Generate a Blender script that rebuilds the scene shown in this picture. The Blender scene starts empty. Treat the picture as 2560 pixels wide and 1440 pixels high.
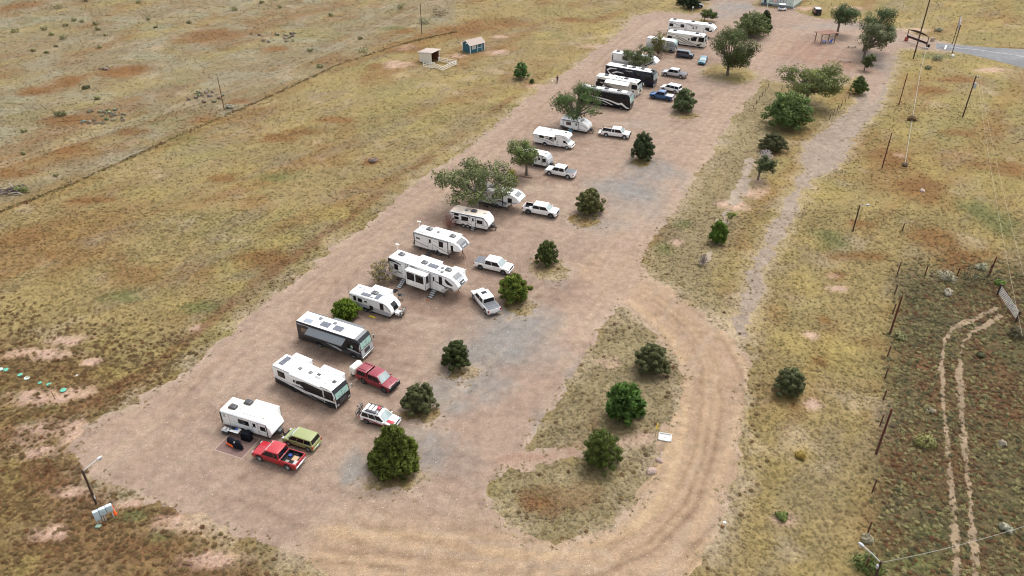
import bpy, bmesh, math, random
import numpy as np
from mathutils import Vector, Matrix

random.seed(7)
rng = np.random.default_rng(11)
R = math.radians
sc = bpy.context.scene
COL = sc.collection

# ---------------------------------------------------------------- camera
CAM_H, PITCH, FPX = 64.0, 33.7, 1991.0        # drone height (m), tilt below horizontal, focal length for a 2560 px wide frame
cam_d = bpy.data.cameras.new('camera')
cam_d.sensor_width = 36.0
cam_d.lens = 36.0 * FPX / 2560.0
cam_d.clip_start, cam_d.clip_end = 0.5, 9000.0
cam = bpy.data.objects.new('camera', cam_d)
cam.location = (0, 0, CAM_H)
cam.rotation_euler = (R(90 - PITCH), 0, 0)
COL.objects.link(cam)
sc.camera = cam

# ---------------------------------------------------------------- overcast sky, soft sun, exposure
SUN_EL, SUN_AZ = 62.0, 40.0                    # degrees; azimuth measured from +Y towards +X
world = bpy.data.worlds.new('World'); sc.world = world; world.use_nodes = True
wn, wl = world.node_tree.nodes, world.node_tree.links
wn.clear()
sky = wn.new('ShaderNodeTexSky'); sky.sky_type = 'NISHITA'; sky.sun_disc = False
sky.sun_elevation = R(SUN_EL); sky.sun_rotation = R(SUN_AZ)
sky.air_density = 1.2; sky.dust_density = 4.0; sky.ozone_density = 1.0
hs = wn.new('ShaderNodeHueSaturation'); hs.inputs['Saturation'].default_value = 0.22
bg = wn.new('ShaderNodeBackground'); bg.inputs['Strength'].default_value = 0.15
wo = wn.new('ShaderNodeOutputWorld')
wl.new(sky.outputs['Color'], hs.inputs['Color']); wl.new(hs.outputs['Color'], bg.inputs['Color']); wl.new(bg.outputs['Background'], wo.inputs['Surface'])
sun_d = bpy.data.lights.new('sun', 'SUN'); sun_d.energy = 0.95; sun_d.angle = R(26); sun_d.color = (1.0, 0.965, 0.91)
sun = bpy.data.objects.new('sun', sun_d); COL.objects.link(sun)
sd = Vector((math.sin(R(SUN_AZ)) * math.cos(R(SUN_EL)), math.cos(R(SUN_AZ)) * math.cos(R(SUN_EL)), math.sin(R(SUN_EL))))
sun.rotation_euler = sd.to_track_quat('Z', 'Y').to_euler()
sun.location = sd * 300
sc.view_settings.view_transform = 'Standard'; sc.view_settings.look = 'None'
sc.view_settings.gamma = 1.0; sc.view_settings.use_curve_mapping = False
sc.view_settings.exposure = 0.92
sc.render.engine = 'CYCLES'
sc.cycles.use_denoising = True
try: sc.cycles.denoiser = 'OPENIMAGEDENOISE'
except Exception: pass
sc.cycles.filter_width = 1.15
sc.cycles.max_bounces = 5; sc.cycles.diffuse_bounces = 3; sc.cycles.glossy_bounces = 2; sc.cycles.transparent_max_bounces = 6
sc.cycles.caustics_reflective = False; sc.cycles.caustics_refractive = False

# ---------------------------------------------------------------- survey helper: picture point -> point on the level ground
_t = R(PITCH); _F = np.array([0, math.cos(_t), -math.sin(_t)]); _U = np.array([0, math.sin(_t), math.cos(_t)])
def gp(px, py, z=0.0):
    d = _F + np.array([1.0, 0, 0]) * ((px - 1280) / FPX) - _U * ((py - 720) / FPX)
    s = (z - CAM_H) / d[2]
    return Vector((d[0] * s, d[1] * s, z))
def height_at(base, py):
    """height of an upright at ground point base whose top is seen at row py"""
    for i in range(2500):
        z = i * 0.01
        d = np.array([base[0], base[1], z - CAM_H]); zz = d @ _F
        if 720 - FPX * (d @ _U) / zz <= py: return max(z, .05)
    return 25.0

# ---------------------------------------------------------------- scene-graph helpers
def tag(o, label=None, cat=None, group=None, kind=None):
    if label: o['label'] = label
    if cat: o['category'] = cat
    if group: o['group'] = group
    if kind: o['kind'] = kind
    return o
def thing(name, label, cat, loc=(0, 0, 0), rz=0.0, group=None):
    o = bpy.data.objects.new(name, None); COL.objects.link(o)
    o.location = loc; o.rotation_euler = (0, 0, rz); o.empty_display_size = .3
    return tag(o, label, cat, group)

class MB:
    """collects faces for one mesh"""
    def __init__(s): s.v = []; s.f = []
    def add(s, vs, fs):
        n = len(s.v); s.v += [tuple(v) for v in vs]; s.f += [tuple(i + n for i in f) for f in fs]; return s
    def box(s, x0, x1, y0, y1, z0, z1):
        return s.add([(x0,y0,z0),(x1,y0,z0),(x1,y1,z0),(x0,y1,z0),(x0,y0,z1),(x1,y0,z1),(x1,y1,z1),(x0,y1,z1)],
                     [(0,3,2,1),(4,5,6,7),(0,1,5,4),(1,2,6,5),(2,3,7,6),(3,0,4,7)])
    def prism(s, prof, y0, y1):
        """profile [(x,z)] counter-clockwise seen from -y, extruded from y0 to y1"""
        n = len(prof)
        vs = [(x, y0, z) for x, z in prof] + [(x, y1, z) for x, z in prof]
        fs = [tuple(range(n)), tuple(range(2*n-1, n-1, -1))] + [(i+n, (i+1)%n+n, (i+1)%n, i) for i in range(n)]
        return s.add(vs, fs)
    def tube(s, pts, rad, n=6, caps=True):
        pts = [Vector(p) for p in pts]
        if not hasattr(rad, '__len__'): rad = [rad] * len(pts)
        base = len(s.v); a = None
        for i, p in enumerate(pts):
            d = (pts[min(i+1, len(pts)-1)] - pts[max(i-1, 0)]).normalized()
            if a is None: a = d.orthogonal().normalized()
            a = (a - d * a.dot(d)); a = a.normalized() if a.length > 1e-6 else d.orthogonal().normalized()
            b = d.cross(a)
            for k in range(n):
                t = 2*math.pi*k/n
                s.v.append(tuple(p + (a*math.cos(t) + b*math.sin(t)) * rad[i]))
        for i in range(len(pts)-1):
            for k in range(n):
                k2 = (k+1) % n
                s.f.append((base+i*n+k, base+i*n+k2, base+(i+1)*n+k2, base+(i+1)*n+k))
        if caps:
            s.f.append(tuple(base+k for k in range(n-1, -1, -1)))
            s.f.append(tuple(base+(len(pts)-1)*n+k for k in range(n)))
        return s
    def strip(s, chain, y0, y1, off=.012, th=.02):
        """a sheet laid along profile chain [(x,z)], raised off it"""
        n = len(chain); out = []
        for i in range(n):
            a = chain[max(i-1,0)]; b = chain[min(i+1,n-1)]
            dx, dz = b[0]-a[0], b[1]-a[1]; l = math.hypot(dx, dz) or 1
            out.append((dz/l, -dx/l))
        # choose outward normal so that it points to +x / +z
        m = out[n//2]
        sg = 1 if m[0] + m[1] > 0 else -1
        vs = []
        for (x, z), (nx, nz) in zip(chain, out):
            for o_ in (off, off - th):
                for y in (y0, y1): vs.append((x + sg*nx*o_, y, z + sg*nz*o_))
        fs = []
        for i in range(n-1):
            a, b = 4*i, 4*i+4
            fs += [(a, a+1, b+1, b), (a+2, b+2, b+3, a+3), (a, b, b+2, a+2), (a+1, a+3, b+3, b+1)]
        fs += [(0, 2, 3, 1), (4*n-4, 4*n-3, 4*n-1, 4*n-2)]
        return s.add(vs, fs)

def mesh_from(name, mb, mats, bevel=0.0, smooth=None, seg=2):
    me = bpy.data.meshes.new(name)
    me.from_pydata(mb.v, [], mb.f)
    bm = bmesh.new(); bm.from_mesh(me)
    bmesh.ops.recalc_face_normals(bm, faces=bm.faces)
    if bevel:
        ed = [e for e in bm.edges if len(e.link_faces) == 2 and e.calc_face_angle(0) > R(28)]
        bmesh.ops.bevel(bm, geom=ed, offset=bevel, segments=seg, affect='EDGES', profile=.5, clamp_overlap=True)
    bm.to_mesh(me); bm.free()
    for m in (mats if isinstance(mats, (list, tuple)) else [mats]): me.materials.append(m)
    if smooth or (smooth is None and bevel):
        me.polygons.foreach_set('use_smooth', [True]*len(me.polygons))
        me.set_sharp_from_angle(angle=R(smooth or 35))
    return me
def part(name, mb, mat, parent, bevel=0.0, label=None, smooth=None, seg=2):
    me = mb if isinstance(mb, bpy.types.Mesh) else mesh_from(name, mb, mat, bevel, smooth, seg)
    o = bpy.data.objects.new(name, me); COL.objects.link(o)
    if parent is not None: o.parent = parent
    if label: o['label'] = label
    return o

# ---------------------------------------------------------------- materials
MATS = {}
def mat(name, col, rough=.5, metal=0.0, spec=.5, var=.06, scale=3.0, bump=0.0, bscale=20.0, coat=0.0):
    if name in MATS: return MATS[name]
    m = bpy.data.materials.new(name); m.use_nodes = True; MATS[name] = m
    nt = m.node_tree; b = nt.nodes['Principled BSDF']
    b.inputs['Roughness'].default_value = rough; b.inputs['Metallic'].default_value = metal
    b.inputs['Specular IOR Level'].default_value = spec; b.inputs['Coat Weight'].default_value = coat
    tc = nt.nodes.new('ShaderNodeTexCoord')
    nz = nt.nodes.new('ShaderNodeTexNoise'); nz.inputs['Scale'].default_value = scale; nz.inputs['Detail'].default_value = 5
    rp = nt.nodes.new('ShaderNodeValToRGB')
    rp.color_ramp.elements[0].position = .3; rp.color_ramp.elements[1].position = .7
    rp.color_ramp.elements[0].color = (*[c*(1-var) for c in col], 1); rp.color_ramp.elements[1].color = (*[min(1, c*(1+var)) for c in col], 1)
    nt.links.new(tc.outputs['Object'], nz.inputs['Vector']); nt.links.new(nz.outputs['Fac'], rp.inputs['Fac']); nt.links.new(rp.outputs['Color'], b.inputs['Base Color'])
    if bump:
        n2 = nt.nodes.new('ShaderNodeTexNoise'); n2.inputs['Scale'].default_value = bscale; n2.inputs['Detail'].default_value = 4
        bp = nt.nodes.new('ShaderNodeBump'); bp.inputs['Strength'].default_value = bump; bp.inputs['Distance'].default_value = .05
        nt.links.new(tc.outputs['Object'], n2.inputs['Vector']); nt.links.new(n2.outputs['Fac'], bp.inputs['Height']); nt.links.new(bp.outputs['Normal'], b.inputs['Normal'])
    return m
M_WHITE = mat('rv_white', (.80,.80,.79), .35, var=.05, scale=.9, coat=.2)
M_ROOF = mat('rv_roof_white', (.77,.76,.74), .6, var=.10, scale=.9)
M_CREAM = mat('rv_roof_cream', (.68,.65,.56), .6, var=.10, scale=1.5)
M_TANROOF = mat('rv_roof_tan', (.55,.47,.40), .65, var=.08, scale=1.5)
M_IVORY = mat('rv_ivory', (.74,.71,.64), .35, var=.03, coat=.2)
M_SILVER = mat('rv_silver', (.40,.42,.45), .4, var=.05, coat=.1)
M_LGREY = mat('light_grey', (.42,.43,.44), .5)
M_GREY = mat('mid_grey', (.135,.139,.146), .5, var=.1)
M_DGREY = mat('dark_grey', (.045,.045,.050), .5, var=.12)
M_BLACK = mat('black_plastic', (.012,.012,.014), .6, var=.2, spec=.25)
M_RVBLACK = mat('rv_black_paint', (.009,.010,.013), .32, var=.1, spec=.35)
M_RVNAVY = mat('rv_navy_paint', (.007,.010,.024), .32, var=.1, spec=.35)
M_RVBROWN = mat('rv_charcoal_paint', (.026,.025,.027), .32, var=.1, spec=.35)
M_GLASS = mat('dark_glass', (.008,.009,.011), .10, var=.2, spec=.4)
M_WSHIELD = mat('windscreen_glass', (.30,.36,.36), .12, var=.25, scale=.8, spec=.7)
M_SHADE = mat('windscreen_sunshade', (.30,.47,.42), .3, var=.1, spec=.6)
M_TYRE = mat('tyre_rubber', (.02,.02,.021), .8)
M_RIM = mat('alloy_rim', (.62,.63,.64), .4, metal=.1)
M_RIMD = mat('dark_rim', (.04,.04,.042), .4, metal=.3)
M_CHROME = mat('chrome', (.42,.43,.44), .25, metal=.8)
M_SOLAR = mat('solar_panel', (.115,.125,.155), .4, var=.08, spec=.3)
M_SOLARL = mat('solar_panel_pale', (.26,.30,.36), .4, var=.08, spec=.3)
M_RED = mat('car_red', (.37,.010,.020), .3, coat=.6, var=.04)
M_MAROON = mat('car_crimson', (.215,.010,.024), .3, coat=.6, var=.04)
M_WCAR = mat('car_white', (.80,.80,.80), .3, coat=.5, var=.02)
M_GREENC = mat('car_lime', (.235,.260,.100), .3, coat=.6, var=.04)
M_BLUEC = mat('car_blue', (.008,.085,.235), .3, coat=.6, var=.05)
M_TEAL = mat('car_teal', (.012,.14,.21), .3, coat=.6, var=.05)
M_SILVC = mat('car_silver', (.50,.51,.53), .3, metal=.3, coat=.5, var=.03)
M_STEELB = mat('car_dark_slate', (.035,.055,.085), .3, coat=.6)
M_BLKC = mat('car_black', (.012,.013,.016), .3, coat=.6)
M_HEAD = mat('headlight_lens', (.34,.37,.39), .12, spec=.6)
M_TAIL = mat('tail_lens', (.42,.02,.02), .2)
M_TONN = mat('tonneau_vinyl', (.115,.122,.138), .6, var=.08)
M_RUST = mat('rusty_steel', (.10,.030,.018), .85, var=.35, scale=6, bump=.3)
M_POLE = mat('weathered_pole', (.055,.030,.020), .85, var=.3, scale=4, bump=.3)
M_WOODR = mat('treated_wood', (.22,.13,.085), .85, var=.25, scale=5, bump=.3)
M_WOODG = mat('grey_wood', (.30,.25,.21), .85, var=.25, scale=5, bump=.3)
M_WPAINT = mat('white_paint', (.80,.80,.78), .5, var=.05)
M_CONC = mat('concrete', (.52,.52,.50), .85, var=.1, scale=4, bump=.2)
M_ROCK = mat('rock', (.34,.25,.21), .9, var=.3, scale=6, bump=.6, bscale=8)
M_BARK = mat('bark', (.13,.10,.08), .9, var=.3, scale=8, bump=.5)
M_BARKG = mat('bark_grey', (.33,.29,.26), .9, var=.25, scale=8, bump=.5)
M_YELLOW = mat('sign_yellow', (.72,.50,.02), .4)
M_ORANGE = mat('marker_orange', (.80,.11,.012), .5)
M_CYAN = mat('lid_green', (.09,.36,.25), .5, var=.08)
M_GBOX = mat('utility_grey', (.46,.56,.60), .5, var=.04)
M_SHEDT = mat('shed_teal', (.014,.10,.14), .6, var=.1)
M_SHEDC = mat('shed_cream', (.68,.64,.55), .6, var=.05)
M_SHINGLE = mat('shingle_tan', (.36,.29,.25), .85, var=.15, scale=12)
M_MINT = mat('house_mint', (.60,.70,.63), .6, var=.04)
M_BLUECH = mat('chair_blue', (.015,.09,.42), .45)
M_SKIN = mat('skin', (.42,.24,.17), .6)
M_CLOTH_D = mat('cloth_dark', (.025,.022,.035), .9)
M_CLOTH_B = mat('cloth_blue', (.04,.07,.16), .9)
M_TEALF = mat('cloth_teal', (.10,.27,.40), .9)
M_HAIR = mat('hair_dark', (.02,.014,.01), .8)
M_DOG = mat('dog_fur', (.68,.60,.50), .9)
M_TARP = mat('tarp_white', (.70,.67,.60), .7, var=.08)
# ================================================================ GROUND
def vnoise(x, y, seed=0):
    """smooth value noise in 0..1, unit lattice"""
    xi = np.floor(x).astype(np.int64); yi = np.floor(y).astype(np.int64)
    fx = x - xi; fy = y - yi; fx = fx*fx*(3-2*fx); fy = fy*fy*(3-2*fy)
    def h(a, b):
        n = (a * 374761393 + b * 668265263 + seed * 1442695041) & 0xFFFFFFFF
        n = ((n ^ (n >> 13)) * 1274126177) & 0xFFFFFFFF
        return ((n ^ (n >> 16)) & 0xFFFF) / 65535.0
    return (h(xi,yi)*(1-fx)+h(xi+1,yi)*fx)*(1-fy) + (h(xi,yi+1)*(1-fx)+h(xi+1,yi+1)*fx)*fy
def fbm(x, y, scale, seed=0, oct=4):
    s = 0; a = 1.0; t = 0
    for o in range(oct):
        s = s + a * vnoise(x/scale*(2**o) + 17.3*o, y/scale*(2**o) - 9.1*o, seed+o); t += a; a *= .55
    return s / t
def sst(a, b, x):
    t = np.clip((x-a)/(b-a), 0, 1); return t*t*(3-2*t)
def W(pts): return np.array([gp(*p)[:2] for p in pts])
def seg_dist(x, y, poly, closed=False):
    d = np.full(x.shape, 1e9); n = len(poly)
    for i in range(n if closed else n-1):
        a = poly[i]; b = poly[(i+1) % n]; ab = b-a; L = ab@ab
        t = np.clip(((x-a[0])*ab[0]+(y-a[1])*ab[1])/max(L,1e-9), 0, 1)
        d = np.minimum(d, np.hypot(x-a[0]-t*ab[0], y-a[1]-t*ab[1]))
    return d
def inside(x, y, poly):
    c = np.zeros(x.shape, bool); n = len(poly)
    for i in range(n):
        (x1,y1),(x2,y2) = poly[i], poly[(i+1) % n]
        if y1 == y2: continue
        k = (y1 > y) != (y2 > y)
        c ^= k & (x < (x2-x1)*(y-y1)/(y2-y1)+x1)
    return c
def sdf(x, y, poly):
    d = seg_dist(x, y, poly, True); return np.where(inside(x, y, poly), -d, d)

LOT = W([(165,1128),(216,1071),(255,1050),(345,1007),(435,947),(530,870),(610,802),(735,702),(860,601),(923,557),(985,500),(1060,440),(1160,377),(1277,282),(1360,217),(1398,191),(1495,121),(1525,100),(1560,72),(1572,54),(1588,40),(1635,31),(1691,33),(1730,35),(1766,28),(1776,12),(1788,-14),(1880,-14),(1886,16),(1984,24),(2000,36),(2061,47),(2135,57),(2234,68),(2266,82),(2330,100),(2400,112),(2400,133),(2330,124),(2250,121),(2235,130),(2222,170),(2205,220),(2180,270),(2168,262),(2165,200),(2150,190),(2100,210),(2040,215),(1990,205),(1925,200),(1907,189),(1895,224),(1845,279),(1807,336),(1775,390),(1735,445),(1700,505),(1660,560),(1617,627),(1602,668),(1625,695),(1668,715),(1740,772),(1800,820),(1850,862),(1870,900),(1873,960),(1860,1040),(1852,1150),(1832,1250),(1792,1340),(1740,1404),(1680,1470),(1500,1520),(850,1520),(800,1425),(700,1378),(560,1318),(420,1275),(330,1240),(245,1190),(205,1160)])
ISLAND_N = W([(1548,765),(1600,800),(1650,850),(1690,900),(1706,950),(1703,1010),(1692,1050),(1655,1075),(1640,1130),(1520,1150),(1462,1132),(1440,1118),(1390,1114),(1325,1118),(1362,1050),(1400,990),(1440,930),(1470,880),(1510,818)])
ISLAND_S = W([(1290,1172),(1380,1162),(1435,1150),(1470,1130),(1560,1118),(1640,1100),(1652,1130),(1625,1190),(1590,1250),(1540,1298),(1470,1330),(1390,1350),(1330,1350),(1275,1312),(1238,1262),(1232,1222),(1255,1185)])
T_RINGS = [(1155,930,52,26),(1295,768,42,25),(1372,676,42,24),(1468,550,46,18),(985,1195,70,32),(1050,1040,48,18),(1707,288,34,9),(1822,184,75,24),(1603,408,26,9),(1760,52,26,5)]
PATHP = [((2202,140),3.4),((2192,215),2.3),((2170,266),2.3),((2120,315),3.1),((2085,346),3.5),((2066,370),4.0),((2052,411),3.1),((2022,440),1.5),((1992,484),1.0),((1970,530),1.0),((1948,571),1.1),((1925,610),1.1),((1904,640),1.2),((1885,700),1.3),((1868,760),1.2),((1850,830),1.4)]
FOOTP = [((1880,395),1.3),((1862,450),1.2),((1845,480),1.4),((1832,505),1.2),((1812,540),.9),((1795,610),.7),((1755,660),.6)]
TRACKL = W([(2490,770),(2430,800),(2385,818),(2362,850),(2354,905),(2358,1000),(2368,1100),(2380,1230),(2388,1330),(2394,1480)])
TRACKR = W([(2500,790),(2460,815),(2425,835),(2404,865),(2398,930),(2402,1000),(2410,1100),(2424,1230),(2432,1330),(2442,1480)])
DITCH = W([(-60,556),(0,530),(180,460),(380,370),(560,290),(700,230),(850,160),(1000,112),(1060,96),(1140,80)])
TWOTR = W([(-60,435),(0,415),(250,330),(560,232),(700,180),(900,90),(1024,30),(1100,0)])
LOOPC = W([(1560,690),(1650,755),(1740,830),(1790,920),(1795,1020),(1770,1140),(1720,1260),(1620,1360),(1480,1420),(1300,1445),(1100,1440),(900,1420)])
LANEC = W([(1430,870),(1560,660),(1640,540),(1720,420),(1790,310),(1850,220),(1905,140),(1960,85),(2060,62),(2250,100),(2400,122)])
BACKC = W([(300,1110),(460,980),(700,770),(900,610),(1100,455),(1280,320),(1400,225),(1540,120),(1610,55)])
ASPH = W([(2338,107),(2420,115),(2500,120),(2700,132),(2700,205),(2560,170),(2460,144),(2400,131),(2342,122)])

def polyw(x, y, items):
    """signed distance to a path of varying half width"""
    best = np.full(x.shape, 1e9)
    P = [gp(*p) for p,_ in items]; Wd = [w for _,w in items]
    for i in range(len(P)-1):
        a, b = np.array(P[i][:2]), np.array(P[i+1][:2]); ab = b-a; L = ab@ab
        t = np.clip(((x-a[0])*ab[0]+(y-a[1])*ab[1])/L, 0, 1)
        best = np.minimum(best, np.hypot(x-a[0]-t*ab[0], y-a[1]-t*ab[1]) - (Wd[i]*(1-t)+Wd[i+1]*t))
    return best
def ell(x, y, px, py, rx, ry, seed=3, soft=.55, rot=0.0):
    """soft noisy ellipse mask given by its place in the survey picture"""
    c = gp(px, py); ex = (gp(px+rx, py)-c).length; ey = (gp(px, max(py-ry,-60))-gp(px, py+ry)).length/2
    dx, dy = x-c[0], y-c[1]
    if rot: dx, dy = dx*math.cos(rot)+dy*math.sin(rot), -dx*math.sin(rot)+dy*math.cos(rot)
    d = np.hypot(dx/ex, dy/ey) + (fbm(x, y, max(1.2, min(ex,ey)*.8), seed, 3)-.5)*1.1
    return 1 - sst(1-soft, 1+soft*.4, d)
def f_lot(x, y):
    n1 = (fbm(x, y, 3.6, 5, 3)-.5)*2.2 + (fbm(x, y, 1.1, 9, 3)-.5)*1.9
    d = sdf(x, y, LOT) + n1
    for isl in (ISLAND_N, ISLAND_S): d = np.maximum(d, -(sdf(x, y, isl) + n1*.9))
    for (px, py, rx, ry) in T_RINGS:
        c = gp(px, py); ex = (gp(px+rx, py)-c).length; ey = (gp(px, py-ry)-gp(px, py+ry)).length/2
        d = np.maximum(d, -((np.hypot((x-c[0])/ex, (y-c[1])/ey)-1)*min(ex, ey) + n1*1.15))
    return d
def f_path(x, y): return polyw(x, y, PATHP) + (fbm(x, y, 2.0, 21, 4)-.5)*3.4 + sst(135,105,y)*.15
def f_foot(x, y): return polyw(x, y, FOOTP) + .45 + (fbm(x, y, 1.6, 25, 3)-.5)*2.6
def f_track(x, y): return np.minimum(seg_dist(x, y, TRACKL), seg_dist(x, y, TRACKR)) - .34 + (fbm(x, y, .30, 31, 2)-.5)*.55 + (fbm(x, y, 4.0, 33, 2)-.5)*.65
def f_asph(x, y): return sdf(x, y, ASPH) + (fbm(x, y, 2, 35, 2)-.5)*.5

A3 = lambda *c: np.array(c)
C_TAN, C_GREYT, C_YEL = A3(.190,.141,.062), A3(.158,.126,.074), A3(.222,.170,.058)
C_ORG, C_PINK, C_GRN, C_DARK = A3(.138,.064,.019), A3(.345,.232,.175), A3(.088,.098,.032), A3(.060,.050,.024)
C_PALE, C_SAGE, C_RBR = A3(.285,.222,.150), A3(.195,.182,.126), A3(.108,.052,.023)
ORANGE = [(300,180,65,18),(300,180,50,13),(340,172,30,8),(85,228,48,12),(90,228,40,9),(180,205,30,12),(170,205,45,20),(520,92,75,22),(690,122,32,9),(1160,78,120,20),(1010,118,80,16),(940,165,30,10),(1260,60,90,16),(665,650,80,34),(700,345,70,14),(560,445,45,14),(930,402,28,14),(60,15,70,10),(600,255,40,8),(170,300,80,12),(2290,470,70,45),(2340,600,70,40),(2400,655,70,28),(2235,400,60,28),(2110,640,60,14),(2190,640,40,12),(2150,560,40,14),(2400,330,50,14),(2500,420,70,20),(1990,70,40,8),(2400,200,60,12),(2330,225,50,12),(2090,690,30,14),(2060,800,18,10),(2050,905,22,14),(1985,1015,14,12),(1350,1260,50,26),(1010,75,40,8),(40,435,60,12),(230,500,70,10),(330,330,45,12),(760,330,60,10),(850,300,60,10),(180,375,60,14),(520,300,50,9),(1440,50,50,8)]
REDB = [(235,935,55,32),(130,1190,110,40),(60,1080,70,30),(230,1250,120,40),(330,1370,90,40),(120,1370,100,50),(480,1420,60,30),(2470,900,60,90),(2500,1010,50,60),(2330,990,40,40),(2520,760,30,40),(2300,900,30,40),(2480,720,60,20),(150,920,40,12),(420,1290,40,18),(250,1010,60,16)]
YELL = [(1290,240,95,26),(830,530,70,22),(1480,70,60,18),(700,600,60,22),(300,935,90,26),(440,880,80,24),(2060,480,70,30),(1960,640,50,26),(1880,800,24,40),(2020,700,60,40),(2480,450,80,40),(2300,180,60,20),(2450,170,90,20),(1140,390,70,18),(1240,310,60,16),(1790,360,24,26),(1400,180,50,12),(2010,1140,30,20),(1985,860,60,40),(2100,880,60,50),(40,1170,40,60),(60,1420,40,40),(580,720,60,20),(2330,420,50,30),(2260,330,40,30)]
PINK = [(100,995,120,22),(110,885,100,16),(170,850,50,14),(230,905,26,12),(150,1075,120,28),(110,1130,70,20),(500,820,26,9),(200,980,40,14),(470,1310,110,30),(520,1400,100,26),(130,1330,50,20),(170,1230,50,16),(330,1260,40,12),(990,160,44,12),(1010,118,30,8),(1140,140,26,6),(1180,105,26,8),(1250,92,24,5),(1240,130,40,8),(1480,115,40,7),(1340,215,40,6),(2030,1010,30,18),(1958,1300,34,20),(2030,840,20,10),(2090,720,24,10),(2085,690,20,8),(1690,603,22,10),(1900,460,24,12),(1880,480,40,14),(1830,510,40,16),(1520,905,34,16),(1600,1095,70,16),(1500,1115,60,14),(1560,1110,60,12),(2250,390,14,6),(2000,20,60,6),(2130,20,50,4),(2280,75,60,5),(2490,175,50,7)]
GREEN = [(70,1060,40,14),(120,1020,30,10),(60,990,30,12),(245,1065,34,14),(290,1035,40,12),(185,1045,20,8),(230,1205,26,18),(300,1240,40,12),(340,1290,50,18),(400,1340,40,20),(700,440,80,14),(880,700,1,1),(2500,130,70,5),(2400,110,60,3),(2330,140,50,6),(2280,1400,90,40),(2170,1410,60,30),(2320,1330,50,20),(450,345,50,8),(1180,400,40,12),(980,70,40,6),(2500,560,60,30),(2450,520,60,26),(2080,600,50,30),(1700,560,30,14),(1660,620,34,16),(500,770,50,16),(300,740,60,18)]
def gcol(x, y):
    n40, n12, n4, n15 = fbm(x,y,42,41), fbm(x,y,13,43), fbm(x,y,4.2,47), fbm(x,y,1.3,51,3)
    ns = fbm(x*.5+y*.12, y*1.4-x*.2, 5.0, 53)                   # low wind-combed streaks
    def mix(c, tgt, m): return c*(1-m[...,None]) + tgt*m[...,None]
    c = np.broadcast_to(C_TAN, x.shape+(3,)).copy()
    beyond = np.where(inside(x, y, np.vstack([DITCH, [[-60,900],[-2600,900],[-2600,100]]])), 1.0, 0.0)
    c = mix(c, C_GREYT, beyond*.75)
    right = sst(30, 62, x - (y-60)*.12)
    c = mix(c, C_YEL*.86, right*(.28+.25*n12))
    c = mix(c, C_GRN*1.6, sst(.5,.75,n12)*.22)
    c = mix(c, C_YEL, sst(.52,.78,fbm(x,y,9,61))*.45*(1-.5*beyond))
    c = mix(c, C_ORG*1.05, sst(.56,.78,fbm(x,y,11,67))*.50)
    c = mix(c, C_PALE, sst(.60,.80,fbm(x,y,5.5,71))*.45)
    h_ = R(52); xr, yr = x*math.cos(h_)+y*math.sin(h_), -x*math.sin(h_)+y*math.cos(h_)
    drift = fbm(xr*.22, yr, 9, 75, 4); c = mix(c, C_ORG*1.1, sst(.54,.72,drift)*.48); c = mix(c, C_YEL*1.12, sst(.55,.75,fbm(xr*.2,yr,6,77,3))*.30); c = mix(c, A3(.16,.125,.08), sst(.56,.74,fbm(xr*.3,yr,4,78,3))*.4)
    c = mix(c, C_SAGE, beyond*sst(.52,.72,fbm(x,y,7,73))*.5)
    # strip between the lane and the gravel path: dry greyish thatch
    for isl in (ISLAND_N, ISLAND_S): c = mix(c, A3(.175,.142,.080), sst(1.5,-1.5,sdf(x,y,isl))*.75)
    strip = sst(0, 5, polyw(x,y,[((1905,240),7),((1850,380),8),((1760,560),8),((1700,680),7),((1780,770),4)])*-1)
    c = mix(c, A3(.180,.144,.080), strip*.75)
    # darker scrub ground, bottom right
    scrub = sst(33.0, 37.0, x - (y-50)*.46)*sst(106, 96, y)
    c = mix(c, C_DARK*1.0, scrub*(.62+.38*n12)); c = mix(c, C_RBR*.9, scrub*sst(.5,.7,fbm(x,y,6,79))*.6)
    bl = sst(-22,-32, x + (y-48)*.35)*sst(78,70,y - (x+36)*-.3)
    c = mix(c, C_RBR*1.15, bl*(.25+.4*n4))
    for L,cc,k,sd_ in ((ORANGE,C_ORG,.78,81),(REDB,C_RBR,.70,83),(YELL,C_YEL,.60,85),(GREEN,C_GRN,.70,87),(PINK,C_PINK,.85,89)):
        for i,e in enumerate(L):
            c0 = gp(e[0],e[1]); rr = max((gp(e[0]+e[2],e[1])-c0).length, (gp(e[0],max(e[1]-e[3],-60))-gp(e[0],e[1]+e[3])).length/2)*1.7+1
            k_ = (np.abs(x-c0[0])<rr)&(np.abs(y-c0[1])<rr)
            if k_.any():
                m = ell(x[k_],y[k_],*e,seed=sd_+i,soft=.7)*k
                if L is PINK: m = m*(.55+.7*sst(.38,.62,fbm(x[k_],y[k_],1.1,95,3)))
                c[k_] = mix(c[k_], cc, np.clip(m,0,1))
    dd = seg_dist(x,y,DITCH)
    c = mix(c, C_RBR*.85, sst(.75,.15,dd)*sst(.38,.6,n4)*.75); c = mix(c, C_YEL*.9, sst(3.5,1.2,dd)*.3*sst(.4,.6,n12)); c = mix(c, C_ORG, sst(2.4,.6,np.abs(dd-1.8))*.35*sst(.45,.6,n12))
    d2 = seg_dist(x,y,TWOTR); c = mix(c, C_PALE*.8, (sst(.55,.2,np.abs(d2-.9)))*.5*beyond); c = mix(c, C_ORG, sst(2.2,.5,np.abs(d2-3))*.35*sst(.4,.6,n12))
    # worn verge round the lot
    dl = f_lot(x,y)
    c = mix(c, C_PALE*.9, sst(3.0,.2,dl)*sst(.36,.58,n4)*.75*(dl>-2)); c = mix(c, C_RBR*1.1, sst(6.0,4.2,dl)*sst(2.4,3.6,dl)*sst(.38,.60,n12)*.7*(x<10))
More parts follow.
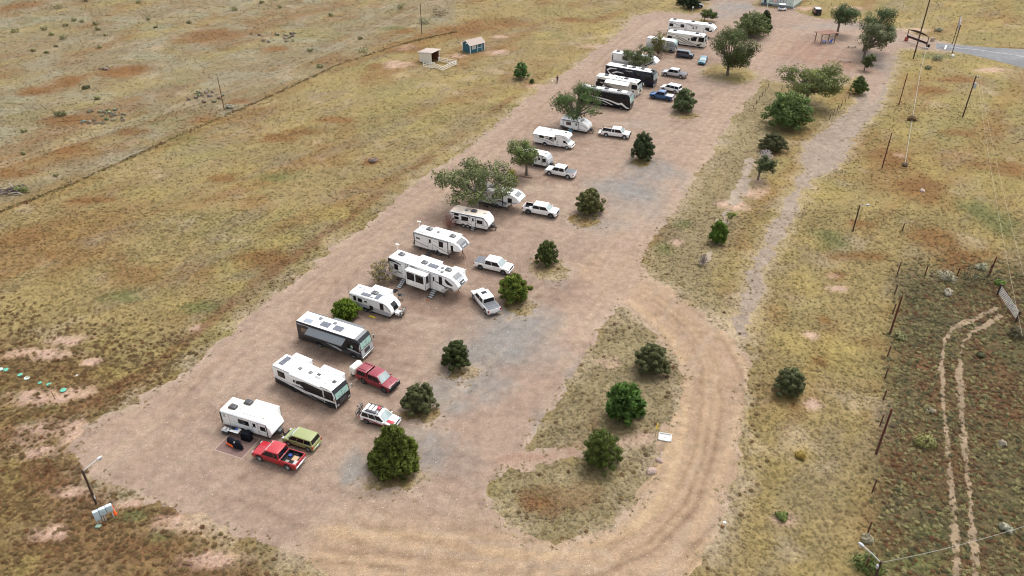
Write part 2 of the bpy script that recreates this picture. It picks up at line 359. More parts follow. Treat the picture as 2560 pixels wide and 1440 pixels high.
    dp = f_path(x,y); c = mix(c, C_PALE, sst(2.5,-.4,dp)*.6)
    return c * (.86 + .28*n4)[...,None] * (.86+.28*n15)[...,None] * (.88+.24*ns)[...,None]

C_LOT, C_GRV, C_DARKRED, C_SAND, C_LOOP, C_REDD = A3(.243,.174,.131), A3(.178,.167,.153), A3(.140,.086,.062), A3(.292,.228,.170), A3(.268,.186,.118), A3(.222,.132,.094)
GRAV = [(1250,840,120,75,.95),(1190,890,90,60,.85),(1330,800,90,50,.7),(1350,880,80,60,.45),(1110,1010,80,50,.8),(1150,960,90,34,.85),(885,1165,46,46,.95),(1070,1130,60,60,.75),(1220,960,90,50,.6),(1000,1090,60,30,.45),(1560,470,100,36,.95),(1640,425,70,36,.9),(1600,500,80,40,.6),(1530,560,60,26,.5),(1470,560,50,20,.6),(1280,770,60,20,.6),(1440,950,36,80,.55),(1360,1070,34,50,.6),(1830,18,70,16,.85),(1800,40,50,12,.6),(2080,66,110,10,.5),(2200,98,60,14,.35),(2190,150,40,30,.55),(1590,310,50,14,.3),(1390,700,50,26,.3),(1720,480,24,50,.35),(1200,430,60,20,.3),(2290,108,60,8,.3),(1640,540,40,50,.25),(1150,1150,60,60,.25)]
DARKRED = [(640,1085,90,34,.5),(560,1010,70,40,.22),(800,985,100,36,.45),(900,880,100,30,.5),(960,850,60,22,.4),(1060,765,100,26,.55),(1160,745,60,16,.5),(1130,655,110,22,.5),(1180,590,100,18,.5),(1250,545,70,20,.45),(1380,445,70,12,.45),(1420,360,70,9,.45),(1480,325,50,8,.4),(1540,265,80,8,.4),(1640,220,60,7,.4),(1690,205,50,6,.35),(1700,135,60,7,.35),(1780,150,40,7,.3),(1420,730,70,40,.25),(1340,660,60,16,.4),(1290,735,50,14,.35),(800,1080,90,30,.35),(680,1190,90,24,.35),(480,1010,40,24,.18),(600,1250,120,20,.18),(860,1230,80,24,.18),(1480,290,60,7,.3)]  # darker reddish ellipses in the lot colour, mostly at the parking bays
SANDP = [(1075,815,66,10,.6),(1360,470,75,10,.75),(1500,290,60,5,.6),(1590,152,40,4,.5),(1400,490,40,10,.5),(1560,310,50,5,.5),(1420,1000,16,70,.35)]
REDD = [(1350,1150,110,30,.75),(1450,1120,90,24,.6),(1290,1160,60,26,.4),(1600,1110,60,16,.4),(2050,130,90,30,.75),(2110,165,60,16,.75),(2010,110,50,14,.55),(2090,190,40,12,.6),(2270,80,50,6,.4),(1700,30,60,4,.2)]
ARCS = [((720,1120),(1000,1240),(1250,1300)),((840,1030),(1050,1120),(1180,1260)),((930,895),(1120,970),(1290,900)),((1000,790),(1180,850),(1350,740)),((1130,740),(1260,790),(1400,700)),((1170,640),(1340,690),(1500,600)),((1245,580),(1380,610),(1540,540)),((1400,545),(1480,560),(1600,470)),((1440,445),(1540,470),(1640,400)),((1430,372),(1560,400),(1680,330)),((1560,348),(1640,360),(1740,280)),((1600,275),(1700,300),(1800,220)),((1640,215),(1760,235),(1840,190)),((1590,150),(1700,190),(1840,200)),((760,1000),(620,900),(900,620)),((560,1070),(430,1030),(700,780)),((880,760),(800,720),(1000,540)),((1000,640),(950,600),(1120,450)),((1120,540),(1080,510),(1230,370)),((1330,350),(1300,320),(1450,190)),((1500,190),(1470,170),(1580,90)),((900,1300),(1150,1390),(1500,1400)),((600,1230),(900,1360),(1300,1420)),((400,1150),(420,1030),(620,860))]
def lcol(x, y):
    def mix(c, tgt, m): return c*(1-m[...,None]) + tgt*m[...,None]
    n9, n3, n1 = fbm(x,y,9,101), fbm(x,y,3,103), fbm(x,y,.9,107,3)
    c = np.broadcast_to(C_LOT, x.shape+(3,)).copy()
    c = mix(c, C_LOT*A3(.86,.84,.84), sst(.4,.7,n9)*.6); c = mix(c, C_SAND*.9, sst(.55,.8,fbm(x,y,6,109))*.35)
    for line, w, cc in ((LOOPC, 9.0, C_LOOP), (LANEC, 5.5, C_LOT*1.12), (BACKC, 5.0, C_LOT*1.04)):
        d = seg_dist(x,y,line); m = sst(w, w*.45, d)
        c = mix(c, cc, m*.75)
        # wheel streaks run along the way: noise that changes across it and hardly along it
        s = np.zeros_like(d); best = np.full(d.shape,1e9)
        acc = 0.0
        for i in range(len(line)-1):
            a,b = line[i],line[i+1]; ab=b-a; L=math.hypot(*ab); t=((x-a[0])*ab[0]+(y-a[1])*ab[1])/(L*L); tt=np.clip(t,0,1)
            dd = np.hypot(x-a[0]-tt*ab[0], y-a[1]-tt*ab[1]); side=((x-a[0])*ab[1]-(y-a[1])*ab[0])/L
            k = dd<best; best=np.where(k,dd,best); s=np.where(k,side,s); 
            if i==0: al=np.zeros_like(d)
            al=np.where(k,acc+tt*L,al); acc+=L
        k = {9.0:1.0}.get(w,.40)
        for q,(of,wd,dk) in enumerate(((-5.4,.45,0),(-4.5,.3,1),(-3.9,.35,0),(-2.7,.26,1),(-2.2,.45,0),(-.9,.3,1),(-.3,.6,0),(.5,.25,1),(1.5,.4,0),(2.0,.26,1),(3.3,.7,0),(4.1,.25,1),(4.6,.35,0),(5.4,.3,1))):
            o_ = of + (fbm(al*.5, al*0+q*7.7, 11.0, 113+q, 2)-.5)*2.2; fade = sst(.25,.55,fbm(al, al*0+q*3.1, 13, 127+q, 2))*(.72+.28*math.sin(q*2.7+1))
            g_ = np.exp(-((s-o_)/wd)**2)*fade*m
            c = mix(c, c*A3(.64,.60,.56), g_*k*.85) if dk else mix(c, A3(.345,.245,.145), g_*k*.85)
    # arcs where rigs swing between the drive and their bays
    for q,(p0,p1,p2) in enumerate(ARCS):
        A,B,C_ = [np.array(gp(*p)[:2]) for p in (p0,p1,p2)]; pl = np.array([(1-t)**2*A+2*t*(1-t)*B+t*t*C_ for t in np.linspace(0,1,9)])
        d = seg_dist(x,y,pl); g_ = np.exp(-((d-.95)/.30)**2)*sst(.30,.6,fbm(x,y,5,301+q,2))
        c = mix(c, c*A3(.76,.72,.69), g_*.6) if q%3 else mix(c, C_SAND, g_*.45)
    for L,cc in ((DARKRED,C_DARKRED),(REDD,C_REDD),(GRAV,C_GRV),(SANDP,C_SAND)):
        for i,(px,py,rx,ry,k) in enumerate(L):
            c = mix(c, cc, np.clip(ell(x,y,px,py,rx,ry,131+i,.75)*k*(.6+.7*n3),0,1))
    h_ = R(-26); q1 = fbm((x*math.cos(h_)+y*math.sin(h_))*.10,(-x*math.sin(h_)+y*math.cos(h_)),.9,141,3); h_ = R(58); q2 = fbm((x*math.cos(h_)+y*math.sin(h_))*.07,(-x*math.sin(h_)+y*math.cos(h_)),1.1,145,3)
    c = mix(c, c*A3(.80,.77,.76), sst(.50,.72,q1)*.45); c = mix(c, C_SAND, sst(.54,.76,q2)*.30); c = mix(c, c*A3(.82,.80,.80), sst(.55,.75,fbm(x,y,1.6,149,3))*.5)
    dl = f_lot(x,y); c = mix(c, C_SAND*1.02, sst(-1.6,-.1,dl)*sst(.4,.6,n3)*.45)
    return c * (.95+.10*n3)[...,None] * (.95+.10*n1)[...,None]

# --- the big sheet (dense where it is seen, reaching the horizon)
def axis(lo, hi, step, far):
    core = np.arange(lo, hi+step*.5, step); o1 = lo - np.geomspace(step*2, far, 26)[::-1]; o2 = hi + np.geomspace(step*2, far, 26)
    return np.concatenate([o1, core, o2])
gx = axis(-172, 172, .62, 2600); gy = axis(36, 268, .62, 2600)
GX, GY = np.meshgrid(gx, gy)
def grid_mesh(name, X, Y, z, cols, m):
    ny, nx = X.shape; me = bpy.data.meshes.new(name)
    v = np.stack([X.ravel(), Y.ravel(), np.broadcast_to(z, X.shape).ravel()], 1)
    i = np.arange((ny-1)*(nx-1)); r, cc = i//(nx-1), i%(nx-1); a = r*nx+cc
    f = np.stack([a, a+1, a+1+nx, a+nx], 1)
    set_mesh(me, v, f, cols); me.materials.append(m); return me
def set_mesh(me, v, f, cols=None):
    f = np.asarray(f); k = f.shape[1]
    me.vertices.add(len(v)); me.vertices.foreach_set('co', np.asarray(v, np.float32).ravel())
    me.loops.add(f.size); me.loops.foreach_set('vertex_index', f.astype(np.int32).ravel())
    me.polygons.add(len(f)); me.polygons.foreach_set('loop_start', np.arange(0, f.size, k, dtype=np.int32)); me.polygons.foreach_set('loop_total', np.full(len(f), k, np.int32))
    me.update(calc_edges=True)
    if cols is not None:
        at = me.color_attributes.new('Col', 'FLOAT_COLOR', 'POINT')
        at.data.foreach_set('color', np.concatenate([cols.reshape(-1,3), np.ones((len(v),1))], 1).astype(np.float32).ravel())
def ground_mat(name, fine=.35, speck=.5, bump=.5, rough=.95, pale=(.34,.27,.19), dark=.45, stones=0.0):
    m = bpy.data.materials.new(name); m.use_nodes = True; nt = m.node_tree; b = nt.nodes['Principled BSDF']
    b.inputs['Roughness'].default_value = rough; b.inputs['Specular IOR Level'].default_value = .2
    L = nt.links.new; N = nt.nodes.new
    at = N('ShaderNodeAttribute'); at.attribute_name = 'Col'
    tc = N('ShaderNodeTexCoord')
    def noise(s, d, seed=0.0):
        n = N('ShaderNodeTexNoise'); n.inputs['Scale'].default_value = s; n.inputs['Detail'].default_value = d
        L(tc.outputs['Object'], n.inputs['Vector']); return n
    def rng_(node, a, b_, lo, hi):
        r = N('ShaderNodeMapRange'); r.inputs[1].default_value = a; r.inputs[2].default_value = b_; r.inputs[3].default_value = lo; r.inputs[4].default_value = hi
        L(node.outputs['Fac'], r.inputs[0]); return r
    n1 = noise(2.6, 6); n2 = noise(9.0, 4); n3 = noise(.9, 5)
    r1 = rng_(n1, .34, .66, 1-fine, 1+fine); r2 = rng_(n2, .33, .67, 1-speck*.5, 1+speck*.5); r3 = rng_(n3, .35, .65, .88, 1.12)
    m1 = N('ShaderNodeMath'); m1.operation = 'MULTIPLY'; L(r1.outputs[0], m1.inputs[0]); L(r2.outputs[0], m1.inputs[1])
    m2 = N('ShaderNodeMath'); m2.operation = 'MULTIPLY'; L(m1.outputs[0], m2.inputs[0]); L(r3.outputs[0], m2.inputs[1])
    vm = N('ShaderNodeVectorMath'); vm.operation = 'SCALE'; L(at.outputs['Color'], vm.inputs[0]); L(m2.outputs[0], vm.inputs['Scale'])
    out = vm.outputs[0]
    # pale grit / stones, dark litter
    for (s, a, b_, colr, k) in ((5.5, .66, .72, (*pale,1), .55), (8.5, .33, .25, None, dark)):
        n = noise(s, 2); r = rng_(n, a, b_, 0, k)
        mx = N('ShaderNodeMix'); mx.data_type = 'RGBA'; L(r.outputs[0], mx.inputs[0]); L(out, mx.inputs[6])
        if colr: mx.inputs[7].default_value = colr
        else:
            d = N('ShaderNodeVectorMath'); d.operation = 'SCALE'; d.inputs['Scale'].default_value = .35; L(out, d.inputs[0]); L(d.outputs[0], mx.inputs[7])
        out = mx.outputs[2]
    if stones:
        vo = N('ShaderNodeTexVoronoi'); vo.inputs['Scale'].default_value = 1.3; L(tc.outputs['Object'], vo.inputs['Vector'])
        r = N('ShaderNodeMapRange'); r.inputs[1].default_value = .075; r.inputs[2].default_value = .055; r.inputs[3].default_value = 0; r.inputs[4].default_value = stones; L(vo.outputs['Distance'], r.inputs[0])
        mx = N('ShaderNodeMix'); mx.data_type = 'RGBA'; L(r.outputs[0], mx.inputs[0]); L(out, mx.inputs[6]); mx.inputs[7].default_value = (.62,.56,.50,1); out = mx.outputs[2]
    L(out, b.inputs['Base Color'])
    bp = N('ShaderNodeBump'); bp.inputs['Strength'].default_value = bump; bp.inputs['Distance'].default_value = .12
    L(m1.outputs[0], bp.inputs['Height']); L(bp.outputs['Normal'], b.inputs['Normal'])
    return m
M_GROUND = ground_mat('prairie_ground', .20, .52, .45, dark=.28)
M_LOT = ground_mat('gravel_dirt', .10, .42, .3, pale=(.46,.40,.35), dark=.5, stones=.6)
M_PATH = ground_mat('pale_gravel', .12, .35, .3, pale=(.44,.40,.36), dark=.4, stones=.4)
M_ASPH = ground_mat('worn_asphalt', .08, .2, .1, pale=(.36,.36,.38), dark=.3)

g = bpy.data.objects.new('ground', grid_mesh('ground', GX, GY, 0.0, gcol(GX, GY), M_GROUND)); COL.objects.link(g)
tag(g, 'dry prairie grassland with tan, yellow and rust coloured patches', None, kind='structure')

def clip_sheet(name, f, colf, box, step, z, m, label):
    """sheet covering f < 0, its ragged rim cut along the zero line"""
    x0, x1, y0, y1 = box
    X, Y = np.meshgrid(np.arange(x0, x1, step), np.arange(y0, y1, step))
    D = f(X, Y); ny, nx = X.shape
    px, py, dv = X.ravel(), Y.ravel(), D.ravel()
    i = np.arange((ny-1)*(nx-1)); r, c = i//(nx-1), i%(nx-1); a = r*nx+c
    tris = np.concatenate([np.stack([a,a+1,a+1+nx],1), np.stack([a,a+1+nx,a+nx],1)])
    ins = dv[tris] < 0; cnt = ins.sum(1)
    faces = [tuple(t) for t in tris[cnt == 3]]
    vx, vy = list(px), list(py); cache = {}
    def cut(i, j):
        k = (min(i,j), max(i,j))
        if k not in cache:
            t = dv[i]/(dv[i]-dv[j]); cache[k] = len(vx); vx.append(px[i]+(px[j]-px[i])*t); vy.append(py[i]+(py[j]-py[i])*t)
        return cache[k]
    for t, n in zip(tris[(cnt == 1) | (cnt == 2)].tolist(), cnt[(cnt == 1) | (cnt == 2)]):
        s = [dv[q] < 0 for q in t]
        if n == 1:
            k = s.index(True); p, q, w = t[k], t[(k+1)%3], t[(k+2)%3]; faces.append((p, cut(p,q), cut(p,w)))
        else:
            k = s.index(False); p, q, w = t[k], t[(k+1)%3], t[(k+2)%3]; c1, c2 = cut(p,q), cut(p,w)
            faces.append((c1, q, w)); faces.append((c1, w, c2))
    F = np.array(faces); used = np.unique(F); rm = np.full(len(vx), -1); rm[used] = np.arange(len(used))
    vx, vy = np.array(vx)[used], np.array(vy)[used]
    me = bpy.data.meshes.new(name)
    set_mesh(me, np.stack([vx, vy, np.full(len(vx), z)], 1), rm[F], colf(vx, vy)); me.materials.append(m)
    o = bpy.data.objects.new(name, me); COL.objects.link(o)
    return tag(o, label, None, kind='structure')
def pcol(x, y):
    n = fbm(x,y,2.5,151); n2 = fbm(x,y,.8,153,3)
    return (A3(.256,.200,.154)*(1-n[...,None]*.25)) * (.8+.4*n2)[...,None]
def fcol(x, y): return A3(.245,.195,.150) * (.75+.5*fbm(x,y,1.5,161,3))[...,None]
def tcol(x, y): return A3(.205,.150,.096) * (.6+.8*fbm(x,y,1.4,163,3))[...,None]
def acol(x, y):
    n = fbm(x,y,6,171); s = fbm(x*.1, y*1.2, 1.5, 173); return A3(.158,.158,.164) * (.7+.6*n)[...,None] * (.8+.4*s)[...,None]
clip_sheet('gravel_path', f_path, pcol, (30, 110, 78, 215), .42, .004, M_PATH, 'pale gravel path fading into grass beside the wire fence')
clip_sheet('footpath', f_foot, fcol, (24, 56, 90, 150), .35, .004, M_PATH, 'faint worn footpath through the dry grass strip')
clip_sheet('dirt_track', f_track, tcol, (34, 70, 40, 96), .15, .004, M_PATH, 'twin wheel tracks leading to the metal gate')
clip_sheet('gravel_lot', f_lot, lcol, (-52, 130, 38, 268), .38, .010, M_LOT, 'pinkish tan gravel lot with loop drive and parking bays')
clip_sheet('asphalt_road', f_asph, acol, (100, 190, 160, 215), .4, .018, M_ASPH, 'worn grey asphalt entrance road')
# painted centre line, faded
mb = MB(); a = gp(2366,113); b = gp(2362,123)
ln = [gp(2375,118), gp(2440,124), gp(2520,135), gp(2600,148)]
for i in range(len(ln)-1):
    d = (ln[i+1]-ln[i]).normalized(); n = Vector((-d.y, d.x, 0))*.07
    mb.add([ln[i]-n, ln[i+1]-n, ln[i+1]+n, ln[i]+n], [(0,1,2,3)])
d = (b-a).normalized(); n = Vector((-d.y,d.x,0))*.2; mb.add([a-n,b-n,b+n,a+n],[(0,1,2,3)])
M_MARK = mat('faded_road_paint', (.55,.55,.54), .8, var=.2, scale=2)
o = part('road_marking', mb, M_MARK, bpy.data.objects['asphalt_road']); o.location.z = .022
# ================================================================ VEGETATION
def leaf_mat(name, inst=False):
    m = bpy.data.materials.new(name); m.use_nodes = True; nt = m.node_tree; b = nt.nodes['Principled BSDF']
    b.inputs['Roughness'].default_value = .75; b.inputs['Specular IOR Level'].default_value = .25
    at = nt.nodes.new('ShaderNodeAttribute'); at.attribute_name = 'Col'
    if inst: at.attribute_type = 'INSTANCER'
    tc = nt.nodes.new('ShaderNodeTexCoord'); nz = nt.nodes.new('ShaderNodeTexNoise'); nz.inputs['Scale'].default_value = 1.6 if not inst else 9.0
    nt.links.new(tc.outputs['Object'], nz.inputs['Vector'])
    mr = nt.nodes.new('ShaderNodeMapRange'); mr.inputs[1].default_value = .3; mr.inputs[2].default_value = .7; mr.inputs[3].default_value = .72; mr.inputs[4].default_value = 1.28
    nt.links.new(nz.outputs['Fac'], mr.inputs[0])
    vm = nt.nodes.new('ShaderNodeVectorMath'); vm.operation = 'SCALE'; nt.links.new(at.outputs['Color'], vm.inputs[0]); nt.links.new(mr.outputs[0], vm.inputs['Scale'])
    nt.links.new(vm.outputs[0], b.inputs['Base Color'])
    tr = nt.nodes.new('ShaderNodeBsdfTranslucent'); nt.links.new(vm.outputs[0], tr.inputs['Color'])
    mx = nt.nodes.new('ShaderNodeMixShader'); mx.inputs[0].default_value = .25
    nt.links.new(b.outputs[0], mx.inputs[1]); nt.links.new(tr.outputs[0], mx.inputs[2]); nt.links.new(mx.outputs[0], nt.nodes['Material Output'].inputs['Surface'])
    return m
M_LEAF = leaf_mat('foliage'); M_TUFT = leaf_mat('grass_blades', True)

def rand_dirs(n):
    v = rng.normal(size=(n,3)); return v/np.linalg.norm(v, axis=1, keepdims=True)
def leaf_mesh(name, cen, nrm, size, cols, ax=None, out=None, stretch=1.6):
    """one triangle pair (folded quad) per leaf spray"""
    n = len(cen); a = np.cross(nrm, rand_dirs(n)) if ax is None else ax; a /= np.linalg.norm(a,axis=1,keepdims=True)+1e-9; b = np.cross(nrm, a); b /= np.linalg.norm(b,axis=1,keepdims=True)+1e-9
    if ax is not None: stretch = 3.0
    s = size[:,None]
    p0 = cen - a*s*stretch*.5; p1 = cen + b*s*.5 - nrm*s*.12; p2 = cen + a*s*stretch*.5; p3 = cen - b*s*.5 - nrm*s*.12
    v = np.stack([p0,p1,p2,p3],1).reshape(-1,3); f = np.arange(4*n).reshape(-1,4)
    fn = np.cross(p1-p0, p3-p0); fn /= np.linalg.norm(fn,axis=1,keepdims=True)+1e-9
    ref = nrm if out is None else out; fl = (fn*ref).sum(1) < 0; f[fl] = f[fl][:,::-1]; fn[fl] *= -1
    me = bpy.data.meshes.new(name); set_mesh(me, v, f, np.repeat(cols, 4, 0)); me.materials.append(M_LEAF)
    if out is not None:                         # rounded shading: leaf normals lean to the outside of their clump
        cn = fn*.45 + out*.75; cn /= np.linalg.norm(cn,axis=1,keepdims=True)+1e-9; soft_normals(me, np.repeat(cn,4,0))
    return me
def soft_normals(me, n):
    me.polygons.foreach_set('use_smooth', np.ones(len(me.polygons), bool)); me.normals_split_custom_set_from_vertices(n.tolist())
def noise3(p, s, seed):
    return (fbm(p[:,0]+p[:,2]*.7, p[:,1]-p[:,2]*.6, s, seed, 2) + fbm(p[:,0]*.8+31, p[:,2]+p[:,1]*.3, s, seed+3, 2))*.5
def crown(lobes, n, size, col, seed, gap=.42, shell=.55, var=.25, up=.35, tip=None, feather=False):
    """leaf sprays through the volume of the lobes [(x,y,z,rx,ry,rz)], with gaps and lighter / darker clumps"""
    L = np.array(lobes, float); vol = L[:,3]*L[:,4]*L[:,5]; pr = vol**(2/3); pr /= pr.sum()
    k = rng.choice(len(L), size=int(n*1.9), p=pr); d = rand_dirs(len(k))
    r = shell + (1-shell)*rng.random(len(k))**.6; r *= .86+.30*noise3(d*2.2+k[:,None]*7.1, .8, seed)
    p = L[k,:3] + d*L[k,3:6]*r[:,None]
    sc_ = float(np.mean(L[:,3])); ok = (noise3(p, max(.55, sc_*.5), seed+11) > gap) & (p[:,2] > .04)
    p, d, k = p[ok][:n], d[ok][:n], k[ok][:n]
    nrm = d*.8 + rand_dirs(len(p))*.75 + np.array([0,0,up]); nrm /= np.linalg.norm(nrm,axis=1,keepdims=True)
    cl = noise3(p, max(.4, sc_*.35), seed+23)
    f = (1-var) + 2*var*np.clip((cl-.3)/.4,0,1) ; f = f*(.85+.3*rng.random(len(p)))
    lob = .9+.2*rng.random(len(L)); c = np.array(col)[None]*(f*lob[k])[:,None]
    hue = rng.random(len(p))[:,None]; c = c*(1-.25*hue) + c*np.array([1.35,1.08,.75])*.25*hue
    if tip is not None:
        m = (rng.random(len(p)) < tip[1]); c[m] = np.array(tip[0])*(.8+.4*rng.random(m.sum()))[:,None]
    return p, nrm, size*(.7+.6*rng.random(len(p))), c*(np.array([1.66,1.52,1.30]) if max(col) < .2 else np.array([1.12,1.08,1.04])), ((d*.9+rand_dirs(len(p))*.7+np.array([0,0,.45])) if feather else None), (d+np.array([0,0,.25]))/np.linalg.norm(d+np.array([0,0,.25]),axis=1,keepdims=True)
TREES = []
def tree(name, label, base, lobes, n, size, col, gap=.42, shell=.55, var=.25, trunk=.14, bark=None, cat='tree', group=None, lean=(0,0), tip=None, limbs=True, up=.35, twigs=0, feather=False):
    seed = len(TREES)*37+5; TREES.append(name)
    t = thing(name, label, cat, base, 0, group)
    part('crown', leaf_mesh('crown', *crown(lobes, n, size, col, seed, gap, shell, var, up, tip, feather)), None, t)
    mb = MB(); zt = max(l[2] for l in lobes)
    fork = Vector((lean[0]*.5, lean[1]*.5, min(zt*.45, min(l[2]-l[5]*.4 for l in lobes) if lobes else zt*.3)))
    fork.z = max(fork.z, .25)
    mb.tube([(0,0,-.08), (lean[0]*.2, lean[1]*.2, fork.z*.5), fork], [trunk*1.25, trunk, trunk*.85], 7)
    part('trunk', mb, bark or M_BARK, t)
    if limbs:
        mb = MB()
        for l in lobes:
            c = Vector(l[:3]); m = fork.lerp(c, .55) + Vector((random.uniform(-.15,.15)*l[3], random.uniform(-.15,.15)*l[4], -.1*l[5]))
            mb.tube([fork, m, c], [trunk*.6, trunk*.4, trunk*.15], 5)
            if l[3] < .9 and not twigs and l is not lobes[0] and len(lobes) > 12 and random.random() < .45: continue
            for q in range(3+twigs):
                e = c + Vector(rand_dirs(1)[0]*np.array(l[3:6])*.88); mb.tube([m.lerp(c,.5), c.lerp(e,.5)+Vector((0,0,.06)), e], [trunk*.22, trunk*.14, trunk*.05], 4)
        part('limb', mb, bark or M_BARK, t)
    return t
def auto_tree(name, label, box, base=None, kind='juniper', col=(.055,.075,.03), n=None, seed=1, cat='tree', group=None, zc=.58, **kw):
    """box = crown's x0,x1,y0,y1 in the survey picture; base = foot of the trunk there"""
    x0,x1,y0,y1 = box; base = base or ((x0+x1)/2, y1-2)
    b = gp(*base)
    if kind != 'elm':                           # crown reaches the ground: y1 is its near rim, the stem stands a crown radius behind it
        b = gp((x0+x1)/2, y1); rr = (gp(x1, y1)-b).length; ty = b.y+rr*.80; py = y1
        while gp(base[0], py).y < ty: py -= .5
        base = ((x0+x1)/2, py); b = gp(*base)
    H = height_at(b, y0); sc_ = (gp(base[0]+1, base[1])-b).length
    wd = (x1-x0)*sc_; r = wd/2*.93; rs = random.Random(seed)
    xo = ((x0+x1)/2-base[0])*sc_
    lobes = []
    def sprays(k, rad, zlo, zhi, ra, shape):
        for i in range(k):                      # small clumps on the skin: an uneven outline
            u = (i+.5)/k; a = i*2.39996+rs.random()*.5; z = zlo+(zhi-zlo)*u; q = shape(u)*rs.uniform(.66,1.15)
            lobes.append((xo+math.cos(a)*r*q, math.sin(a)*r*q, H*z, r*ra*rs.uniform(.7,1.25), r*ra*rs.uniform(.7,1.25), H*ra*.42*rs.uniform(.7,1.3)))
    if kind == 'juniper':                       # dense, roundish to the ground
        lobes += [(0,0,H*.42,r*.72,r*.72,H*.40),(0,0,H*.64,r*.52,r*.52,H*.28)]
        sprays(46, r, .12, .95, .20, lambda u: .86*math.sqrt(max(.05, 1-(u*1.0)**2.4)))
        d = dict(gap=.40, shell=.40, size=.12, trunk=.10, n=int(2500+wd*wd*620))
    elif kind == 'cone':
        for i in range(6):
            u = i/5; lobes.append((rs.uniform(-.1,.1)*r, rs.uniform(-.1,.1)*r, H*(.16+.72*u), r*.92*(1-.9*u**1.5), r*.92*(1-.9*u**1.5), H*.15))
        sprays(60, r, .06, .97, .17, lambda u: .92*(1-u)**.55)
        d = dict(gap=.40, shell=.5, size=.15, trunk=.12, n=int(2500+wd*wd*560))
    elif kind == 'elm':                         # trunk, spreading limbs, open crown
        nl = 24
        for i in range(nl):
            a = i*2.39996+rs.random()*.7; q = math.sqrt((i+.3)/nl); zz = rs.uniform(-1,1)
            lobes.append((xo+math.cos(a)*r*.80*q, math.sin(a)*r*.80*q, H*(zc+.30*zz*math.sqrt(max(.1,1-q*q*.8))), r*rs.uniform(.20,.40), r*rs.uniform(.20,.40), H*rs.uniform(.09,.17)))
        d = dict(gap=.42, shell=.30, size=.19, trunk=.035*H**.95, n=int(2500+wd*wd*150))
    elif kind == 'bush':
        lobes += [(0,0,H*.45,r*.60,r*.60,H*.40)]
        for i in range(8):
            a = i*2.4; q = math.sqrt(i/8); lobes.append((math.cos(a)*r*.50*q, math.sin(a)*r*.50*q, H*(.55-.2*q+.12*rs.random()), r*.42, r*.42, H*.34))
        sprays(34, r, .12, .96, .19, lambda u: .84*math.sqrt(max(.08, 1-u**2.2)))
        d = dict(gap=.40, shell=.42, size=.15, trunk=.06, n=int(1500+wd*wd*520))
    d.update(kw); n = n or d.pop('n'); d.pop('n', None); size = d.pop('size')
    return tree(name, label, b, lobes, n, size, col, cat=cat, group=group, **d)

JG, JD, JB = (.062,.084,.022), (.034,.048,.016), (.058,.070,.034)     # yellow-green, dark and blue-green juniper
EL, ED, BG = (.075,.102,.046), (.050,.072,.036), (.085,.160,.030)     # elm mid, elm dark, bright green
# right-hand row of the lot, near to far
auto_tree('juniper_tree','large yellow green cone shaped juniper, nearest tree in the lot',(917,1060,1072,1212),(985,1196),'cone',(.072,.098,.022),var=.38,feather=True)
auto_tree('juniper_tree','low round grey green juniper right of the white and red wagon',(1003,1097,965,1048),(1048,1040),'juniper',JB)
auto_tree('juniper_tree','dark lobed juniper on a round grass patch behind the crimson pickup',(1101,1185,857,932),(1146,927),'juniper',JD,gap=.36,seed=4)
auto_tree('leafy_tree','bushy yellow green tree beside the white pickup with its tailgate to the camera',(1240,1332,690,772),(1290,764),'bush',(.080,.125,.026),feather=True,tip=((.16,.12,.03),.10))
auto_tree('juniper_tree','tall dark olive juniper right of the white pickup with folded bed cover',(1334,1399,604,673),(1364,669),'juniper',(.042,.060,.018),seed=9,gap=.36)
auto_tree('juniper_tree','round olive juniper showing its branches, on a grass ring near grey gravel',(1436,1514,475,548),(1472,544),'juniper',(.075,.085,.036),gap=.40,shell=.6,seed=12,twigs=3)
auto_tree('leafy_tree','dark blue green two headed tree standing alone beyond the grey gravel',(1570,1639,330,412),(1602,408),'bush',(.036,.054,.026),seed=3)
auto_tree('leafy_tree','small grey green tree in front of the blue pickup',(1672,1743,222,288),(1706,284),'bush',(.070,.100,.052),gap=.43,seed=8)
auto_tree('elm_tree','big spreading elm with a bare trunk beside the teal car',(1765,1892,45,165),(1818,188),'elm',(.046,.068,.026),n=12000,seed=5,zc=.52,gap=.36,trunk=.32)
auto_tree('elm_tree','wide elm crown behind the big spreading elm, left of the lane',(1822,1932,30,103),(1880,100),'bush',EL,seed=6,n=7000,size=.28)
auto_tree('conifer_tree','dark pointed conifer beyond the elms near the office drive',(1888,1930,26,80),(1910,78),'cone',(.030,.046,.020),seed=2)
auto_tree('leafy_tree','small round tree on a trunk behind the farthest fifth wheel trailer',(1745,1794,20,48),(1760,54),'elm',(.050,.075,.026),gap=.36,n=2500)
auto_tree('conifer_tree','dark tree hiding the parked black sport utility at the top edge',(1700,1752,-22,26),(1728,24),'juniper',(.022,.036,.018),seed=14)
auto_tree('conifer_tree','dark shrub at the left of the parked black sport utility',(1688,1712,-12,14),(1700,14),'bush',(.030,.040,.020),seed=15)
